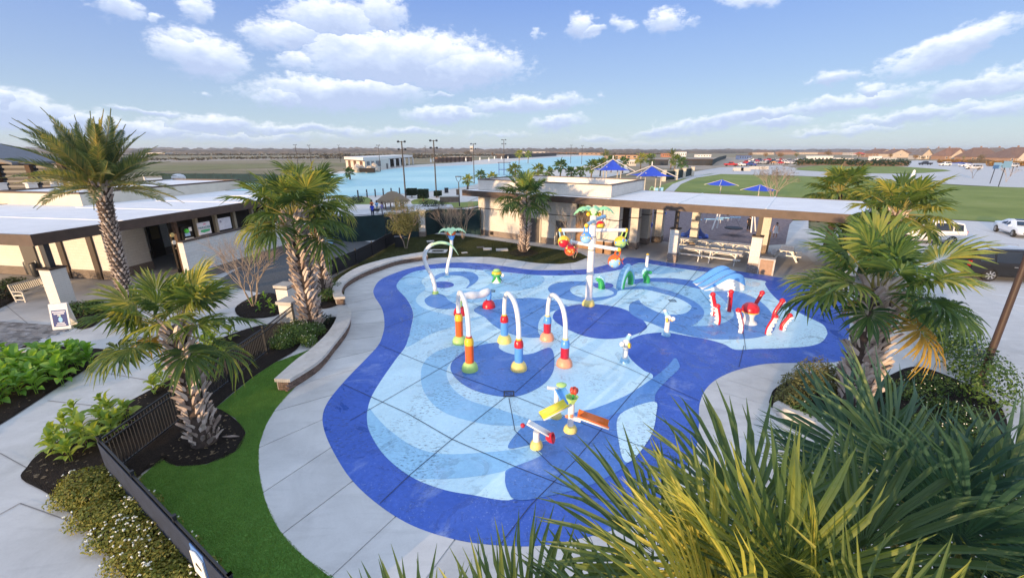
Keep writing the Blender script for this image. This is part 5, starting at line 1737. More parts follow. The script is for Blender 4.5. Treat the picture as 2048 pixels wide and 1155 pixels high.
arch('white water arch on salmon domes with crimson sleeves and blue collars, rightmost of three', (1128.7, 730), (1094, 678), 593, (C_SALMON, C_DRED, C_BLUE, C_CREAM), (.45, .32))
def toy_leaf(b, base, a, L_, lift, droop, w, th=.03, teeth=6):
    """moulded palm leaf: arched blade with notched lower edges"""
    d = Vector((math.cos(a), math.sin(a), 0)); s = Vector((-d.y, d.x, 0))
    n = teeth * 2
    rows = []
    for i in range(n + 1):
        t = i / n
        c = Vector(base) + d * L_ * (t - .12 * t * t) + Vector((0, 0, lift * math.sin(t * math.pi * .62) - droop * t ** 2.2))
        ww = w * math.sin(math.pi * min(.97, .12 + .86 * t)) ** .7 * (1.0 if i % 2 == 0 else .66)
        dz = Vector((0, 0, -ww * .55))
        rows.append((c - s * ww + dz, c, c + s * ww + dz))
    k = len(b.v)
    for r in rows:
        for p in r: b.v.append(tuple(p))
        for p in r: b.v.append(tuple(p - Vector((0, 0, th))))
    for i in range(n):
        o = k + 6 * i; q = o + 6
        b.face((o, o + 1, q + 1, q)); b.face((o + 1, o + 2, q + 2, q + 1))
        b.face((o + 4, o + 3, q + 3, q + 4)); b.face((o + 5, o + 4, q + 4, q + 5))
        b.face((o + 3, o, q, q + 3)); b.face((o + 2, o + 5, q + 5, q + 2))
    b.face((k, k + 3, k + 4, k + 1)); b.face((k + 1, k + 4, k + 5, k + 2))
    e = k + 6 * n
    b.face((e + 1, e + 4, e + 3, e)); b.face((e + 2, e + 5, e + 4, e + 1))
mg = G(1176.5, 610)
mx, my = mg.x, mg.y
mast = thing('bucket_mast', 'tall white mast with arms of fish buckets and a green toy palm top', 'water feature', mg)
b = MB(); b.lathe(dome(.37, .40), mg, 22); b.build('base_dome', C_CREAM, mast, True)
b = MB(); b.tube([(mx, my, .3), (mx, my, 2.2), (mx, my, 5.2)], [.205, .195, .185], 18); b.build('pole', C_WHITE, mast, True)
for vv in (499, 473, 447.5):
    z = zat(mx, my, vv)
    b = MB(); b.lathe([(.20, z - .025), (.212, z), (.20, z + .025)], (mx, my, 0), 18); b.build('ring', mat('ring_olive', (.20, .21, .14), .5), mast, True)
b = MB(); b.lathe([(.2, 5.18), (.24, 5.25), (.20, 5.42), (.1, 5.5), (0, 5.52)], (mx, my, 0), 16); b.build('leaf_collar', mat('gloss_grass', (.20, .46, .06), .35), mast, True)
for a, L_, w in ((3.3, 1.25, .30), (-.15, 1.25, .30), (1.2, .95, .28), (2.2, .95, .26), (-1.75, .75, .24)):
    b = MB(); toy_leaf(b, (mx, my, 5.42), a, L_, .42, .55, w); b.build('leaf', C_LGREEN if w > .27 else C_MINT, mast)
for dx, dy in ((-.3, -.12), (.28, -.14), (.05, .3)):
    b = MB(); b.ball((mx + dx, my + dy, 5.24), .12, 12); b.build('coconut', C_YEL, mast, True)
def bucket(arm_end, c, r, m1, m2, m3, spots, rs):
    """tipping fish bucket slung from an arm end"""
    c = Vector(c)
    b = MB(); b.ball(c, r, 18, (1, .82, 1.0)); o = b.build('bucket', m1, mast, True)
    b = MB(); b.ball(c + Vector((.0, -r * .14, -r * .10)), r * .93, 18, (1.0, .80, .95)); b.build('face_half', m2, o, True)
    for sx in (-1, 1):
        b = MB(); b.bar(c + Vector((sx * r * .42, 0, -r * .3)), Vector(arm_end) + Vector((sx * r * .32, 0, 0)), .07, .03, up=(0, 1, 0)); b.build('strap', m3, o)
    b = MB()
    rr = random.Random(rs)
    for k in range(5):
        a = rr.uniform(-2.6, -.5); e = rr.uniform(-.6, .7)
        d = Vector((math.cos(a) * math.cos(e), math.sin(a) * math.cos(e) * .82, math.sin(e)))
        b.ball(c + d * r * .97, r * rr.uniform(.14, .22), 8, (1, .6, 1))
    b.build('spots', spots, o, True)
    b = MB()
    for sg in (-1, 1):     # tail fin lobes
        b.extrude([c + Vector((r * .85, .02, 0)), c + Vector((r * 1.35, .02, sg * r * .5)), c + Vector((r * 1.15, .02, sg * r * .08))][::sg], (0, -.05, 0))
    b.build('tail_fin', m3, o)
z1 = zat(mx, my, 460)
arms = [((mx - 1.72, my, z1), 0), ((mx + 1.80, my, z1), 0), ((mx - .62, my - 1.6, z1 + .52), 1), ((mx + .95, my + 1.6, z1 + .52), 1), ((mx + 1.22, my - 1.1, z1 - .84), 0), ((mx - 1.25, my + 1.1, z1 - .84), 0)]
for e, k in arms:
    e = Vector(e); s0 = Vector((mx, my, e.z))
    b = MB(); b.tube([s0, e], .10, 12); b.build('arm', C_WHITE if k == 0 else C_PBLUE, mast, True)
    b = MB(); b.ball(e + (e - s0).normalized() * .03, .115, 12); b.build('arm_cap', C_YEL, mast, True)
bucket(arms[0][0], (mx - 1.55, my - .05, z1 - .62), .34, C_YEL, C_RED, C_PBLUE, C_CREAM, 1)
bucket(arms[5][0], (mx - 1.1, my + .6, z1 - 1.25), .33, C_RED, C_ORANGE, C_RED, C_CREAM, 2)
bucket(arms[2][0], (mx - .62, my - 1.6, z1 - .12), .30, C_BLUE, C_PBLUE, C_BLUE, C_YEL, 3)
bucket(arms[3][0], (mx + .72, my + 1.5, z1 + .02), .26, C_RED, C_YEL, C_WHITE, C_YEL, 4)
bucket(arms[1][0], (mx + 1.55, my - .05, z1 - .65), .34, C_YEL, C_LIME, C_LIME, C_BLUE, 5)
bucket(arms[4][0], (mx + 1.05, my - 1.1, z1 - 1.46), .36, C_ORANGE, C_PBLUE, C_ORANGE, C_YEL, 6)
g = G(894, 553)
tp = thing('toy_palm_sprayer', 'small toy palm sprayer on a curved white pole with orange fruit', 'water feature', g)
b = MB(); b.lathe([(.24, 0), (.24, .05), (.13, .10), (0, .10)], g, 16); b.build('base', C_PBLUE, tp, True)
pts_ = [at(u, v, g.y) for u, v in ((894, 550), (894.4, 540), (896.5, 526), (900.5, 511), (902.4, 496), (903, 478))]
b = MB(); b.tube(spline([tuple(p) for p in pts_], False, 4), .115, 12); b.build('pole', C_WHITE, tp, True)
tz = pts_[-1]
b = MB(); b.lathe([(.12, 0), (.26, .32), (.2, .34), (0, .34)], tz - Vector((0, 0, .05)), 14); b.build('cup', C_BLUE, tp, True)
for k in range(5):
    a = k * 1.256 + .4
    b = MB(); b.ball(tz + Vector((.17 * math.cos(a), .17 * math.sin(a), .42)), .16, 10); b.build('fruit', C_ORANGE, tp, True)
for a, L_ in ((3.25, 1.0), (.05, 1.15), (1.4, .8), (2.3, .7), (-1.5, .6)):
    b = MB(); toy_leaf(b, tz + Vector((0, 0, .55)), a, L_, .40, .50, .26); b.build('leaf', C_MINT, tp)
g = G(871, 587)
hk = thing('lily_hook_sprayer', 'white curved pole ending in a drooping lime green hook leaf', 'water feature', g)
b = MB(); b.lathe([(.20, 0), (.20, .10), (.15, .18), (0, .18)], g, 16); b.build('base', C_LIME, hk, True)
PX = [(871, 585), (869.5, 572), (864, 552), (853, 532), (848.5, 513), (853, 499), (863, 489.5), (878, 485.5), (892, 486.5)]
Pk = spline([tuple(at(u, v, g.y)) for u, v in PX], False, 4)
b = MB(); b.tube(Pk[:26], [.135 - .001 * i for i in range(26)], 12); b.build('pole', C_WHITE, hk, True)
PX2 = [(862, 489.5), (878, 485), (892, 486), (902, 490.5), (910, 499), (917, 510)]
Pk = spline([tuple(at(u, v, g.y - .05)) for u, v in PX2], False, 4)
b = MB(); b.tube(Pk, [.12 + .05 * math.sin(math.pi * i / (len(Pk) - 1)) ** .8 * (1 - i / len(Pk)) - .115 * (i / (len(Pk) - 1)) ** 2.2 for i in range(len(Pk))], 10, flat=.6); b.build('hook_leaf', C_MINT, hk, True)
g = G(993.5, 564)
tt = thing('turtle_bubbler', 'small turtle-shaped bubbler with a striped yellow and green shell', 'water feature', g)
b = MB(); b.lathe([(.36, 0), (.34, .05), (.16, .28), (.12, .45), (0, .45)], g, 18); b.build('pedestal', C_WHITE, tt, True)
for k in range(4):
    a = k * math.pi / 2 + .7
    d = Vector((math.cos(a), math.sin(a), 0))
    b = MB(); b.tube([g + d * .10 + Vector((0, 0, .48)), g + d * .2 + Vector((0, 0, .26)), g + d * .40 + Vector((0, 0, .08))], [.10, .09, .05], 8); b.build('flipper', C_GREEN, tt, True)
b = MB(); b.lathe([(0, .38), (.30, .44), (.37, .52), (.35, .60), (.3, .64)], g, 20); b.build('shell_rim', C_GREEN, tt, True)
b = MB(); b.lathe([(.33, .58), (.335, .68), (.28, .78)], g, 20); b.build('shell_band', C_YEL, tt, True)
b = MB(); b.lathe([(.29, .76), (.25, .83)], g, 20); b.build('shell_stripe', C_GREEN, tt, True)
b = MB(); b.lathe([(.25, .82), (.18, .90), (0, .93)], g, 20); b.build('shell_top', C_LIME, tt, True)
b = MB(); b.ball(g + Vector((.42, -.1, .52)), .12, 12); b.build('head', C_WHITE, tt, True)
g0, g1 = G(921, 628), G(977.5, 614)
ct = thing('caterpillar_sprayer', 'lumpy white caterpillar tube lying across two red domes behind the arches', 'water feature', (g0 + g1) / 2)
for g in (g0, g1):
    b = MB(); b.lathe(dome(.38, .45), g, 20); b.build('foot_dome', C_RED, ct, True)
b = MB(); b.tube([g1 + Vector((0, 0, .4)), g1 + Vector((.06, .1, .7)), g1 + Vector((.02, .25, .9))], .12, 10); b.build('neck', C_BLUE, ct, True)
b = MB(); b.tube([g0 + Vector((0, 0, .4)), g0 + Vector((.02, .1, .95))], .10, 10); b.build('neck', C_LIME, ct, True)
Pc = []
for i in range(25):
    t = i / 24
    p = g0.lerp(g1, t) + Vector((0, .15, .88 + .05 * math.sin(t * 7)))
    Pc.append(p)
b = MB(); b.tube([Pc[0] - Vector((.1, 0, 0))] + Pc + [Pc[-1] + Vector((.1, 0, 0))], [.08] + [.205 + .018 * math.cos(i * .62) for i in range(25)] + [.08], 14); b.build('body', C_WHITE, ct, True)
g = G(1293, 533)
sp_ = thing('spray_post', 'slim white spray post with a yellow cap near the patio', 'water feature', g)
zt = zat(g.x, g.y, 507)
b = MB(); b.lathe([(.15, 0), (.15, .06), (.115, .1), (.115, zt - .1)], g, 14); b.build('post', C_WHITE, sp_, True)
b = MB(); b.lathe([(.118, 0), (.118, .05), (.08, .1), (0, .12)], g + Vector((0, 0, zt - .1)), 14); b.build('cap', C_YEL, sp_, True)
def scallop(P, Nrm, r, n, m, parent, nm='fin_ridge'):
    b = MB()
    for i in range(n):
        k = (i + .5) / n * (len(P) - 1)
        j = int(k)
        p = Vector(P[j]).lerp(Vector(P[min(j + 1, len(P) - 1)]), k - j)
        q = Vector(Nrm[j])
        b.ball(p + q * .02, r, 8, (1, 1, 1))
    b.build(nm, m, parent, True)
ss = thing('sea_serpent', 'green sea serpent with pale blue fins rising as tail, arch and head', 'water feature', G(1245, 572))
g0, g1 = G(1239.5, 577), G(1262, 566)
mid = (g0 + g1) / 2
P = [mid + (g0 - mid) * math.cos(a) + Vector((0, 0, .02 + 1.15 * math.sin(a))) for a in [math.pi * i / 18 for i in range(19)]]
b = MB(); b.tube(P, .235, 14); b.build('arch_body', C_PBLUE, ss, True)
b = MB(); P2_ = [mid + (p - mid) * .80 + Vector((0, -.14, 0)) for p in P]; b.tube(P2_, .19, 10); b.build('belly', C_GREEN, ss, True)
nr = [((p - mid).normalized()) for p in P]
scallop([p + n * .2 for p, n in zip(P, nr)], nr, .12, 11, C_PBLUE, ss)
for nm, pix, base in (('tail', [(1203.5, 577), (1203, 569), (1201, 562), (1196, 558.5), (1192, 560)], (1203.5, 577)), ('neck', [(1293, 565), (1294, 558), (1291, 552), (1291, 547), (1295, 543.5), (1303, 545)], (1293, 565))):
    gg = G(*base)
    Q = spline([tuple(at(u, v, gg.y)) for u, v in pix], False, 4)
    n = len(Q)
    b = MB(); b.tube(Q, [.22 - .12 * (i / (n - 1)) ** 1.5 for i in range(n)], 12); b.build(nm, C_GREEN, ss, True)
    Q2 = [p + Vector((.14 if nm == 'tail' else -.12, .05, .12)) for p in Q]
    scallop(Q2[2:], [Vector((0, 0, 1))] * n, .13, 6, C_PBLUE, ss)
sl = thing('wave_slide', 'low double slide shaped like a blue wave with white lanes', 'slide', G(1450, 580))
o = G(1408, 581); e_ = G(1489, 580)
ax = (e_ - o); LL = ax.length; ax.normalize(); sd_ = Vector((-ax.y, ax.x, 0))
def slide_h(t):
    q = min(1, max(0, t / .80))
    h = .04 + .86 * q * q * (3 - 2 * q)
    if t > .84:
        h *= max(0.0, 1 - ((t - .84) / .17) ** 2.2) ** .5
    return max(.03, h)
def slide_wall(w0, w1, extra, m, nm, t0=0.0, t1=1.0, n=24, cutz=None):
    b = MB()
    vs = []
    for i in range(n + 1):
        t = t0 + (t1 - t0) * i / n
        z = slide_h(t) + extra * math.sin(math.pi * min(1, t * 1.0)) ** .7
        if cutz: z = min(z, cutz(t))
        c = o + ax * LL * t
        for w in (w0, w1):
            p = c + sd_ * w
            vs += [(p.x, p.y, -.02), (p.x, p.y, z)]
    fs = []
    for i in range(n):
        a = 4 * i; q = a + 4
        fs += [(a, q, q + 1, a + 1), (a + 3, q + 3, q + 2, a + 2), (a + 1, q + 1, q + 3, a + 3)]
    fs += [(0, 1, 3, 2), (4 * n, 4 * n + 2, 4 * n + 3, 4 * n + 1)]
    b.add(vs, fs)
    return b.build(nm, m, sl, 'all')
slide_wall(-.02, .10, .04, C_WHITE, 'front_skirt', cutz=lambda t: .10 + .66 * math.sin(math.pi * min(1, t * .9)) ** 1.1)
slide_wall(.0, .16, .26, C_BLUE, 'side_wall')
slide_wall(.16, .84, -.06, C_WHITE, 'lane')
slide_wall(.84, 1.0, .30, C_BLUE, 'side_wall')
slide_wall(1.0, 1.58, -.06, C_WHITE, 'lane')
slide_wall(1.58, 1.78, .36, C_BLUE, 'side_wall')
oc_c = G(1496, 645)
oc = thing('octopus_fountain', 'red and white octopus fountain with a domed head and eight curled tentacles', 'water feature', oc_c)
b = MB(); b.lathe([(.44, 0), (.42, .05), (.26, .18), (.24, .36), (.32, .55), (.40, .62), (0, .62)], oc_c, 20); b.build('pedestal', C_WHITE, oc, True)
b = MB(); b.lathe([(.41, .60), (.43, .64), (.41, .67)], oc_c, 20); b.build('collar', C_YEL, oc, True)
b = MB(); b.lathe([(.42, .66), (.43, .76), (.38, .92), (.25, 1.05), (.1, 1.1), (0, 1.11)], oc_c, 22); b.build('head', C_RED, oc, True)
for (bu, bv), (tu, tv) in (((1428, 631), (1420, 587)), ((1436, 648), (1430, 611)), ((1458, 623), (1456, 582)), ((1481, 665), (1470, 619)), ((1508, 622), (1517, 584)), ((1534, 668), (1543, 631)), ((1547, 637), (1557, 600)), ((1563, 659), (1573, 630))):
    g = G(bu, bv)
    out = Vector((g.x - oc_c.x, g.y - oc_c.y, 0)); out.normalize()
    zt = zat(g.x, g.y, tv) * .97
    lean = (tu - bu) * pxs(g) * .9
    side = Vector((1, 0, 0)) * lean
    P = [g + side * q(t) + Vector((0, 0, zt * t)) for t in [i / 10 for i in range(11)] for q in (lambda t: t * t * .6 + .4 * t - .18 * math.sin(math.pi * t * 1.6),)]
    b = MB(); b.tube(P, .105, 10, flat=1.0); r_ = b.build('tentacle', C_RED, oc, True)
    b = MB(); b.ball(P[-1], .14, 12); b.build('tip_ball', C_RED, r_, True)
    b = MB()
    s = Vector((-out.y, out.x, 0))
    n = 14
    vs = []
    for i in range(n + 1):
        k = i / n * 9.6; j = int(k)
        p = P[j].lerp(P[j + 1], k - j)
        dep = .19 if i % 3 else .10      # sucker notches along the white edge
        for w, d_ in ((-.085, .02), (.085, .02), (.085, dep), (-.085, dep)):
            q = p + s * w + out * d_
            vs.append(tuple(q))
    fs = []
    for i in range(n):
        for k in range(4):
            k2 = (k + 1) % 4
            fs.append((4 * i + k, 4 * i + k2, 4 * i + 4 + k2, 4 * i + 4 + k))
    fs += [(3, 2, 1, 0), (4 * n, 4 * n + 1, 4 * n + 2, 4 * n + 3)]
    b.add(vs, fs); b.build('sucker_edge', C_WHITE, r_)
def cannon(label, base, top_v, tip, label2=None):
    g = G(*base)
    t = thing('water_cannon', label, 'water cannon', g, group='water cannons on the splash pad')
    zp = zat(g.x, g.y, top_v)
    b = MB(); b.lathe([(.22, 0), (.215, .07), (.14, .18), (0, .18)], g, 16); b.build('base', C_PBLUE, t, True)
    b = MB(); b.lathe([(.118, .12), (.112, zp)], g, 14); b.build('post', C_WHITE, t, True)
    h = g + Vector((0, 0, zp + .06))
    tipp = at(tip[0], tip[1], g.y + .12)
    d = (tipp - h).normalized()
    b = MB(); b.ball(h, .15, 14); hd = b.build('swivel', C_WHITE, t, True)
    b = MB(); b.tube([h, h + d * .30], .10, 10); b.build('barrel', C_PBLUE, hd, True)
    b = MB(); b.tube([h + d * .26, tipp], .075, 10); b.build('nozzle', C_WHITE, hd, True)
    sgn = 1 if d.x < 0 else -1
    for k, off in enumerate((Vector((.18 * sgn, -.06, -.06)), Vector((-.10 * sgn, -.18, -.06)))):
        b = MB(); b.lathe([(0, -.04), (.11, -.04), (.11, .04), (0, .04)], h + off, 12, axis=(1, -.6 if k else .4, .2)); b.build('hand_wheel', C_YEL, hd, True)
    b = MB(); b.ball(h + Vector((.20 * sgn, -.12, -.02)), .11, 10); b.build('sight_ball', C_WHITE, hd, True)
cannon('white water cannon aiming to the upper right, nearer of two', (1249, 723), 687, (1260, 668))
cannon('white water cannon aiming to the upper left, nearer the octopus fountain', (1332, 670), 637, (1329, 619))
g = G(1140.5, 861)
wt = thing('water_play_table', 'water play post with yellow and orange troughs and a red flower', 'water feature', g)
def pc(x_):
    return MB()
def trough(b, p, q, w, dpt, th=.025):
    """open channel with rounded floor from p to q"""
    p, q = Vector(p), Vector(q)
    d = (q - p).normalized(); s = d.cross(Vector((0, 0, 1))).normalized(); u = s.cross(d)
    if u.z < 0: u = -u
    n = 8
    vs = []
    ring = [(-1 + 2 * i / n) for i in range(n + 1)]
    for e in (p, q):
        for k in ring:
            vs.append(tuple(e + s * w * k + u * (dpt * abs(k) ** 2.5)))
        for k in ring:
            vs.append(tuple(e + s * (w + th) * k + u * (dpt * abs(k) ** 2.5 - th)))
    m_ = n + 1
    fs = []
    for i in range(n):
        fs.append((i, i + 1, 2 * m_ + i + 1, 2 * m_ + i))
        fs.append((m_ + i + 1, m_ + i, 3 * m_ + i, 3 * m_ + i + 1))
        fs.append((i + 1, i, m_ + i, m_ + i + 1))
        fs.append((2 * m_ + i, 2 * m_ + i + 1, 3 * m_ + i + 1, 3 * m_ + i))
    fs += [(0, 2 * m_, 3 * m_, m_), (n, m_ + n, 3 * m_ + n, 2 * m_ + n)]
    b.add(vs, fs)
    for e, o_ in ((p, 0), (q, 2 * m_)):      # end plates
        k0 = len(b.v) - 4 * m_ + o_
        pass
    return b
zp = zat(g.x, g.y, 805)
b = MB(); b.lathe(dome(.22, .24), g, 16); b.build('base_dome', C_CREAM, wt, True)
b = MB(); b.lathe([(.105, .18), (.10, zp)], g, 14); b.build('post', C_WHITE, wt, True)
b = MB(); b.lathe([(.09, zp - .02), (.13, zp + .06), (.22, zp + .22), (.19, zp + .22), (.08, zp + .08), (0, zp + .07)], g, 7); b.build('leaf_cup', C_LIME, wt, True)
b = MB(); b.tube([g + Vector((.03, 0, zp + .05)), g + Vector((.05, .02, zp + .32))], .03, 6); b.build('flower_stalk', C_GREEN, wt)
for k in range(5):
    a = k * 1.257
    b = MB(); b.ball(g + Vector((.06 + .07 * math.cos(a), .02 + .07 * math.sin(a), zp + .42)), .075, 8, (1, 1, 1.5)); b.build('petal', paintc('brick_red', (.50, .06, .03)), wt, True)
for dx, dy, zz in ((.0, -.11, .62), (-.13, -.02, .55)):
    b = MB(); b.ball(g + Vector((dx, dy, zz)), .065, 10, (1, .6, 1)); b.build('rosette', paintc('coral', (.85, .28, .14)), wt, True)
rear = g + Vector((-.38, .75, 0))
zr = zat(rear.x, rear.y, 776)
b = MB(); b.lathe(dome(.2, .2), rear, 14); b.build('base_dome', C_CREAM, wt, True)
b = MB(); b.lathe([(.09, .15), (.085, zr)], rear, 12); b.build('post', C_WHITE, wt, True)
b = MB(); b.tube([rear + Vector((0, 0, zr - .02)), rear + Vector((-.32, -.05, zr + .06))], .055, 8); b.build('spout', C_WHITE, wt, True)
b = MB(); b.ball(rear + Vector((.14, 0, zr + .13)), .14, 10, (1.3, 1, .5)); b.build('leaf_top', C_LIME, wt, True)
b = MB(); trough(b, rear + Vector((.08, -.06, zr + .02)), g + Vector((-.10, .12, zp - .12)), .17, .06); b.build('blue_chute', C_BLUE, wt)
p0 = at(1134, 808, g.y - .02); p1 = at(1084, 834, g.y - .35)
b = MB(); trough(b, p0, p1, .17, .11); b.build('yellow_trough', paintc('lemon', (.80, .68, .06)), wt, 'all')
b = MB(); trough(b, p0 - Vector((0, 0, .04)), p1 - Vector((0, 0, .04)), .185, .10); b.build('trough_shell', C_WHITE, wt, 'all')
p0 = at(1155, 830, g.y - .05); p1 = at(1216, 852, g.y - .25)
b = MB(); trough(b, p0, p1, .18, .12); b.build('orange_trough', paintc('deep_orange', (.74, .16, .02)), wt, 'all')
b = MB(); trough(b, p0 - Vector((0, 0, .04)), p1 - Vector((0, 0, .04)), .195, .11); b.build('trough_shell', C_WHITE, wt, 'all')
b = MB(); b.bar(g + Vector((0, 0, .50)), g + Vector((.30, -.08, .46)), .09, .12); b.build('bracket', C_WHITE, wt)
g = G(1072.5, 893)
tl = thing('tipping_trough', 'white tipping trough on a yellow-footed post with a red scoop end', 'water feature', g)
zp = zat(g.x, g.y, 862)
b = MB(); b.lathe(dome(.20, .26), g, 16); b.build('base_dome', C_CREAM, tl, True)
b = MB(); b.lathe([(.105, .2), (.10, zp)], g, 14); b.build('post', C_WHITE, tl, True)
p0 = at(1054, 846, g.y + .10); p1 = at(1098, 871, g.y - .12)
b = MB(); trough(b, p0, p1, .10, .09); b.build('trough', C_WHITE, tl, 'all')
b = MB(); b.ball(at(1045.5, 850, g.y + .12), .075, 10); b.build('knob', C_DRED, tl, True)
q = at(1100, 875, g.y - .14)
b = MB(); b.lathe([(.06, -.12), (.14, -.02), (.17, .10), (.14, .11), (.05, -.04), (0, -.05)], q, 12, axis=(.75, -.3, .25)); b.build('scoop', C_RED, tl, True)
def picnic_table(label, c, ax, Ln, group, top_m=None):
    c = Vector(c); ax = Vector(ax).normalized(); s = Vector((-ax.y, ax.x, 0))
    t = thing('picnic_table', label, 'picnic table', c, group=group)
    t.scale = (1.25, 1.25, 1.2)
    up = Vector((0, 0, 1))
    a_ = math.atan2(ax.y, ax.x)
    for k in range(5):
        b = MB(); b.box(c + s * (-.30 + .15 * k) + up * .745, (Ln, .14, .04), a_); b.build('top_plank', M_WHITE, t)
    for sg in (-1, 1):
        for k in range(2):
            b = MB(); b.box(c + s * sg * (.62 + .15 * k) + up * .44, (Ln, .14, .04), a_); b.build('seat_plank', M_WHITE, t)
    for e in (-1, 1):
        p = c + ax * e * (Ln / 2 - .32)
        b = MB(); b.box(p + up * .70, (.06, .72, .07), a_); b.box(p + up * .39, (.06, 1.55, .08), a_); b.build('crossbar', M_WHITE, t)
        for sg in (-1, 1):
            b = MB(); b.bar(p + s * sg * .24 + up * .70, p + s * sg * .66 + up * .0, .10, .055, up=ax); b.build('leg', M_WHITE, t)
        b = MB(); b.bar(p + up * .40, p - ax * e * .42 + up * .70, .07, .05); b.build('brace', M_WHITE, t)
    return t
gp = 'white picnic tables under the pavilion'
for k, (s, tt_, lab) in enumerate(((21.95, 2.55, 'white picnic table in the front row nearest the left pavilion column'), (24.55, 2.55, 'white picnic table in the front row nearest the right pavilion column'),
                                   (21.2, 6.3, 'white picnic table in the back row at its left end'), (23.3, 6.3, 'white picnic table in the back row, middle of three'), (25.4, 6.3, 'white picnic table in the back row at its right end'))):
    picnic_table(lab, Bp(s, tt_), DB, 2.08 if tt_ < 3 else 1.65, gp)
picnic_table('single white picnic table seen end-on in the open right of the pavilion columns', Bp(28.65, 6.6), TB, 1.9, gp)
o = thing('waste_bin', 'tan bin with a pale rim against the right pavilion column', 'bin', Bp(27.5, .9))
b = MB(); bbox_(b, 27.2, 28.1, .45, 1.15, 0, 1.08); b.build('body', mat('bin_tan', (.36, .235, .16), .7, .15, 4), o)
for a in ((27.16, 28.14, .40, .46, 0, 1.12), (27.16, 28.14, 1.14, 1.2, 0, 1.12), (27.14, 27.22, .46, 1.14, 0, 1.12), (28.08, 28.16, .46, 1.14, 0, 1.12)):
    pass
b = MB(); bbox_(b, 27.14, 28.16, .39, 1.21, 1.08, 1.16); b.build('rim', M_CAP, o)
b = MB(); bbox_(b, 27.14, 27.24, .39, .45, 0, 1.08); bbox_(b, 28.06, 28.16, .39, .45, 0, 1.08); b.build('frame', M_CAP, o)
g = G(1533, 503)
b = MB(); b.tube([(g.x, g.y, 0), (g.x + .05, g.y, 1.75)], .07, 8); b.solo('wooden_post', mat('raw_timber', (.50, .33, .15), .8, .2, 5), 'leaning raw timber post behind the right pavilion column', 'post')
for k, (u, v) in enumerate(((1281, 460), (1290, 452), (1296, 463), (1307, 455))):
    g = G(u, v)
    o = thing('playground_chair', ('left', 'rear', 'front', 'right')[k] + ' blue round-backed chair of the playground group', 'chair', g, group='blue chairs on the playground')
    b = MB(); b.lathe([(.30, .42), (.32, .45), (.30, .48), (0, .48)], g, 12); b.build('seat', C_BLUE, o, True)
    ang = (2.6, 1.4, -1.5, .3)[k]
    d = Vector((math.cos(ang), math.sin(ang), 0))
    b = MB(); b.lathe([(0, -.03), (.33, -.03), (.33, .03), (0, .03)], g + d * .30 + Vector((0, 0, .78)), 14, axis=d); b.build('backrest', mat('gloss_chair_blue', (.03, .10, .55), .4), o)
    b = MB(); b.tube([g + Vector((0, 0, -.02)), g + Vector((0, 0, .43))], .05, 8); b.build('pedestal', C_BLUE, o)
M_SAIL = mat('sail_blue', (.022, .07, .52), .75, .1, 1.0)
M_SAILD = mat('net_blue', (.012, .035, .20), .7)
g = G(1388, 478)
o = thing('rope_spinner', 'blue cone-shaped rope spinner standing behind the picnic tables', 'play equipment', g)
b = MB(); b.tube([g, g + Vector((0, 0, 2.2))], .08, 8); b.build('pole', M_WHITE, o)
b = MB(); b.lathe([(1.25, .25), (1.3, .33), (1.15, .42), (.7, .75), (.35, 1.3), (.16, 1.7), (0, 1.7)], g, 18); b.build('net_cone', M_SAILD, o, True)
for k in range(8):
    a = k * .785
    b = MB(); b.ball(g + Vector((1.15 * math.cos(a), 1.15 * math.sin(a), .36)), .26, 8, (1, 1, .6)); b.build('seat_pad', mat('gloss_royal', (.05, .13, .60), .35), o, True)
b = MB(); b.lathe([(.5, 1.95), (.52, 2.0), (0, 2.06)], g, 14); b.build('top_disc', C_PBLUE, o)
g = G(1318, 437)
o = thing('tube_slide', 'blue open slide descending left of the pavilion column', 'slide', g)
b = MB(); trough(b, g + Vector((-2.6, 1.6, 2.3)), g + Vector((.6, -.3, .45)), .45, .3); b.build('chute', mat('gloss_slide_blue', (.03, .11, .60), .35), o, 'all')
b = MB(); b.tube([g + Vector((-1.0, .6, 0)), g + Vector((-1.0, .6, 1.3))], .05, 6); b.tube([g + Vector((.3, -.2, 0)), g + Vector((.3, -.2, .5))], .05, 6); b.build('support', M_WHITE, o)
b = MB()
for dx in (-2.9, -1.9):
    b.tube([g + Vector((dx, 2.0, 0)), g + Vector((dx, 2.0, 3.2))], .07, 6)
b.build('tower_post', M_WHITE, o)
b = MB(); b.box(g + Vector((-2.6, 2.2, 2.2)), (1.4, 1.2, .1)); b.build('deck', C_PBLUE, o)
g = G(1465, 470)
o = thing('disc_swing', 'black disc swing hanging from white slanted legs and a pale blue beam', 'swing', g)
b = MB(); b.lathe([(0, .70), (.85, .70), (.92, .76), (.85, .82), (0, .80)], g, 22); b.build('disc_seat', mat('swing_black', (.02, .024, .035), .7), o, True)
zb = 3.1
l0, l1 = G(1424, 459), G(1434, 456); r0, r1 = G(1502, 465), G(1511, 462)
tA = Vector(((l0.x + l1.x) / 2 + .55, (l0.y + l1.y) / 2 + .2, zb)); tB = Vector(((r0.x + r1.x) / 2 - .35, (r0.y + r1.y) / 2 + .2, zb))
for p, q in ((l0, tA), (l1, tA), (r0, tB), (r1, tB)):
    b = MB(); b.tube([p, q], .07, 8); b.build('leg', M_WHITE, o)
b = MB(); b.tube([tA, tB], .08, 8); b.build('top_beam', C_PBLUE, o)
for dx in (-.7, .7):
    b = MB(); b.tube([g + Vector((dx, 0, .8)), Vector((g.x + dx * .5, tA.y + (tB.y - tA.y) * .5, zb))], .018, 4); b.build('chain', M_DMETAL, o)
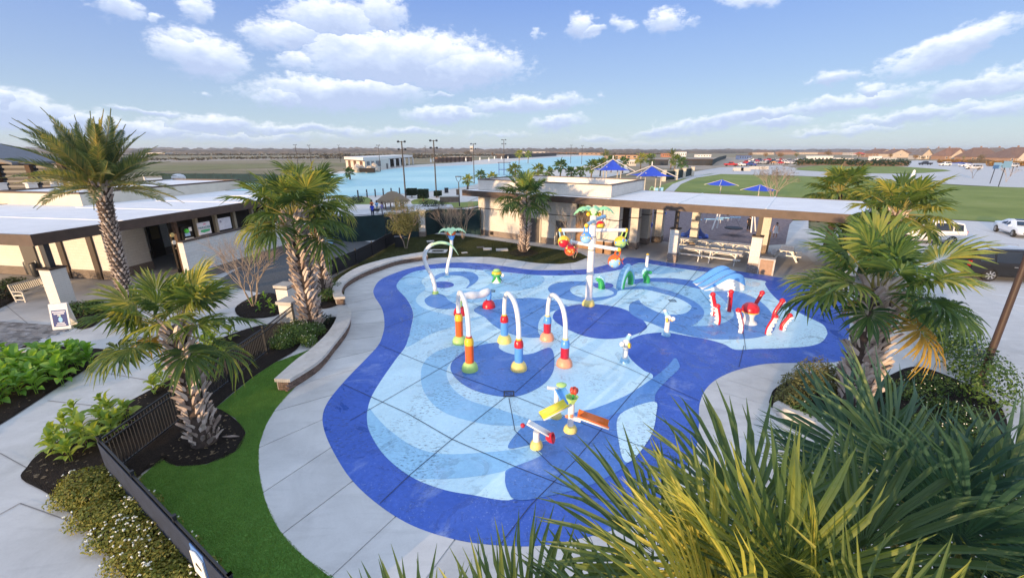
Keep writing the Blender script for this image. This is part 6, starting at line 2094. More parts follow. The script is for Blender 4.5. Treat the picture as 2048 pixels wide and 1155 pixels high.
for k, (u, v, w) in enumerate(((1426, 441, 2.2), (1446, 438, 1.5), (1470, 437, 1.2))):
    g = G(u, v + 5)
    o = thing('balance_beam', 'pale blue balance beam on short legs, %s of three' % ('left', 'middle', 'right')[k], 'play equipment', g, group='balance beams on the playground')
    b = MB(); b.box(g + Vector((0, 0, .48)), (w, .22, .10), -.12); b.build('beam', C_PBLUE, o)
    for sx in (-.4, .4):
        b = MB(); b.tube([g + Vector((sx * w, 0, 0)), g + Vector((sx * w, 0, .45))], .04, 6); b.build('leg', M_WHITE, o)
def umbrella(label, u, v_top, u2, v_base, grp):
    g = G(u2, v_base)
    o = thing('shade_umbrella', label, 'umbrella', g, group=grp)
    zt = zat(g.x, g.y, v_top)
    r = 2.65; ze = zt - .95
    b = MB(); b.tube([g, g + Vector((0, 0, zt - .1))], .09, 8); b.build('pole', M_CAP, o)
    n = 4; vs = []
    b = MB()
    for i in range(n):
        a0, a1 = math.pi / 4 + i * math.pi / 2 + .25, math.pi / 4 + (i + 1) * math.pi / 2 + .25
        rows = []
        for k in range(7):
            t = k / 6
            z = zt + (ze - zt) * (t ** .85)
            row = []
            for j in range(5):
                q = j / 4
                p = Vector((math.cos(a0), math.sin(a0), 0)).lerp(Vector((math.cos(a1), math.sin(a1), 0)), q) * r * t
                row.append((g.x + p.x, g.y + p.y, z - .10 * math.sin(math.pi * q) * t))
            rows.append(row)
        o_ = len(b.v)
        for row in rows: b.v.extend(row)
        for k in range(6):
            for j in range(4):
                b.face((o_ + 5 * k + j, o_ + 5 * k + 5 + j, o_ + 5 * k + 6 + j, o_ + 5 * k + 1 + j))
    b.build('canopy', M_SAIL, o, 'all')
    for i in range(n):
        a0 = math.pi / 4 + i * math.pi / 2 + .25
        b = MB(); b.bar((g.x, g.y, zt - .08), (g.x + math.cos(a0) * (r + .35), g.y + math.sin(a0) * (r + .35), ze - .12), .09, .09); b.build('rib', M_CAP, o)
umbrella('blue square shade umbrella on a pale pole behind the roof, left of two', 1441, 358.5, 1439, 394, 'blue umbrellas behind the pavilion roof')
umbrella('blue square shade umbrella behind the roof, right of two, partly behind a palm', 1517, 368.5, 1515, 401, 'blue umbrellas behind the pavilion roof')
def sail_tent(label, apex, corners, base_v, grp):
    """hip shade sail on four tall posts: corners and apex given on the photo at the tent's own distance"""
    Y = G(apex[0], base_v).y
    o = thing('shade_sail', label, 'shade sail', G(apex[0], base_v), group=grp)
    ap = at(apex[0], apex[1], Y)
    b = MB()
    half = corners
    zc = ap.z - half[1]
    C4 = [Vector((ap.x + sx * half[0], Y + sy * half[0], zc)) for sx, sy in ((-1, -1), (1, -1), (1, 1), (-1, 1))]
    for i in range(4):
        a, c = C4[i], C4[(i + 1) % 4]
        n = 8
        rows = []
        for k in range(n + 1):
            t = k / n
            row = []
            for j in range(7):
                q = j / 6
                e = a.lerp(c, q)
                mid = (C4[0] + C4[2]) / 2
                e = e.lerp(mid, .16 * math.sin(math.pi * q))
                p = ap.lerp(e, t)
                p = p - Vector((0, 0, half[1] * .30 * math.sin(math.pi * t) * (1)))
                row.append(tuple(p))
            rows.append(row)
        o_ = len(b.v)
        for row in rows: b.v.extend(row)
        for k in range(n):
            for j in range(6):
                b.face((o_ + 7 * k + j, o_ + 7 * k + 7 + j, o_ + 7 * k + 8 + j, o_ + 7 * k + 1 + j))
    b.build('sail', M_SAIL, o, 'all')
    for p in C4:
        q = MB(); q.bar(tuple(p + (p - ap).normalized() * .4 + Vector((0, 0, -.05))), tuple(ap + Vector((0, 0, .12))), .14, .14); q.build('rafter', M_CAP, o)
    for sx, sy in ((-.42, -.42), (.42, -.42), (.42, .42), (-.42, .42)):
        q = MB(); q.tube([(ap.x + sx * half[0], Y + sy * half[0], -.3), (ap.x + sx * half[0], Y + sy * half[0], zc + half[1] * .35)], .12, 8); q.build('post', M_CAP, o)
    q = MB(); q.tube([ap - Vector((0, 0, .3)), ap + Vector((0, 0, .9))], .1, 8); q.build('finial', M_WHITE, o)
sail_tent('blue peaked shade sail on pale posts, left of the pair over the water play area', (1226, 319), (4.2, 2.4), 372, 'blue shade sails behind the restroom')
sail_tent('blue peaked shade sail on pale posts, nearer right one of the pair', (1304, 332), (3.9, 1.9), 384, 'blue shade sails behind the restroom')
for k, (u, v, c) in enumerate(((1312, 381, 'PBLUE'), (1322, 380, 'PBLUE'), (1303, 380, 'LGREEN'))):
    g = G(u, v + 6)
    o = thing('play_fence_panel', ('teal play panel under the right shade sail, left', 'teal play panel under the right shade sail, right', 'small green hoop beside the teal play panels')[k], 'play equipment', g)
    if k < 2:
        b = MB(); b.box(g + Vector((0, 0, .6)), (.75, .1, 1.1)); b.build('panel', C_PBLUE, o)
        b = MB(); b.box(g + Vector((-.42, 0, .62)), (.08, .12, 1.25)); b.build('post', C_WHITE, o)
    else:
        b = MB(); b.tube([g + Vector((.45 * math.cos(a), 0, .1 + 1.2 * math.sin(a))) for a in [i * math.pi / 12 for i in range(13)]], .06, 8); b.build('hoop', C_LGREEN, o, True)
M_SKIN = {'light': mat('skin_light', (.52, .31, .22), .6), 'tan': mat('skin_tan', (.36, .20, .13), .6), 'dark': mat('skin_dark', (.12, .065, .045), .6)}
M_HAIR = mat('hair_dark', (.018, .012, .010), .6)
def person(label, base, h, yaw, skin='light', shirt=None, legs=None, dress=None, pose='stand', cap=None, big_hair=False, group=None):
    t = thing('person', label, 'person', base, group=group)
    k = h / 1.75
    cy, sy = math.cos(yaw), math.sin(yaw)
    def W(x, y, z):          # x right, y forward, z up in the person's frame
        return Vector(((x * cy - y * sy) * k, (x * sy + y * cy) * k, z * k))
    V = []; E = []; Rr = []
    def v(x, y, z, r):
        V.append(W(x, y, z)); Rr.append(r * k); return len(V) - 1
    def chain(a, pts_):
        for p in pts_:
            n = v(*p); E.append((a, n)); a = n
        return a
    pel = v(0, 0, .95, .135)
    ch = chain(pel, [(0, .01, 1.10, .125), (0, .01, 1.28, .15), (0, 0, 1.42, .12)])
    nk = chain(ch, [(0, .01, 1.50, .055), (0, .03, 1.58, .075), (0, .03, 1.66, .098), (0, .02, 1.72, .07)])
    stride = .16 if pose == 'walk' else .03
    for s in (-1, 1):
        chain(pel, [(s * .10, 0, .90, .095), (s * .11, s * stride * .6, .50, .062), (s * .11, s * stride * .4 - .02, .09, .04), (s * .12, s * stride * .4 + .10, .035, .035), (s * .12, s * stride * .4 + .15, .03, .025)])
        if pose == 'front_hands':
            arm = [(s * .20, 0, 1.40, .055), (s * .25, .04, 1.16, .044), (s * .12, .26, 1.13, .034), (s * .06, .30, 1.15, .028)]
            d = (-s * .6, .5, .15)
        else:
            arm = [(s * .20, 0, 1.40, .055), (s * .27, -.02, 1.14, .044), (s * .28, .05, .90, .034), (s * .28, .07, .84, .028)]
            d = (0, .15, -1)
        hand = chain(ch, arm)
        hp = arm[-1]
        for f in range(4):       # four fingers, unequal
            o_ = (f - 1.5) * .018
            ln = (.07, .085, .08, .06)[f]
            if pose == 'front_hands':
                chain(hand, [(hp[0] + d[0] * ln * .5, hp[1] + d[1] * ln * .5, hp[2] + o_, .009), (hp[0] + d[0] * ln, hp[1] + d[1] * ln * .8, hp[2] + o_ - .01, .007)])
            else:
                chain(hand, [(hp[0], hp[1] + o_ + .01, hp[2] - ln * .55, .009), (hp[0] - s * .012, hp[1] + o_ + .02, hp[2] - ln, .007)])
        chain(hand, [(hp[0] - s * .015, hp[1] + .045, hp[2] - .02, .010), (hp[0] - s * .02, hp[1] + .06, hp[2] - .05, .008)])
    me = bpy.data.meshes.new('body')
    me.from_pydata([tuple(p) for p in V], E, [])
    me.materials.append(M_SKIN[skin])
    o = bpy.data.objects.new('body', me)
    COL.objects.link(o)
    o.parent = t
    o.modifiers.new('skin', 'SKIN')
    for i, sv in enumerate(me.skin_vertices[0].data):
        sv.radius = (Rr[i], Rr[i])
        sv.use_root = (i == 0)
    ss_ = o.modifiers.new('subsurf', 'SUBSURF')
    ss_.levels = 1; ss_.render_levels = 1
    for s in (-1, 1):
        b = MB(); b.ball(W(s * .035, .118, 1.64), .014 * k, 6); b.build('eye', M_HAIR, t, True, local=True)
    b = MB(); b.ball(W(0, .128, 1.61), .018 * k, 6, (.7, 1, 1.3)); b.build('nose', M_SKIN[skin], t, True, local=True)
    b = MB(); b.ball(W(0, -.005, 1.675), (.155 if big_hair else .118) * k, 10, (1, 1, 1.02)); b.build('hair', M_HAIR, t, True, local=True)
    def loft(secs, m, nm, n=12):
        b = MB()
        for (x, y, z, rx, ry) in secs:
            for i in range(n):
                a = 2 * math.pi * i / n
                b.v.append(tuple(W(x + rx * math.cos(a), y + ry * math.sin(a), z)))
        for j in range(len(secs) - 1):
            for i in range(n):
                i2 = (i + 1) % n
                b.face((j * n + i, j * n + i2, (j + 1) * n + i2, (j + 1) * n + i))
        return b.build(nm, m, t, 'all', local=True)
    if dress:
        loft([(0, 0, .62, .27, .24), (0, 0, .80, .22, .19), (0, 0, 1.02, .165, .14), (0, .01, 1.28, .185, .15), (0, 0, 1.40, .19, .12), (0, 0, 1.46, .10, .08)], dress, 'dress')
    if shirt:
        loft([(0, 0, .86, .175, .145), (0, 0, 1.02, .165, .14), (0, .01, 1.28, .19, .155), (0, 0, 1.40, .205, .12), (0, 0, 1.47, .10, .08)], shirt, 'shirt')
        for s in (-1, 1):
            b = MB(); b.tube([W(s * .17, 0, 1.41), W(s * .225, 0, 1.32), W(s * .255, -.01, 1.20)], [.075 * k, .07 * k, .065 * k], 8); b.build('sleeve', shirt, t, True, local=True)
    if legs:
        for s in (-1, 1):
            b = MB(); b.tube([W(s * .09, 0, .97), W(s * .105, 0, .86), W(s * .11, s * stride * .6, .50), W(s * .11, s * stride * .4 - .02, .12)], [.12 * k, .11 * k, .082 * k, .065 * k], 8); b.build('trouser_leg', legs, t, True, local=True)
    for s in (-1, 1):
        b = MB(); b.ball(W(s * .12, s * stride * .4 + .06, .035), .06 * k, 8, (.8, 1.0, .6), rot=Matrix.Rotation(yaw, 3, 'Z')); b.build('shoe', M_WHITE if dress else M_HAIR, t, True, local=True)
    return t
cl = lambda n, c: mat('cloth_' + n, c, .9, .1, 8)
g = G(1549, 477)
person('person in a short white dress walking on the dark playground surface', g, 1.62, 2.4, 'light', dress=cl('white', (.70, .68, .70)), pose='walk')
g = G(1496, 462)
person('person in black clothes standing behind the right pavilion column', g, 1.7, -1.2, 'light', shirt=cl('black', (.015, .015, .02)), legs=cl('black', (.015, .015, .02)))
for (u, vt, yaw, sk, sh, lg, lab, bh) in ((746, 408, .3, 'dark', cl('royal', (.02, .05, .45)), cl('navy', (.015, .02, .05)), 'person in a royal blue shirt with their back turned near the palapa', False), (745, 399.5, 3.0, 'tan', cl('orange', (.75, .20, .05)), cl('navy', (.015, .02, .05)), 'person in an orange top with big dark hair near the palapa', True),
                                      (755, 400.5, 2.6, 'dark', cl('sky', (.18, .42, .72)), cl('khaki', (.35, .30, .22)), 'person in a light blue shirt left of the palapa', False), (765, 405, 2.0, 'tan', cl('violet', (.20, .20, .50)), cl('grey', (.22, .22, .24)), 'person in a violet shirt at the left palapa edge', False),
                                      (806, 406, 1.2, 'light', cl('charcoal', (.06, .065, .08)), cl('pale', (.45, .45, .48)), 'person in charcoal leaning forward right of the palapa', False)):
    g = G(u, vt + 25)
    person(lab, g, 1.74, yaw, sk, shirt=sh, legs=lg, pose='front_hands' if yaw > 1 else 'stand', big_hair=bh)
g = G(753, 432)
o = thing('grill', 'black barbecue grill with white legs among the people by the palapa', 'grill', g)
b = MB(); b.box(g + Vector((0, 0, .85)), (.9, .5, .3)); b.build('firebox', M_DMETAL, o)
for sx in (-.35, .35):
    b = MB(); b.tube([g + Vector((sx, 0, 0)), g + Vector((sx, 0, .72))], .035, 6); b.build('leg', M_WHITE, o)
g = G(787, 416)
o = thing('palapa', 'round thatched palapa shelter on timber posts by the lagoon beach', 'shelter', g)
ze = zat(g.x, g.y, 401); za = zat(g.x, g.y, 381.5)
M_THATCH = leaf_mat('thatch', [(.10, .075, .05), (.20, .15, .10), (.27, .21, .145)], 0, .95, 6.0, .8, obj_rand=False)
b = MB(); b.lathe([(2.55, ze - .05), (2.5, ze), (1.6, ze + (za - ze) * .48), (.7, ze + (za - ze) * .86), (.0, za)], g, 26); b.build('roof', M_THATCH, o, True)
b = MB(); rr_ = random.Random(2)
for k in range(700):
    a = rr_.uniform(0, 6.283); t = rr_.uniform(0, 1)
    r0_ = 2.55 - 2.2 * t
    z0 = ze + (za - ze) * (1 - (r0_ / 2.55)) * 1.02
    d = Vector((math.cos(a), math.sin(a), 0)); s = Vector((-d.y, d.x, 0)) * .035
    p = g + d * r0_ + Vector((0, 0, z0 + .06)); q = g + d * (r0_ + .38) + Vector((0, 0, z0 - .30 - rr_.uniform(0, .12)))
    b.add([p - s, p + s, q + s, q - s], [(0, 1, 2, 3)])
b.build('thatch_fringe', M_THATCH, o, kind='stuff')
for k in range(6):
    a = k * 1.047
    b = MB(); b.tube([g + Vector((1.6 * math.cos(a), 1.6 * math.sin(a), -.3)), g + Vector((1.6 * math.cos(a), 1.6 * math.sin(a), ze + .4))], .09, 7); b.build('post', mat('palapa_post', (.26, .17, .10), .9), o)
b = MB(); b.box(g + Vector((0, 0, .95)), (2.2, .6, .08)); b.build('counter', M_WHITE, o)
prev = None
for k, (u, v, vb) in enumerate(((717, 380, 398), (734.5, 379, 394), (751, 378, 392), (767, 377, 390.5), (783, 376, 389.5), (799.6, 375.5, 388.5))):
    g = G(u, vb)
    o = thing('rope_bollard', 'dark mooring post at the lagoon edge, number %s from the left' % ('one', 'two', 'three', 'four', 'five', 'six')[k], 'bollard', g, group='rope posts along the lagoon')
    o['label'] = ('leftmost dark rope post at the lagoon edge beside the palm', 'dark rope post at the lagoon edge, second from the left', 'dark rope post midway between palm and palapa roof', 'dark rope post just left of the palapa roof slope', 'dark rope post directly behind the palapa peak', 'rightmost dark rope post beside the tall light pole')[k]
    zt = zat(g.x, g.y, v)
    b = MB(); b.tube([g - Vector((0, 0, .3)), g + Vector((0, 0, zt))], .13, 8); b.build('post', mat('bollard_timber', (.07, .06, .065), .8), o)
    if prev is not None:
        c = [prev.lerp(Vector((g.x, g.y, zt * .6)), i / 6) - Vector((0, 0, .25 * math.sin(math.pi * i / 6))) for i in range(7)]
        b = MB(); b.tube(c, .035, 5); b.build('rope', M_WHITE, o)
    prev = Vector((g.x, g.y, zt * .6))
for (u, v, w, vt, lab) in ((824, 394, 1.7, 377, 'clipped cube hedge left of three before the lagoon'), (847, 401, 1.75, 378.5, 'clipped cube hedge, middle and tallest of three'), (876, 394, 1.3, 382, 'small clipped cube hedge beside the second light pole')):
    g = G(u, v)
    zt = zat(g.x, g.y, vt)
    o = thing('cube_hedge', lab, 'hedge', g, group='clipped hedges before the lagoon')
    b = MB(); rr_ = random.Random(int(u))
    c = g + Vector((0, 0, zt * .62)); hx = w * .5
    for k in range(1500):
        p = Vector((rr_.uniform(-1, 1), rr_.uniform(-1, 1), rr_.uniform(-1, 1)))
        ax_ = rr_.randrange(3); p[ax_] = math.copysign(rr_.uniform(.86, 1.02), p[ax_])
        q = c + Vector((p.x * hx, p.y * hx, p.z * zt * .38))
        a = Vector((rr_.uniform(-1, 1), rr_.uniform(-1, 1), rr_.uniform(-1, 1))).normalized(); e = a.orthogonal().normalized()
        s = .12
        b.add([q - a * s, q - e * s * .6, q + a * s, q + e * s * .6], [(0, 1, 2, 3)])
    b.box(tuple(c), (hx * 1.7, hx * 1.7, zt * .64))
    b.build('foliage', LEAF['dark'], o)
    b = MB(); b.tube([g - Vector((0, 0, .1)), c], .10, 6); b.build('trunk', M_TWIG, o)
shrub('beach_shrub', 'low dark spreading shrub in front of the clipped hedges', 'shrub', [((G(866, 412).x, G(866, 412).y, .35), (2.4, 1.2, .7))], 900, .2, 'dark', 61)
shrub('beach_shrub', 'dark grassy mound at the lawn edge left of the palapa', 'shrub', [((G(712, 405).x, G(712, 405).y, .4), (1.4, 2.6, .8))], 800, .22, 'dark', 62)
g = G(899, 403)
o = thing('stone_planter', 'low brown stone planter with a white top beside the dark shrubs', 'planter', g)
b = MB(); b.box(g + Vector((0, 0, .4)), (3.2, 1.2, .9), .1); b.build('body', mat('planter_brown', (.19, .14, .115), .9, .2, 3), o)
b = MB(); b.box(g + Vector((0, 0, .9)), (3.3, 1.3, .12), .1); b.build('cap_stone', M_CAP, o)
def light_pole(label, u_base, v_base, v_top, heads=4, r=.13, grp='floodlight poles along the lagoon'):
    g = G(u_base, v_base)
    zt = zat(g.x, g.y, v_top)
    o = thing('light_pole', label, 'light pole', (g.x, g.y, -.2), group=grp)
    b = MB(); b.tube([(g.x, g.y, -.2), (g.x, g.y, zt)], [r, r * .75], 8); b.build('pole', mat('pole_bronze', (.045, .04, .04), .5), o)
    sc_ = max(.5, zt / 11)
    for k in range(heads // 2):
        z = zt - .15 - k * 1.35 * sc_
        b = MB(); b.box((g.x, g.y, z), (1.3 * sc_, .09, .09)); b.build('crossarm', M_DMETAL, o)
        for sx in (-1, 1):
            b = MB(); b.box((g.x + sx * .62 * sc_, g.y - .12, z + .06), (.34 * sc_, .30 * sc_, .26 * sc_), rot=Euler((.5, 0, sx * .4)).to_matrix()); b.build('floodlight', M_DMETAL, o)
    return o
light_pole('tall floodlight pole just right of the palapa roof', 812, 402, 282, 4, .14)
light_pole('tall floodlight pole beside the small cube hedge', 873, 394, 280, 4, .14)
light_pole('floodlight pole with upturned triple heads before the distant tower', 948.5, 366, 287, 4, .13)
light_pole('floodlight pole with a blue lifeguard frame at its foot', 1008, 344, 279, 4, .15)
light_pole('thin floodlight pole at the narrow end of the lagoon, left of two', 1141, 326, 290, 2, .17)
light_pole('thin floodlight pole at the narrow end of the lagoon, right of two', 1163, 328, 291, 2, .17)
light_pole('distant light pole left above the twin palm crowns', 597, 336, 289, 2, .16)
light_pole('distant light pole right above the twin palm crowns', 624, 337, 290, 2, .16)
light_pole('distant light pole left of the lagoon building', 681, 324, 290, 2, .18)
light_pole('light pole in front of the lagoon building corner', 761, 342, 290, 2, .14)
light_pole('distant light pole behind the beach cabanas', 852, 320, 292, 2, .18)
g = G(919, 412)
o = thing('street_lamp', 'black pedestrian lamp with a yoke head beside the restroom corner', 'street lamp', g)
zt = zat(g.x, g.y, 352)
b = MB(); b.tube([g, g + Vector((0, 0, zt - .9))], [.10, .07], 8); b.build('post', M_DMETAL, o)
b = MB(); b.tube([g + Vector((-.42, 0, zt - .1)), g + Vector((-.30, 0, zt - .6)), g + Vector((0, 0, zt - .95)), g + Vector((.30, 0, zt - .6)), g + Vector((.42, 0, zt - .1))], .045, 6); b.build('yoke', M_DMETAL, o)
b = MB(); b.lathe([(.0, zt - .14), (.5, zt - .12), (.5, zt - .02), (0, zt + .02)], g, 12); b.build('lamp_head', M_DMETAL, o)
b = MB(); b.box(g + Vector((-.25, 0, 2.2)), (.35, .2, .9)); b.build('speaker_box', M_DMETAL, o)
g = G(1003, 350)
o = thing('lifeguard_frame', 'tall blue lifeguard frame standing in the lagoon shallows', 'lifeguard stand', g)
z_ = zat(g.x, g.y, 325)
for sx in (-.9, .9, 3.0):
    b = MB(); b.bar(g + Vector((sx, 0, -.1)), g + Vector((sx, 0, z_)), .2, .2, up=(0, 1, 0)); b.build('post', mat('frame_blue', (.03, .06, .25), .5), o)
b = MB(); b.box(g + Vector((1.0, 0, z_ * .45)), (4.0, .9, .2)); b.build('deck', mat('frame_blue', (.03, .06, .25), .5), o)
b = MB(); b.box(g + Vector((1.0, 0, z_)), (4.6, 1.4, .15)); b.build('roof', M_FASCIA, o)
q0, q1, q2, q3 = G(693, 338), G(731, 343), G(779, 336.5), G(826, 328.5)
bl = thing('lagoon_building', 'white flat-roofed beach building across the lagoon with one orange lit end', 'building', q1)
zt = zat(q1.x, q1.y, 315)
back = (q0 - q1)
b = MB(); b.prism([q1[:2], q2[:2], (q2 + back)[:2], q0[:2]], -.3, zt - 1.2); b.build('wall', mat('beach_stucco', (.60, .56, .50), .9, .05, .4), bl)
e = (q2 - q1).normalized() * 1.5
b = MB(); b.prism([(q1 - e)[:2], (q3 + e * .3)[:2], (q3 + back)[:2], (q0 - e)[:2]], zt - 1.2, zt); b.build('roof', mat('beach_roof', (.66, .65, .62), .8), bl)
b = MB(); b.prism([(q1 - e * 1.05)[:2], (q3 + e * .35)[:2], (q3 + back * 1.02)[:2], (q0 - e * 1.05)[:2]], zt - 1.45, zt - 1.15); b.build('fascia', M_FASCIA, bl)
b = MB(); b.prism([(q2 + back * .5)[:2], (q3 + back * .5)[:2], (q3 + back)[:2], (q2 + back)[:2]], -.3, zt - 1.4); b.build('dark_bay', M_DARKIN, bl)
dv = (q0 - q1)
for k, f in enumerate((.10, .42, .72)):
    b = MB(); p = q1 + dv * f; r_ = q1 + dv * (f + .12)
    n_ = Vector((dv.y, -dv.x, 0)).normalized() * .15
    if n_.y > 0: n_ = -n_
    b.prism([(p + n_)[:2], (p - n_)[:2], (r_ - n_)[:2], (r_ + n_)[:2]], 0 if k else 1.5, zt - 1.6); b.build('window' if k == 0 else 'door', mat('beach_brown', (.14, .07, .04), .6), bl)
dv = q2 - q1
for f in (.08, .25, .42, .52):
    b = MB(); p = q1 + dv * f; r_ = q1 + dv * (f + .09)
    n_ = Vector((dv.y, -dv.x, 0)).normalized() * .15
    b.prism([(p + n_)[:2], (r_ + n_)[:2], (r_ - n_)[:2], (p - n_)[:2]], 1.6, zt - 1.7); b.build('window', mat('beach_glass', (.05, .06, .08), .2), bl)
p = q1 + dv * .86; r_ = q1 + dv * .93; n_ = Vector((dv.y, -dv.x, 0)).normalized() * .15
b = MB(); b.prism([(p + n_)[:2], (r_ + n_)[:2], (r_ - n_)[:2], (p - n_)[:2]], 0, 2.4); b.build('door', M_DOORG, bl)
for k in range(6):
    p = q2.lerp(q3, k / 5)
    b = MB(); b.box((p.x, p.y, (zt - 1.4) / 2), (.8, .8, zt - 1.4)); b.build('column', M_WHITE, bl)
rk = thing('rock_grotto', 'pale artificial rock grotto at the water edge before the lagoon building', 'rock', G(730, 345))
for k in range(16):
    u = 712 + k * 2.9 + rnd.uniform(-2, 2)
    g = G(u, 344 + rnd.uniform(-1.5, 1))
    b = MB(); b.ball((g.x, g.y, rnd.uniform(.2, 2.6) if k % 3 else .5), rnd.uniform(.9, 1.9), 7, (1.2, 1, .75), rot=Euler((rnd.random(), rnd.random(), rnd.random())).to_matrix()); b.build('boulder', mat('grotto_rock', (.46, .40, .33), .95, .25, .6, rnd_amt=.15), rk)
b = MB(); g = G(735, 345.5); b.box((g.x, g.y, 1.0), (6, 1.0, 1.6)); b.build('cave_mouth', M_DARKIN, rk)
cab0 = None
ORD = ('leftmost', 'second from the left', 'third from the left', 'fourth from the left', 'middle one', 'fourth from the right', 'third from the right', 'second from the right', 'rightmost')
for k in range(9):
    g = G(872 + k * 8.5, 325 - k * .25)
    w = 8.5 * pxs(g) * .42
    if cab0 is None:
        cab0 = thing('beach_cabana', 'dark framed beach cabana in the row behind the lagoon sand, leftmost', 'cabana', g, group='cabanas across the lagoon')
        for sx in (-1, 1):
            for sy in (0, 1):
                b = MB(); b.box((g.x + sx * w, g.y + sy * 3, 1.7), (.35, .35, 3.6)); b.build('post', M_TIMBER, cab0)
        b = MB(); b.box((g.x, g.y + 1.5, 3.6), (w * 2.2, 3.6, .3)); b.build('roof', mat('cabana_cloth', (.36, .28, .22), .9), cab0)
        b = MB(); b.box((g.x, g.y + 2.9, 1.7), (w * 1.9, .15, 3.2)); b.build('back_curtain', mat('cabana_brown', (.24, .15, .12), .9), cab0)
    else:
        c = copy_tree(cab0)
        c.location = g
        c['label'] = 'dark framed beach cabana in the row behind the lagoon sand, ' + ORD[k]
for k, (u, v) in enumerate(((862, 326), (868, 324), (932, 323), (960, 321), (978, 323), (989, 318), (1003, 319), (1016, 318))):
    g = G(u, v + 2)
    o = thing('folded_parasol', 'folded white beach parasol on the far lagoon shore, ' + (ORD[k] if k < 4 else ORD[k + 1]), 'parasol', g, group='folded parasols on the far shore')
    b = MB(); b.lathe([(.05, 0), (.05, 1.2), (.55, 1.3), (.45, 2.4), (.1, 3.6), (0, 3.6)], g, 8); b.build('canopy', M_WHITE, o, True)
g = G(1052, 318)
bx_ = thing('island_bar', 'long dark flat-roofed bar at the narrow part of the lagoon', 'building', g)
p0, p1 = G(1000, 317), G(1108, 311.5)
b = MB(); b.bar((p0.x, p0.y, 1.9), (p1.x, p1.y, 1.9), 8, 3.8); b.build('wall', mat('bar_dark', (.05, .042, .038), .8), bx_)
b = MB(); b.bar((p0.x, p0.y, 4.2), (p1.x, p1.y, 4.2), 12, .8); b.build('roof', M_FASCIA, bx_)
M_TYRE = mat('tyre_rubber', (.015, .015, .016), .85)
M_RIM = mat('alloy_rim', (.55, .56, .58), .3, metal=.8)
M_CGLASS = mat('car_glass', (.012, .016, .022), .06, spec=.8)
M_TAIL = mat('tail_light', (.45, .01, .01), .25)
M_HEAD = mat('head_light', (.75, .78, .80), .15)
def car(label, kind, base, yaw, col, s=1.0, group=None, detail=True, roofcol=None):
    """x forward; body lofted from cross-sections, with wheels, glass, lights"""
    pm = mat('car_paint_' + col[0], col[1], .3, spec=.35, coat=.15)
    t = thing('car', label, 'car', base, yaw, group)
    t.scale = (s, s, s)
    K = {  # x, half width, z floor, z belt, z top, roof half width   (top == belt where there is no cabin)
        'suv': [(-2.40, .78, .42, .92, .96, .70), (-2.34, .90, .34, 1.04, 1.12, .72), (-2.10, .94, .30, 1.06, 1.66, .70), (-1.4, .96, .26, 1.05, 1.76, .71), (-.2, .96, .26, 1.03, 1.78, .71), (.55, .96, .26, 1.02, 1.70, .69), (1.25, .95, .26, 1.00, 1.06, .80), (2.0, .92, .28, .92, .96, .74), (2.35, .84, .34, .78, .82, .66), (2.45, .70, .44, .66, .70, .55)],
        'sedan': [(-2.35, .74, .40, .80, .86, .62), (-2.22, .86, .32, .92, .98, .66), (-1.5, .91, .26, .93, 1.02, .70), (-.95, .92, .24, .92, 1.36, .58), (-.1, .92, .24, .90, 1.44, .60), (.4, .92, .24, .89, 1.36, .58), (1.1, .91, .24, .88, .93, .74), (1.9, .88, .26, .78, .83, .70), (2.3, .78, .32, .64, .68, .60), (2.4, .64, .40, .54, .58, .5)],
        'pickup': [(-2.75, .84, .50, 1.02, 1.04, .84), (-2.70, .92, .44, 1.06, 1.08, .86), (-.75, .95, .40, 1.08, 1.10, .88), (-.70, .95, .40, 1.08, 1.80, .70), (.2, .95, .40, 1.08, 1.88, .72), (.75, .95, .40, 1.08, 1.80, .70), (1.35, .95, .40, 1.08, 1.12, .86), (2.4, .92, .44, 1.0, 1.04, .82), (2.65, .84, .52, .86, .9, .74)],
    }[kind]
    b = MB()
    for (x, w, z0, zb, zt, wr) in K:
        ring = [(w * .82, z0), (w, z0 + .16), (w * 1.0, zb - .16), (w * .97, zb), (wr + .02, zt - .05 if zt > zb + .2 else zt), (wr * .82, zt)]
        b.v += [(x, -y, z) for y, z in ring] + [(x, y, z) for y, z in reversed(ring)]
    n = 12
    for j in range(len(K) - 1):
        for i in range(n):
            i2 = (i + 1) % n
            b.face((j * n + i, j * n + i2, (j + 1) * n + i2, (j + 1) * n + i))
    b.face(tuple(range(n))[::-1]); b.face(tuple((len(K) - 1) * n + i for i in range(n)))
    b.build('body', pm, t, True, local=True)
    cab = [k for k in K if k[4] > k[3] + .2]
    for sg in (-1, 1):
        for a, c in zip(cab, cab[1:]):
            xa, xc = a[0] + .05, c[0] - .05
            q = []
            for (k, x) in ((a, xa), (c, xc)):
                q.append(((x), sg * (k[1] * .97 + .012), k[3] + .03)); q.append((x, sg * (k[5] + .045), k[4] - .12))
            m = MB(); m.add([q[0], q[2], q[3], q[1]], [(0, 1, 2, 3) if sg < 0 else (3, 2, 1, 0)]); m.build('side_window', M_CGLASS, t, local=True)
    i0 = K.index(cab[0]); i1 = K.index(cab[-1])
    for nm, k0, k1 in (('rear_window', K[max(0, i0 - 1)], cab[0]), ('windscreen', K[min(len(K) - 1, i1 + 1)], cab[-1])):
        dx = .015 if nm == 'windscreen' else -.015
        x0, z0 = k0[0] * .94 + k1[0] * .06, k0[4] * .9 + k1[4] * .1
        x1, z1_ = k1[0] * .9 + k0[0] * .1, k1[4] - .06 - .1 * (k1[4] - k0[4]) + .02
        m = MB(); m.add([(x0 + dx, -k0[5] * .84, z0 + .03), (x0 + dx, k0[5] * .84, z0 + .03), (x1 + dx, k1[5] * .86, z1_ + .03), (x1 + dx, -k1[5] * .86, z1_ + .03)], [(0, 1, 2, 3)]); m.build(nm, M_CGLASS, t, local=True)
    xf, xr = (1.5, -1.45) if kind != 'pickup' else (1.75, -1.75)
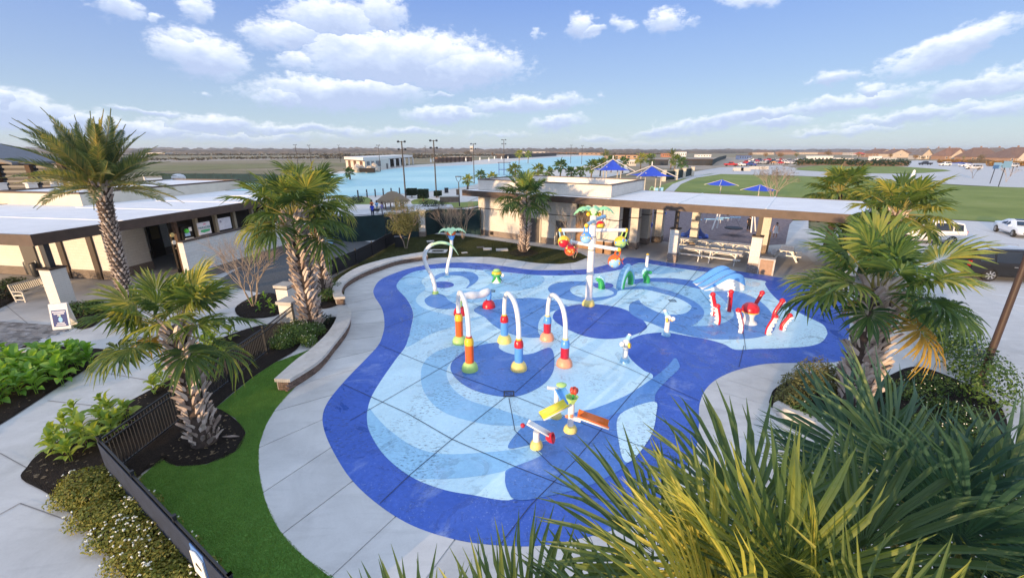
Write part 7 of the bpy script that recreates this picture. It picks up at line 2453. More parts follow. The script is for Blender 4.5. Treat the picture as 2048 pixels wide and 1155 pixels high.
    rw = .36 if kind != 'sedan' else .33
    for x in (xf, xr):
        for sg in (-1, 1):
            m = MB(); m.lathe([(rw * .55, -.10), (rw * .95, -.10), (rw, -.06), (rw, .06), (rw * .95, .10), (rw * .55, .10)], (x, sg * .86, rw), 18, axis=(0, sg, 0)); w = m.build('wheel', M_TYRE, t, True, local=True)
            m = MB(); m.lathe([(0, .085), (rw * .2, .10), (rw * .2, .06), (rw * .52, .06), (rw * .66, .105), (rw * .66, .03)], (x, sg * .86, rw), 16, axis=(0, sg, 0))
            if detail:
                for k in range(7):
                    a = k * .8976
                    m.bar((x + math.cos(a) * rw * .15, sg * (.86 + .095), rw + math.sin(a) * rw * .15), (x + math.cos(a) * rw * .62, sg * (.86 + .095), rw + math.sin(a) * rw * .62), .055, .03, up=(0, 1, 0))
            m.build('rim', M_RIM, w, True, local=True)
    for sg in (-1, 1):
        m = MB(); m.box((K[1][0] - .015, sg * K[1][1] * .80, K[1][3] - .10), (.10, .20, .30 if kind != 'sedan' else .14)); m.build('tail_light', M_TAIL, t, local=True)
        m = MB(); m.box((K[-2][0] + .03, sg * K[-2][1] * .78, K[-2][3] - .06), (.14, .28, .12)); m.build('headlight', M_HEAD, t, local=True)
        if detail:
            m = MB(); m.box((.92, sg * 1.05, 1.02 if kind != 'sedan' else .95), (.12, .20, .13)); m.build('mirror', pm, t, local=True)
            for x in (-.2, .75):
                m = MB(); m.box((x - .25, sg * (.975), .86), (.16, .02, .03)); m.build('door_handle', M_RIM, t, local=True)
    if detail and kind == 'suv':
        for sg in (-1, 1):
            m = MB(); m.tube([(-1.7, sg * .62, 1.78), (-1.6, sg * .62, 1.84), (.3, sg * .62, 1.86), (.45, sg * .62, 1.78)], .022, 6); m.build('roof_rail', M_RIM, t, local=True)
    if roofcol:
        m = MB(); m.add([(x, y * (k[5] * .80), k[4] + .008) for k in cab for y in (-1, 1) for x in (k[0],)], [(2 * i, 2 * i + 2, 2 * i + 3, 2 * i + 1) for i in range(len(cab) - 1)]); m.build('roof_panel', roofcol, t, 'all', local=True)
    return t
hd = Vector((.967, -.255, 0)); nl = Vector((.255, .967, 0))
g = G(1977, 560)
c = g + hd * 1.45 * 1.22 + nl * .95 * 1.2
car('black sport utility car with white roof bars near the slanted lamp post', 'suv', (c.x, c.y, -.08), math.atan2(hd.y, hd.x), ('black', (.012, .013, .016)), 1.25, roofcol=mat('pale_roof', (.60, .66, .74), .3, coat=.5))
g = G(1900, 488)
c = g - hd * 1.45 * 1.2 + nl * .95 * 1.2
car('white sport utility car parked behind the olive palm, rear to the right', 'suv', (c.x, c.y, -.08), math.atan2(-hd.y, -hd.x), ('white', (.72, .70, .68)), 1.22)
a_, b_2 = G(1992, 462), G(2021, 471)
fw = (b_2 - a_).normalized(); lf = Vector((-fw.y, fw.x, 0))
c = (a_ + b_2) / 2 + lf * .95 * 1.1
car('low white sporty sedan at the right edge of the car park', 'sedan', (c.x, c.y, -.08), math.atan2(fw.y, fw.x), ('pearl', (.66, .72, .80)), 1.15, roofcol=mat('black_roof', (.012, .013, .02), .15))
c0 = G(1985, 529)
M_LINE = mat('line_paint', (.72, .74, .76), .8, .2, 3)
ln = bpy.data.objects.new('bay_markings', None); COL.objects.link(ln); ln['kind'] = 'structure'
for (ua, va, ub, vb) in ((1960, 566, 2100, 581), (1985, 585, 2120, 600), (1935, 545, 1990, 552), (1950, 456, 2018, 475), (2010, 604, 2140, 622)):
    p, q = G(ua, va), G(ub, vb)
    d = (q - p).normalized(); s = Vector((-d.y, d.x, 0)) * .06
    b = MB(); b.add([(*(p - s)[:2], -.084), (*(q - s)[:2], -.084), (*(q + s)[:2], -.084), (*(p + s)[:2], -.084)], [(0, 1, 2, 3)]); b.build('bay_line', M_LINE, ln)
far = [(1850, 329.5, 'pickup', 'navy_black', (.015, .018, .03), 3.0, 'dark pickup truck in the far car park before the houses'), (1889, 331, 'suv', 'far_white', (.7, .7, .7), 3.1, 'white van-like car right of the dark pickup in the far car park'),
       (1930, 333, 'sedan', 'far_white', (.7, .7, .7), 3.1, 'white sedan in front of the blue canopy in the far car park'), (1946, 338, 'suv', 'silver', (.45, .47, .5), 2.6, 'silver car nosing out below the blue canopy'),
       (2003, 333, 'sedan', 'teal', (.16, .28, .34), 3.0, 'teal grey sedan by the far road sign'), (2022, 334, 'suv', 'silver', (.45, .47, .5), 3.1, 'silver car at the far right of the distant car park')]
for (u, v, k, cn, cc_, yw, lab) in far:
    g = G(u, v)
    car(lab, k, (g.x, g.y, -.1), yw, (cn, cc_), 1.25, detail=False)
cols = [('far_white', (.7, .7, .7)), ('silver', (.45, .47, .5)), ('far_black', (.02, .02, .025)), ('far_red', (.42, .03, .03)), ('far_blue', (.04, .08, .28)), ('far_grey', (.2, .2, .22))]
rc = random.Random(9)
pro = {}
k = 0
for row, (v, u0, u1, n) in enumerate(((331.5, 1462, 1500, 3), (327.5, 1492, 1582, 9), (324.5, 1500, 1600, 10), (321.5, 1505, 1610, 8))):
    for i in range(n):
        cn = cols[rc.randrange(6)]; kd = rc.choice(('suv', 'sedan', 'pickup'))
        g = G(u0 + (u1 - u0) * (i + rc.uniform(-.2, .2)) / max(1, n - 1), v)
        key = (cn[0], kd)
        nm = {'far_white': 'white', 'silver': 'silver', 'far_black': 'black', 'far_red': 'red', 'far_blue': 'blue', 'far_grey': 'grey'}[cn[0]]
        kn = {'suv': 'tall car', 'sedan': 'low car', 'pickup': 'pickup'}[kd]
        lab = 'distant %s %s, %s row of the dirt car park, %s' % (nm, kn, ('nearest', 'second', 'third', 'farthest')[row], 'leftmost' if i == 0 else ('second', 'third', 'fourth', 'fifth', 'sixth', 'seventh', 'eighth', 'ninth', 'tenth')[i - 1] + ' from the left')
        if key not in pro:
            pro[key] = car(lab, kd, (g.x, g.y, -.15), rc.uniform(-.3, .3) + (1.57 if rc.random() < .5 else 0), cn, 1.3, 'cars in the crowded dirt car park', detail=False)
        else:
            c = copy_tree(pro[key]); c['label'] = lab; c.location = (g.x, g.y, -.15); c.rotation_euler.z = rc.uniform(-.3, .3) + (1.57 if rc.random() < .5 else 0)
M_SHN = [mat('shingle_brown', (.16, .105, .085), .9, .2, .5), mat('shingle_grey', (.15, .14, .145), .9, .2, .5), mat('shingle_rust', (.20, .12, .09), .9, .2, .5)]
M_HWALL = [mat('house_tan', (.30, .19, .13), .9, .15, .4), mat('house_cream', (.50, .42, .33), .9, .1, .4), mat('house_grey', (.42, .40, .38), .9, .1, .4)]
M_HWIN = mat('house_window', (.05, .06, .07), .2)
def house(label, u0, u1, v_base, v_eave, v_ridge, ri, wi, gable=None, seed=0, porch=False):
    v_eave = max(v_eave, v_base - 7)
    p, q = G(u0, v_base), G(u1, v_base)
    Y = p.y
    ze, zr = zat(0, Y, v_eave), zat(0, Y, v_ridge)
    d = (q.x - p.x) * .55
    o = thing('house', label, 'house', ((p.x + q.x) / 2, Y, -.3))
    w = MB(); w.prism([(p.x, Y), (q.x, Y), (q.x, Y + d), (p.x, Y + d)], -.3, ze); w = w.build('wall', M_HWALL[wi], o)
    e = .6
    x0, x1 = p.x - e, q.x + e; y0, y1 = Y - e, Y + d + e
    m = (y0 + y1) / 2; ins = min((x1 - x0) * .28, (y1 - y0) * .5)
    r = MB(); r.add([(x0, y0, ze), (x1, y0, ze), (x1, y1, ze), (x0, y1, ze), (x0 + ins, m, zr), (x1 - ins, m, zr)], [(0, 1, 5, 4), (1, 2, 5), (2, 3, 4, 5), (3, 0, 4), (3, 2, 1, 0)]); rf = r.build('roof', M_SHN[ri], o)
    rr = random.Random(seed)
    c = MB(); cx_ = rr.uniform(x0 + ins, x1 - ins); c.box((cx_, m + 1, zr + .2), (.9, .9, 2.0)); c.build('chimney', M_HWALL[wi], rf)
    n = max(2, int((q.x - p.x) / 3.6))
    for k in range(n):
        xx = p.x + (q.x - p.x) * (k + .5) / n
        f = MB(); f.box((xx, Y - .05, ze * .55), (1.5, .12, 1.7)); f = f.build('window', M_WHITE, o)
        g_ = MB(); g_.box((xx, Y - .13, ze * .55), (1.25, .06, 1.45)); g_.build('pane', M_HWIN, f)
    if gable:
        gx = p.x + (q.x - p.x) * gable[0]; gw = (q.x - p.x) * gable[1]
        zg = ze + (zr - ze) * .85
        g_ = MB(); g_.extrude([(gx - gw, Y - 1.2, 0), (gx + gw, Y - 1.2, 0), (gx + gw, Y - 1.2, ze), (gx, Y - 1.2, zg - .2), (gx - gw, Y - 1.2, ze)], (0, d * .4, 0)); g_.build('gable', M_HWALL[1], o)
        g_ = MB()
        for sg in (-1, 1):
            g_.extrude([(gx, Y - 1.6, zg), (gx + sg * (gw + .6), Y - 1.6, ze - .15), (gx + sg * (gw + .6), Y - 1.6, ze + .15), (gx, Y - 1.6, zg + .3)][::sg], (0, d * .4, 0))
        g_.build('gable_roof', M_SHN[ri], rf)
        f = MB(); f.box((gx, Y - 1.25, ze * .75), (1.4, .12, 1.7)); f = f.build('window', M_WHITE, o)
        g_ = MB(); g_.box((gx, Y - 1.33, ze * .75), (1.1, .06, 1.4)); g_.build('pane', M_HWIN, f)
    if porch:
        for k in range(4):
            g_ = MB(); g_.box((p.x + (q.x - p.x) * (.1 + .1 * k), Y - 1.5, ze * .42), (.35, .35, ze * .84)); g_.build('porch_post', M_WHITE, o)
        g_ = MB(); g_.box((p.x + (q.x - p.x) * .25, Y - .9, ze * .5), ((q.x - p.x) * .36, 1.6, .25)); g_.build('balcony', M_WHITE, o)
HS = [('brown roofed house far left of the suburb row', 1742, 1790, 314, 306, 297.5, 0, 0, (.6, .3), 1, False), ('house with a pale gable and white balcony posts', 1834, 1872, 318, 306, 296, 1, 2, (.45, .28), 2, True), ('tall brown roofed house between gabled house and tan arcade', 1868, 1906, 317, 304, 295.5, 1, 0, None, 3, False),
      ('rust roofed house with a tan arched front', 1888, 1942, 319, 308, 295.5, 2, 0, (.45, .25), 4, False), ('long brown roofed house right of the tan arcade', 1940, 2000, 321, 309, 295, 0, 0, None, 5, False), ('grey roofed house with a small cream gable', 1974, 2030, 320, 308, 295, 1, 0, (.4, .16), 6, False),
      ('large grey brown roof at the right edge of the suburb', 2018, 2120, 323, 310, 294, 0, 0, (.25, .12), 7, False), ('house with a tan low gable behind the dark hedge', 1778, 1828, 315, 307, 298, 0, 1, (.4, .35), 8, False), ('small grey roofed house peeping between larger roofs', 1812, 1846, 312, 305, 297, 1, 2, None, 9, False), ('pale roofed house far behind the rust roof', 1900, 1935, 311, 303, 296, 1, 1, None, 10, False),
      ('house with red tinted roof in the middle distance', 1560, 1592, 309, 304, 299.5, 2, 0, None, 11, False), ('tan low house left of the red tinted roof', 1514, 1548, 309, 305, 300.5, 0, 1, None, 12, False), ('grey roofed house in the middle distance above the car rows', 1600, 1640, 308.5, 304.5, 300, 1, 1, None, 13, False), ('dark roofed house between the middle houses and the suburb', 1650, 1690, 309, 304.5, 299, 1, 0, None, 14, False), ('pale house left of the suburb row behind white trailers', 1700, 1738, 310, 305, 298.5, 1, 2, None, 15, False)]
for h_ in HS:
    house(*h_)
sheds = [(1626, 1664, 322, 312, 'white', 'white site trailer behind the dark hedge, leftmost'), (1672, 1690, 321, 316, 'white', 'low white trailer behind the hedge beside the leftmost one'), (1690, 1706, 321, 316.5, 'cream', 'low cream trailer behind the middle of the hedge'), (1744, 1762, 322, 312.5, 'white', 'white box trailer behind the right end of the hedge'), (1774, 1792, 321, 316, 'grey', 'grey trailer behind the right end of the hedge'),
         (1478, 1502, 319, 310, 'blue', 'blue shed behind the crowded dirt car park'), (1100, 1152, 309, 304.5, 'brown', 'long brown industrial shed far beyond the lagoon end'), (1040, 1090, 307, 303.5, 'cream', 'long pale shed on the far skyline beyond the lagoon'), (1160, 1206, 309.5, 305, 'tan', 'tan row building far beyond the lagoon end'), (1215, 1275, 318, 309, 'tan', 'tan long building behind the blue shade sails'), (1250, 1272, 331, 320, 'cream', 'cream beach house between the two blue shade sails'), (1305, 1336, 330, 319, 'dark', 'dark open pavilion right of the shade sail mast'),
         (1325, 1345, 314, 306, 'orange', 'orange brown roofed building beyond the right shade sail'), (1352, 1372, 313, 304, 'white', 'white building block beyond the dirt track fence'), (1376, 1424, 330, 318, 'dark', 'black screened enclosure at the dirt track'), (1395, 1422, 314, 309, 'white', 'row of white tents far beyond the black enclosure'), (1280, 1300, 313, 306, 'brown', 'brown row building far behind the shade sails'), (280, 330, 309, 305.5, 'cream', 'pale shed on the far field behind the date palm'), (940, 946, 306, 292, 'cream', 'slim pale tower on the far skyline behind the triple floodlight')]
SC_ = {'white': (.72, .72, .72), 'cream': (.55, .50, .44), 'grey': (.42, .45, .47), 'blue': (.10, .16, .34), 'brown': (.26, .16, .11), 'tan': (.46, .30, .18), 'dark': (.04, .042, .045), 'orange': (.42, .18, .09)}
for (u0, u1, vb, vt, cn, lab) in sheds:
    p, q = G(u0, vb), G(u1, vb); zt = zat(0, p.y, vt); d = min(20, (q.x - p.x) * .6)
    o = thing('trailer' if 'trailer' in lab else ('tower' if 'tower' in lab else 'shed'), lab, 'building', ((p.x + q.x) / 2, p.y, -.3))
    m_ = mat('shed_' + cn, SC_[cn], .8, .12, .2)
    b = MB(); b.prism([(p.x, p.y), (q.x, p.y), (q.x, p.y + d), (p.x, p.y + d)], -.3, zt * .88); b.build('wall', m_, o)
    b = MB(); e = .02 * (q.x - p.x); b.prism([(p.x - e, p.y - e), (q.x + e, p.y - e), (q.x + e, p.y + d + e), (p.x - e, p.y + d + e)], zt * .88, zt); b.build('roof', M_WHITE if cn in ('white', 'cream', 'grey') else M_FASCIA, o)
    n = 5
    for k in range(n):
        xx = p.x + (q.x - p.x) * (k + .5) / n
        w_ = (q.x - p.x) / n * .4
        b = MB(); b.box((xx, p.y - .04, zt * .48), (w_, .12, zt * .34)); b.build('window', M_HWIN, o)
for (u0, u1, vb, vt, cn, lab) in ((1916, 1948, 331, 324.5, (.05, .09, .34), 'blue canopy over the far car park before the houses'), (1714, 1730, 314, 304, (.60, .05, .05), 'red peaked tent before the suburb roofs'), (1544, 1554, 329, 322.5, (.75, .30, .05), 'orange market tent in the crowded dirt car park'), (1556, 1566, 329.5, 324.5, (.6, .06, .06), 'red market tent in the crowded dirt car park'), (1738, 1752, 310, 302, (.65, .08, .08), 'second red peaked tent right of the first')):
    p, q = G(u0, vb), G(u1, vb); zt = zat(0, p.y, vt); w = q.x - p.x
    o = thing('tent', lab, 'tent', ((p.x + q.x) / 2, p.y, -.2))
    cx_, cy_ = (p.x + q.x) / 2, p.y + w * .4
    b = MB(); z2 = zt * .62; h_ = w / 2
    b.add([(cx_ - h_, cy_ - h_ * .8, z2), (cx_ + h_, cy_ - h_ * .8, z2), (cx_ + h_, cy_ + h_ * .8, z2), (cx_ - h_, cy_ + h_ * .8, z2), (cx_, cy_, zt)], [(0, 1, 4), (1, 2, 4), (2, 3, 4), (3, 0, 4)])
    b.build('canopy', mat('tent_%d' % u0, cn, .8), o)
    for sx in (-1, 1):
        for sy in (-1, 1):
            b = MB(); b.box((cx_ + sx * h_ * .95, cy_ + sy * h_ * .75, z2 / 2), (.15, .15, z2)); b.build('leg', M_WHITE, o)
for k, (u, v) in enumerate(((1476, 341), (1490, 341), (1508, 338), (1527, 338))):
    g = G(u, v)
    b = MB(); b.box((g.x, g.y, .5), (4.2, 1.0, 1.5)); b.prism([(g.x - 2.1, g.y - .9), (g.x + 2.1, g.y - .9), (g.x + 2.1, g.y + .9), (g.x - 2.1, g.y + .9)], -.25, .1)
    b.solo('barrier_block', M_CAP, 'pale concrete barrier on the road edge beyond the far lawn, ' + ('leftmost', 'second from left', 'third from left', 'rightmost')[k], 'barrier', group='concrete barriers by the road')
for k, (u, v, vt) in enumerate(((1980, 366, 325), (1997, 372, 322), (2021, 352, 333))):
    g = G(u, v)
    zt = zat(g.x, g.y, vt)
    o = thing('sign_post', ('thin leaning-looking sign post in the far car park, left', 'taller sign post with a blue panel in the far car park', 'small bare stake by the far kerb')[k], 'sign', g)
    b = MB(); b.tube([g - Vector((0, 0, .2)), g + Vector((0, 0, zt))], .09, 6); b.build('post', M_DMETAL, o)
    if k < 2:
        b = MB(); b.box(g + Vector((.3, -.1, zt - .8)), (2.0, .12, 1.6)); b.build('panel', mat('sign_blue', (.16, .30, .46), .5), o)
g = G(1823, 362)
b = MB(); b.lathe([(.5, -.1), (.42, 1.6), (.28, 3.0), (0, 3.2)], g, 8); b.solo('white_marker', M_WHITE, 'white tapered marker standing on the road beyond the lawn', 'marker')
g = G(1958, 768)
o = thing('lamp_post', 'tall brown round lamp post leaving the frame at the right edge', 'lamp post', g)
b = MB(); b.tube([g - Vector((0, 0, .1)), g + Vector((0, 0, 8.6))], [.115, .085], 12); b.build('pole', mat('lamp_bronze', (.06, .04, .034), .5, .1, 3), o, True)
b = MB(); b.lathe([(.26, 0), (.26, .14), (.16, .30), (.12, .32)], g, 14); b.build('base_cover', mat('lamp_bronze', (.06, .04, .034), .5), o, True)
b = MB(); b.box(g + Vector((.6, 0, 8.55)), (1.3, .4, .16)); b.build('lamp_head', M_DMETAL, o)
g = G(1938, 756)
zt = zat(g.x, g.y, 697)
o = thing('parking_sign', 'small parking sign on a thin post seen edge-on beside the lamp post', 'sign', g)
b = MB(); b.tube([g - Vector((0, 0, .05)), g + Vector((0, 0, zt))], .025, 6); b.build('post', M_RIM, o)
b = MB(); b.box(g + Vector((0, .0, zt - .25)), (.03, .32, .50), .55); b.build('panel', mat('sign_slate', (.10, .15, .20), .5), o)
def crown_mass(b, p, q, n, h0, h1, w, size, seed):
    r = random.Random(seed)
    for k in range(n):
        t = r.random()
        c = p.lerp(q, t)
        hh = r.uniform(h0, h1) * (.75 + .35 * mnoise.noise(Vector((t * 17 + seed, 0, 0))))
        c = c + Vector((r.uniform(-w, w), r.uniform(-w, w), max(0, hh) * r.uniform(.1, 1) ** .7))
        a = Vector((r.uniform(-1, 1), r.uniform(-1, 1), r.uniform(-.6, .6))).normalized()
        e = Vector((0, 0, 1)).cross(a)
        e = (e.normalized() * .7 + Vector((0, 0, 1)) * r.uniform(.4, .9)).normalized()
        s = size * r.uniform(.5, 1.2)
        b.add([c - a * s, c - e * s * .55, c + a * s, c + e * s * .6], [(0, 1, 2, 3)])
    return b
b = MB()
for i, (d, x0, x1, h) in enumerate(((1300, -2300, 1500, 11), (1750, -3000, 2300, 17), (2500, -4200, 4200, 27))):
    n = 420 + 120 * i
    k0 = len(b.v)
    for j in range(n + 1):
        x = x0 + (x1 - x0) * j / n
        q = Vector((x * .004, i * 7.3, 0))
        hh = h * (.66 + .22 * mnoise.noise(q) + .18 * mnoise.noise(q * 6) + .42 * mnoise.noise(q * 27)) * (1 if x < 500 else .7)
        hh = max(2.5, hh)
        y = d + 60 * mnoise.noise(q * 2)
        b.v += [(x, y - 14, -.5), (x, y - 9 + 5 * mnoise.noise(q * 40), hh * .7), (x, y + 3, hh), (x, y + 40, hh * .9), (x, y + 60, -.5)]
    for j in range(n):
        for k in range(4):
            o_ = k0 + 5 * j + k
            b.face((o_, o_ + 5, o_ + 6, o_ + 1))
M_WOOD = mat('far_wood', (.05, .052, .045), .95, .35, .09, spec=.05, col2=(.17, .14, .11))
o = b.build('far_woods', M_WOOD, None, 'all')
tag(o, 'hazy brown band of woods along the whole skyline', 'woods', kind='stuff')
b = MB()
for (ua, va, ub, vb, n, h) in ((-300, 322, 420, 320, 900, 3), (420, 318, 900, 316, 900, 3.5), (640, 313, 1050, 311, 900, 4), (300, 311, 700, 310, 700, 4), (-300, 312, 300, 311, 700, 5), (1040, 309.5, 1330, 309, 900, 4)):
    crown_mass(b, G(ua, va), G(ub, vb), n, 1.0, h, 3, 1.6 if va > 315 else 2.6, int(ua + 900))
o = b.build('field_scrub', LEAF['dry'], None)
tag(o, 'strips of dry brown scrub across the far fields', 'scrub', kind='stuff')
for k, (u0, u1, v, vt, lf, lab) in enumerate(((1594, 1690, 330, 314.5, 'dark', 'long dark green hedge in front of the white trailers, left half'), (1686, 1815, 332, 316, 'dark', 'long dark green hedge in front of the white trailers, right half'), (1930, 1975, 326, 318, 'dry', 'brown hedge below the long brown roof'), (1975, 2100, 332, 319, 'autumn', 'rusty hedge along the right edge of the far car park'), (1880, 1930, 326, 318, 'autumn', 'rusty shrubs below the tan arcade house'))):
    p, q = G(u0, v), G(u1, v)
    zt = zat(0, p.y, vt)
    o = thing('hedge', lab, 'hedge', (p + q) / 2)
    b = MB(); crown_mass(b, p, q, 900, zt * .7, zt * 1.05, 1.6, 1.0, 40 + k); b.build('foliage', LEAF[lf], o)
    b = MB(); b.bar((p.x, p.y, zt * .3), (q.x, q.y, zt * .3), 1.2, zt * .6); b.build('stem', M_TWIG, o)
rt = random.Random(12)
for k, (u, v, vt, w, lf, lab) in enumerate(((1716, 316, 303, 10, 'autumn', 'rusty orange tree in front of the red tent'), (1655, 314, 300, 14, 'autumn', 'orange autumn tree beyond the white trailers, left'), (1500, 315, 303, 9, 'autumn', 'small orange tree above the blue shed'), (1560, 317, 304, 12, 'autumn', 'brown green tree behind the car rows, middle'), (1530, 316, 304, 9, 'autumn', 'orange tree behind the car rows, left'), (1592, 316, 304, 9, 'olive', 'olive tree behind the car rows, right'),
                                            (1830, 318, 309, 9, 'autumn', 'rusty shrub tree beside the gabled house'), (1845, 320, 311, 8, 'dry', 'brown shrub tree in front of the gabled house'), (935, 311, 301, 14, 'dry', 'reddish bare tree clump beyond the lagoon cabanas'), (985, 312, 303, 5, 'autumn', 'small golden palm-like tree beyond the lagoon'), (1780, 316, 306, 8, 'autumn', 'orange tree left of the tan gable'), (1960, 324, 306, 14, 'dry', 'bare brown tree in front of the long brown roof'), (1925, 322, 309, 6, 'olive', 'teal green tree before the tan arcade'))):
    g = G(u, v); zt = zat(g.x, g.y, vt); r_ = w * pxs(g) * .5
    t = thing('tree', lab, 'tree', (g.x, g.y, -.3))
    b = MB(); b.tube([(g.x, g.y, -.3), (g.x + .2, g.y, zt * .5), (g.x, g.y, zt * .8)], [.35, .25, .08], 6)
    for i in range(4):
        a = i * 1.6 + k
        b.tube([(g.x, g.y, zt * .4), (g.x + r_ * .6 * math.cos(a), g.y + r_ * .6 * math.sin(a), zt * .75)], [.15, .04], 4)
    b.build('trunk', M_TWIG, t, True)
    b = leaf_cloud(MB(), [((g.x, g.y, zt * .66), (r_, r_, zt * .36)), ((g.x + r_ * .4, g.y, zt * .5), (r_ * .7, r_ * .7, zt * .25)), ((g.x - r_ * .45, g.y, zt * .55), (r_ * .6, r_ * .6, zt * .25))], 420, r_ * .22, 300 + k, .6, .1)
    b.build('crown', LEAF[lf], t)
FP = [(935, 372, 361, 'green', 'dark fan palm left of the restroom parapet, front of its clump'), (962, 366, 352, 'green', 'dark fan palm behind the restroom parapet corner'), (985, 362, 356, 'green', 'low dark fan palm touching the parapet left end'), (1030, 360, 340, 'warm', 'broad olive palm behind the single lawn palm, left'), (1075, 358, 341, 'warm', 'broad olive palm behind the single lawn palm, right'),
      (1120, 352, 333, 'green', 'tall dark palm at the narrow lagoon, left of the shade sails'), (1098, 352, 346, 'green', 'low dark palm left of the tall lagoon palm'), (1142, 352, 346, 'green', 'low dark palm right of the tall lagoon palm'), (1160, 350, 344, 'green', 'low dark palm close to the left shade sail'), (1182, 352, 334, 'warm', 'olive palm left of the left shade sail, outer'), (1200, 346, 330, 'warm', 'olive palm left of the left shade sail, inner'),
      (1222, 338, 322, 'green', 'dark palm behind the left shade sail peak'), (1245, 340, 325, 'green', 'dark palm right of the left shade sail peak'), (1280, 336, 318, 'warm', 'olive palm between the shade sails, left'), (1298, 334, 319, 'green', 'dark palm between the shade sails, right'), (1348, 338, 321, 'warm', 'olive palm right of the right shade sail'), (1362, 340, 326, 'green', 'low palm at the green fence right of the shade sail'),
      (1038, 322, 309, 'warm', 'small far palm on the island bar shore, left'), (1056, 320, 309, 'green', 'small far palm on the island bar shore, middle'), (700, 352, 346, 'green', 'dark palm beside the rock grotto behind the twin palm')]
for k, (u, vb, vh, kd, lab) in enumerate(FP):
    if vb < 360 and vb > 330: vb -= 0
    g = G(u, vb + 6)
    zt = max(1.2, zat(g.x, g.y, vh))
    cr = (17 if k in (3, 4, 5, 9, 10) else 14) * pxs((g.x, g.y, zt))
    far_palm((g.x, g.y), zt, min(3.2, cr), 100 + k, kd, lab, n=16, r=.22)
for k, (u, vb, vh) in enumerate(((1210, 338, 308), (1341, 338, 307))):
    g = G(u, vb); zt = zat(g.x, g.y, vh + 4)
    o = date_palm('golden date palm behind the %s shade sail' % ('left' if k == 0 else 'right'), (g.x, g.y), (g.x, g.y, zt), 3.8, 22, 90 + k, .3)
def scatter(pix, n, dmin, seed):
    poly = gpts(pix)
    r = random.Random(seed)
    xs = [p.x for p in poly]; ys = [p.y for p in poly]
    out = []
    tries = 0
    while len(out) < n and tries < 8000:
        tries += 1
        p = Vector((r.uniform(min(xs), max(xs)), r.uniform(min(ys), max(ys)), 0))
        if inside(p, poly) and all((p - q).length > dmin for q in out):
            out.append(p)
    return out
for i, p in enumerate(scatter([(-90, 742), (0, 728), (180, 724), (186, 738), (140, 766), (70, 790), (0, 815), (-90, 860)], 46, .42, 1)):
    leafy_plant('broad-leaved bright green plant in the packed row of the left bed', p, rnd.uniform(.95, 1.25), i, 'canna', 'broad-leaved plants in the left bed', 15)
for i, p in enumerate(scatter([(104, 912), (122, 872), (160, 845), (215, 824), (262, 838), (238, 880), (190, 905), (160, 930), (120, 930)], 17, .42, 2)):
    leafy_plant('yellow-green leafy plant clump before the fence corner', p, rnd.uniform(.75, 1.0), 100 + i, 'lime', 'yellow-green plants by the fence corner', 13)
for i, p in enumerate(scatter([(300, 762), (340, 705), (420, 680), (470, 672), (500, 668), (470, 700), (420, 742), (350, 800), (310, 800)], 16, .45, 3)):
    leafy_plant('yellow-green leafy plant behind the open black fence', p, rnd.uniform(.7, .95), 200 + i, 'lime', 'yellow-green plants behind the open fence', 12)
for i, (u, v) in enumerate(((505, 612), (520, 622), (540, 615), (530, 600), (549, 626))):
    g = G(u, v)
    leafy_plant('small pale green plant in the bare tree bed', g, .55, 300 + i, 'canna', 'small plants in the bare tree bed', 8)
for i, (u, v) in enumerate(((655, 600), (668, 583), (650, 590))):
    g = G(u, v)
    shrub('box_shrub', ('low green shrub beside the far seat wall, front', 'low green shrub beside the far seat wall, rear', 'low green shrub right of the twin palm trunks')[i], 'shrub', [((g.x, g.y, .3), (.55, .5, .45))], 700, .09, 'box', 20 + i)
g = G(655, 648)
shrub('box_shrub', 'dark glossy shrub between the twin palm base and the near seat wall', 'shrub', [((g.x, g.y, .25), (.4, .35, .35))], 500, .08, 'dark', 25)
blobs = []
for (u, v, r_, h) in ((565, 694, .55, .42), (590, 682, .7, .55), (612, 676, .6, .52), (632, 668, .5, .42), (575, 676, .55, .5), (603, 662, .5, .45), (620, 690, .4, .35)):
    g = G(u, v)
    blobs.append(((g.x, g.y, h * .55), (r_, r_ * .9, h)))
t = shrub('flowering_bush', 'large rounded green bush with tiny white flowers by the near seat wall', 'shrub', blobs, 11000, .08, 'box', 31)
b = MB(); r_ = random.Random(4)
for k in range(55):
    c, rad = blobs[r_.randrange(len(blobs))]
    a = r_.uniform(0, 6.28); e = r_.uniform(.15, 1.4)
    b.ball((c[0] + rad[0] * 1.02 * math.cos(a) * math.cos(e), c[1] + rad[1] * 1.02 * math.sin(a) * math.cos(e), c[2] + rad[2] * 1.02 * math.sin(e)), .017, 5)
b.build('blossoms', mat('blossom_white', (.80, .80, .70), .7), t, kind='stuff')
blobs = []
axis = [G(u, v) for u, v in ((165, 975), (200, 1000), (235, 1035), (272, 1075), (312, 1120), (350, 1165), (385, 1210), (150, 1005), (185, 1045), (225, 1085), (262, 1130), (300, 1180), (205, 965), (240, 985), (280, 1030), (315, 1075), (352, 1118), (392, 1165))]
for i, g in enumerate(axis):
    blobs.append(((g.x, g.y, .22), (.50, .46, .25 + .03 * math.sin(i * 1.9))))
t = shrub('flowering_hedge', 'golden green hedge dotted with white blossoms beside the navy screened fence', 'hedge', blobs, 21000, .066, 'lantana', 41, aspect=.65)
b = MB(); r_ = random.Random(6)
for k in range(330):
    c, rad = blobs[r_.randrange(len(blobs))]
    a = r_.uniform(0, 6.28); e = r_.uniform(.35, 1.5)
    p = Vector((c[0] + rad[0] * 1.05 * math.cos(a) * math.cos(e), c[1] + rad[1] * 1.05 * math.sin(a) * math.cos(e), c[2] + rad[2] * 1.06 * math.sin(e)))
    if mnoise.noise(p * 1.1) < -.18:
        continue
    for q in range(3):
        b.ball(p + Vector((r_.uniform(-.02, .02), r_.uniform(-.02, .02), r_.uniform(0, .012))), r_.uniform(.012, .02), 5)
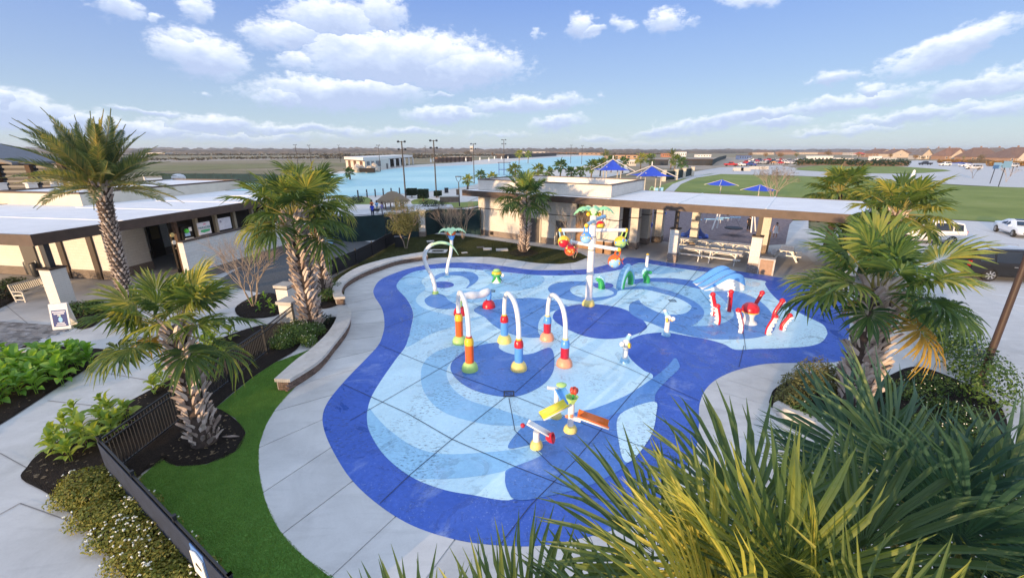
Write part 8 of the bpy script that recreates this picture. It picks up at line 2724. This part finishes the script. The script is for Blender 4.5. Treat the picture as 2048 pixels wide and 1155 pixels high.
b.build('blossoms', mat('blossom_white', (.80, .80, .70), .7), t, kind='stuff')
for (u, v, r_, h, lf, lab) in ((8, 592, 1.2, .7, 'dark', 'dark clipped shrub at the left edge beside the bench'), (30, 575, .8, .5, 'box', 'green shrub behind the bench end at the left edge'), (165, 628, .8, .5, 'box', 'dark green shrub behind the sandwich board sign'), (195, 622, .6, .45, 'box', 'small shrub right of the sandwich board sign')):
    g = G(u, v)
    shrub('box_shrub', lab, 'shrub', [((g.x, g.y, h * .5), (r_, r_ * .8, h))], 1100, .11, lf, int(u) + 50)
blobs = []
for (u, v, r_, h) in ((1590, 790, .6, .65), (1625, 775, .75, .8), (1655, 782, .6, .7), (1575, 815, .5, .5)):
    g = G(u, v); blobs.append(((g.x, g.y, h * .55), (r_, r_, h)))
shrub('box_shrub', 'rounded olive brown bush left of the big right-hand palm', 'shrub', blobs, 7000, .085, 'olive', 71)
blobs = []
for (u, v) in ((1640, 850), (1690, 840), (1740, 850), (1790, 850), (1840, 860), (1600, 830), (1700, 880), (1760, 890), (1820, 900), (1880, 880), (1850, 800), (1890, 830), (1930, 840), (1800, 790), (1840, 770), (1880, 780), (1920, 880), (1950, 870), (1750, 790)):
    g = G(u, v); blobs.append(((g.x, g.y, .2), (.62, .6, .36)))
t = shrub('ground_cover_bush', 'low spreading green ground cover with white specks under the right palm', 'shrub', blobs, 12000, .085, 'box', 73)
b = MB(); r_ = random.Random(8)
for k in range(90):
    c, rad = blobs[r_.randrange(len(blobs))]
    a = r_.uniform(0, 6.28); e = r_.uniform(.3, 1.5)
    b.ball((c[0] + rad[0] * 1.03 * math.cos(a) * math.cos(e), c[1] + rad[1] * 1.03 * math.sin(a) * math.cos(e), c[2] + rad[2] * 1.03 * math.sin(e)), .016, 5)
b.build('blossoms', mat('blossom_white', (.80, .80, .70), .7), t, kind='stuff')
HP = [G(u, v) for u, v in ((1660, 505), (1710, 545), (1775, 600), (1835, 655), (1885, 710), (1930, 775), (1985, 850))]
blobs = []
for a, c in zip(HP, HP[1:]):
    n = max(2, int((c - a).length / 1.1))
    for k in range(n):
        p = a.lerp(c, k / n)
        blobs.append(((p.x + .3, p.y, .75), (.85, .85, .95)))
shrub('car_park_hedge', 'long dense green hedge between the splash pad and the car park', 'hedge', blobs, 19000, .13, 'box', 77)
PH = [Bp(31.5 + .8 * i, 7.5 + 1.4 * i) for i in range(5)]
shrub('patio_hedge', 'dark green hedge on the far side of the open patio path', 'hedge', [((p.x + .8, p.y - 1.2, .8), (1.1, 1.1, .95)) for p in PH], 3600, .15, 'dark', 79)
sp = thing('patio_path', 'x', 'x')
bpy.data.objects.remove(sp)
area('concrete_path', [(1571, 488), (1579, 449), (1586, 441), (1617, 441), (1617, 488), (1614, 512)], M_CONC, -.008)
area('lawn_path', [(1300, 412), (1325, 385), (1345, 368), (1385, 353), (1440, 346.5), (1440, 348.3), (1392, 355.5), (1362, 368), (1345, 386), (1330, 412)], M_CONC, -.05)
for k, (u0, v0, u1, v1) in enumerate(((1328, 361, 1350, 359), (1352, 358, 1366, 355), (1368, 354.5, 1383, 351))):
    windscreen('green screen bay between white piers at the lawn path, %s of three' % ('left', 'middle', 'right')[k], [G(u0, v0), G(u1, v1)], 2.6, 6)
for k, (u, v) in enumerate(((1327, 362), (1351, 359), (1367, 355.5), (1384, 351.5))):
    g = G(u, v)
    o = thing('fence_pier', 'white pier in the green screen fence at the lawn path, ' + ('leftmost', 'second from left', 'third from left', 'rightmost')[k], 'pillar', g, group='white piers of the green fence')
    b = MB(); b.box(g + Vector((0, 0, 1.4)), (.9, .9, 3.0)); b.build('shaft', M_STUCCO, o)
    b = MB(); b.box(g + Vector((0, 0, 3.0)), (1.1, 1.1, .2)); b.build('cap_stone', M_CAP, o)
windscreen('black screen fence along the dirt track beyond the lawn', [G(1424, 331), G(1436, 323), G(1452, 317)], 3.4, 14)
g = G(507, 612)
bare_tree('bare many-stemmed crape myrtle with pinkish bark in front of the white patio wall', (g.x, g.y), 3.6, 5, 6, None, depth=4, r=.035)
g = G(812, 497)
t = bare_tree('small airy olive-green tree before the green screened fence', (g.x, g.y), 3.6, 9, 2, 'olive', 2600, depth=4, size=.11, r=.05, name='small_tree')
b = leaf_cloud(MB(), [((g.x + a, g.y + c, 2.35 + d), (.95, .9, .75)) for a, c, d in ((-.75, 0, -.2), (.75, .1, -.1), (0, .2, .25), (0, -.5, -.35), (.25, .3, .4))], 5200, .13, 90, .45, .2)
b.build('crown', LEAF['olive'], t)
g = G(912, 478)
bare_tree('bare shrubby tree behind the toy palm sprayer, left crown', (g.x - .8, g.y + .2), 2.9, 15, 5, 'dry', 900, depth=4, size=.05, r=.03)
bare_tree('bare shrubby tree behind the toy palm sprayer, right crown', (g.x + .7, g.y), 3.0, 16, 5, 'dry', 800, depth=4, size=.05, r=.03)
g = G(1148, 516)
bare_tree('thin young tree with sparse leaves in front of the tan panel', (g.x, g.y), 3.6, 18, 3, 'olive', 600, depth=4, size=.07, r=.028)
g = G(1545, 408)
bare_tree('grey leafless tree behind the pavilion roof beside the umbrella', (g.x, g.y), 5.0, 23, 4, 'dry', 1600, depth=4, size=.16, r=.07)
for k, (u, v) in enumerate(((2012, 363), (1945, 356))):
    g = G(u, v)
    bare_tree('young bare street tree in the far car park, %s' % ('right' if k == 0 else 'left'), (g.x, g.y), 4.2, 25 + k, 2, 'dry', 200, depth=3, size=.2, r=.06)
b = MB(); r_ = random.Random(3)
def slab_thing(u, v, sx, sy, sz, m, nm, lab, cat, rz=.1):
    g = G(u, v); q = MB(); q.box((g.x, g.y, sz / 2), (sx, sy, sz), rz); return q.solo(nm, m, lab, cat)
slab_thing(975, 499, .75, .7, .10, M_CAP, 'utility_lid', 'small square concrete lid on the shaded lawn, left of two', 'lid')
slab_thing(1004, 500.5, 1.05, .8, .10, M_CAP, 'utility_lid', 'larger concrete lid on the shaded lawn, right of two', 'lid')
slab_thing(961, 495, .7, .6, .05, M_DOORG, 'dark_hatch', 'flat dark hatch in the lawn beside the concrete lids', 'hatch')
slab_thing(929, 506, .5, .3, .07, M_CAP, 'kerb_stone', 'small grey stone lying on the shaded lawn', 'stone', .4)
slab_thing(861, 484, .7, .5, .12, M_CAP, 'kerb_stone', 'pale flat stone behind the lily hook sprayer', 'stone', .3)
slab_thing(42, 703, .9, .5, .08, M_CAP, 'valve_lid', 'pale lid lying on the mulch of the left bed', 'lid', .3)
g = G(876, 503)
o = thing('lawn_drain', 'square concrete drain frame with a dark grate in the lawn', 'drain', g)
for sx, sy, lx, ly in ((0, .5, 1.6, .28), (0, -.5, 1.6, .28), (.66, 0, .28, .72), (-.66, 0, .28, .72)):
    q = MB(); q.box((g.x + sx, g.y + sy, .03), (lx, ly, .08)); q.build('frame', M_CAP, o)
for k in range(5):
    q = MB(); q.box((g.x - .4 + .2 * k, g.y, .015), (.06, .72, .03)); q.build('bar', M_DMETAL, o)
wp = thing('bottle_pile', 'pale blue shrink-wrapped bottle packs piled in the gravel yard', 'bottles', G(653, 487))
g = G(653, 487)
for k in range(10):
    q = MB(); q.box((g.x + (k % 3 - 1) * .42 + rnd.uniform(-.04, .04), g.y + (k // 3 % 2) * .3, .14 + .26 * (k // 5)), (.4, .28, .25), rnd.uniform(-.2, .2)); q.build('pack', mat('bottle_wrap', (.30, .50, .72), .2, .4, 9), wp)
g = G(132, 654)
sb = thing('sandwich_board', 'white sandwich board with a navy poster and pale pineapple emblem', 'sign', g)
rz = .30
cx_, sx_ = math.cos(rz), math.sin(rz)
rt_ = Vector((cx_, sx_, 0)); fr = Vector((sx_, -cx_, 0))
hB, wB = 1.28, .74
for k, sg in enumerate((1, -1)):
    o0 = g + fr * sg * .28; o1 = g + fr * sg * .04 + Vector((0, 0, hB))
    up_ = (o1 - o0).normalized()
    nn = rt_.cross(up_) * (1 if sg == 1 else -1)
    q = MB(); q.box(o0.lerp(o1, .5), (wB, .03, (o1 - o0).length), rot=Matrix((rt_, rt_.cross(up_) * -1, up_)).transposed()); q.build('board', M_WHITE, sb)
    if sg == 1:
        fn = rt_.cross(up_)
        if fn.dot(fr) < 0: fn = -fn
        def rect(x0, x1, z0, z1, off):
            return [o0 + rt_ * x + up_ * z + fn * off for x, z in ((x0, z0), (x1, z0), (x1, z1), (x0, z1))]
        q = MB(); q.extrude(rect(-.29, .29, .16, .98, .017), fn * .006); q.build('poster', mat('poster_navy', (.025, .05, .20), .5), sb)
        q = MB()
        for (x0, x1, z0, z1) in ((-.26, .26, .86, .925), (-.21, .21, .77, .83), (-.07, .05, .68, .74), (-.14, .16, .30, .35), (-.19, .2, .205, .265)):
            q.extrude(rect(x0, x1, z0, z1, .024), fn * .003)
        q.build('lettering', M_BANNER, sb)
        q = MB(); c = o0 + up_ * .50 + fn * .024 + rt_ * .02
        q.extrude([c + rt_ * .085 * math.cos(a) + up_ * .14 * math.sin(a) for a in [i * .5236 for i in range(12)]], fn * .004); q.build('pineapple_emblem', C_PBLUE, sb)
        q = MB()
        for a in (-.5, 0, .5):
            q.extrude([c + up_ * .13 - rt_ * .02, c + up_ * .13 + rt_ * .02, c + up_ * (.13 + .09) + rt_ * (.07 * a)], fn * .004)
        q.build('leaf_crown', C_MINT, sb)
p0, p1 = G(52, 604), G(112, 586)
ax_ = (p1 - p0); Lb = ax_.length; ax_.normalize(); bk = Vector((-ax_.y, ax_.x, 0))
bn_ = thing('park_bench', 'white slatted bench behind the brick column at the left', 'bench', p0)
M_BENCH = mat('bench_cream', (.62, .58, .50), .7, .1, 5)
up = Vector((0, 0, 1))
for e in (0, Lb):
    c = p0 + ax_ * e
    q = MB(); q.bar(c - bk * .0, c + up * .62, .07, .07, up=ax_); q.bar(c + bk * .55, c + bk * .72 + up * 1.05, .07, .07, up=ax_); q.bar(c + up * .62, c + bk * .6 + up * .66, .08, .06); q.bar(c + up * .40, c + bk * .58 + up * .40, .06, .07); q.bar(c + up * .15, c + bk * .56 + up * .15, .05, .05); q.build('end_frame', M_BENCH, bn_)
for k in range(4):
    q = MB(); q.bar(p0 + bk * (.05 + .14 * k) + up * .45, p1 + bk * (.05 + .14 * k) + up * .45, .11, .03); q.build('seat_slat', M_BENCH, bn_)
q = MB(); q.bar(p0 + bk * .72 + up * 1.02, p1 + bk * .72 + up * 1.02, .06, .09); q.build('top_rail', M_BENCH, bn_)
q = MB(); q.bar(p0 + bk * .60 + up * .55, p1 + bk * .60 + up * .55, .05, .08); q.build('lower_rail', M_BENCH, bn_)
n = 16
for k in range(1, n):
    c = p0 + ax_ * Lb * k / n
    q = MB(); q.bar(c + bk * .61 + up * .55, c + bk * .715 + up * 1.0, .05, .025, up=ax_); q.build('back_slat', M_BENCH, bn_)
for k, (u, v) in enumerate(((66, 548), (78, 552))):
    g = G(u, v)
    q = MB(); q.lathe([(.26, 0), (.30, .1), (.32, .85), (.30, .95), (.12, 1.02), (0, 1.04)], g, 12); q.solo('litter_bin', M_DMETAL, 'black round litter bin against the lit wall, %s of two' % ('left' if k == 0 else 'right'), 'bin', smooth=True, group='black bins by the left wall')
g = G(98, 712)
o = thing('path_light', 'small white path light on a blue-grey stake in the left bed', 'light', g)
q = MB(); q.tube([g, g + Vector((0, 0, .42))], .03, 6); q.build('stake', mat('stake_blue', (.25, .32, .42), .5), o)
q = MB(); q.lathe([(.09, .40), (.11, .44), (.11, .58), (.06, .62), (0, .62)], g, 10); q.build('lamp_cap', M_WHITE, o, True)
g = G(392, 1150, .75)
o = thing('fence_placard', 'white placard with a blue edge hung on the navy screened fence', 'sign', g)
dn = (f1 - e1).normalized()
c0 = e1.lerp(cor, .30) + Vector((dn.y, -dn.x, 0)) * -.12 + Vector((0, 0, .78))
nn = Vector((-dn.y, dn.x, 0))
if nn.x > 0: nn = -nn
c0 = G(398, 1128, .80) 
q = MB(); q.extrude([c0 + dn * x + Vector((0, 0, z)) for x, z in ((-.26, -.32), (.26, -.32), (.26, .22), (.0, .32), (-.26, .22))], nn * .02); q.build('panel', M_WHITE, o)
q = MB(); q.extrude([c0 + dn * x + Vector((0, 0, z)) + nn * .021 for x, z in ((-.10, -.04), (.12, -.08), (.14, -.02), (-.06, .04))], nn * .004); q.build('print', M_DMETAL, o)
q = MB(); q.extrude([c0 + dn * x + Vector((0, 0, z)) - nn * .03 for x, z in ((-.28, -.30), (.28, -.30), (.28, .36), (-.28, .36))], nn * .02); q.build('backing', mat('placard_blue', (.10, .22, .50), .5), o)
g = G(462, 877)
q = MB()
q.extrude([g + Vector((x, y, .08)) for x, y in ((-.25, -.02), (0, -.05), (.28, .0), (.05, .05))], (0, 0, .03))
q.solo('dead_boot', M_BOOT, 'pale dead leaf base lying on the mulch beside the squat palm', 'leaf')
for k, (u, v) in enumerate(((800, 493), (893, 385))):
    g = G(u, v)
    q = MB(); q.box((g.x, g.y, .45), (.8, .7, .9), .2); q.box((g.x, g.y, .94), (.9, .8, .08), .2)
    q.solo('waste_cart', M_DMETAL, 'black waste cart %s' % ('under the small olive tree' if k == 0 else 'on the beach left of the street lamp'), 'bin')
for k, (u, v) in enumerate(((1186, 372), (1106, 358), (1170, 372), (1090, 362))):
    g = G(u, v)
    o = thing('beach_lounger', 'white beach lounger near the dark palms, ' + ('nearest the left shade sail', 'below the tall lagoon palm', 'second from the left shade sail', 'leftmost')[k], 'lounger', g, group='loungers near the dark palms')
    q = MB(); q.box(g + Vector((0, 0, .42)), (1.9, .75, .1)); q.build('seat', M_WHITE, o)
    q = MB(); q.bar(g + Vector((-.9, 0, .45)), g + Vector((-1.4, 0, 1.0)), .7, .08); q.build('backrest', M_WHITE, o)
    for sx in (-.8, .8):
        q = MB(); q.box(g + Vector((sx, 0, .18)), (.08, .7, .4)); q.build('leg', M_WHITE, o)
b = MB(); r_ = random.Random(21)
for pix, n in (([(-60, 725), (63, 690), (240, 704), (185, 728), (79, 796), (-60, 880)], 170), ([(50, 950), (80, 910), (236, 816), (330, 775), (230, 900), (120, 985)], 130), ([(420, 800), (485, 860), (470, 900), (413, 926), (340, 925), (300, 935), (380, 850)], 120), ([(470, 616), (521, 588), (553, 590), (560, 625)], 50), ([(1550, 790), (1700, 770), (1822, 735), (1900, 900), (1700, 885)], 120)):
    for p in scatter(pix, n, .03, n):
        a = r_.uniform(0, 6.28); s = r_.uniform(.018, .05)
        d = Vector((math.cos(a), math.sin(a), 0)) * s; e = Vector((-d.y, d.x, 0)) * r_.uniform(.25, .6)
        z = Vector((0, 0, .075 + r_.uniform(-.01, .02)))
        b.add([p - d - e + z, p + d - e + z + Vector((0, 0, .01)), p + d + e + z, p - d + e + z], [(0, 1, 2, 3)])
o = b.build('mulch_chips', LEAF['dry'], None)
tag(o, 'pale wood chips and dry leaf bits scattered over the mulch beds', 'chips', kind='stuff')
mh = bpy.data.materials.new('haze_air')
mh.use_nodes = True
mh.node_tree.nodes.clear()
T_ = NT(mh.node_tree)
T_.n('ShaderNodeOutputMaterial', {1: T_.n('ShaderNodeVolumePrincipled', {'Color': (.75, .83, .95, 1), 'Density': .00014, 'Anisotropy': .2}).outputs[0]})
b = MB()
b.box((0, 3600, 21.8), (15200, 8200, 46.4))
o = b.build('haze', mh)
o['kind'] = 'stuff'
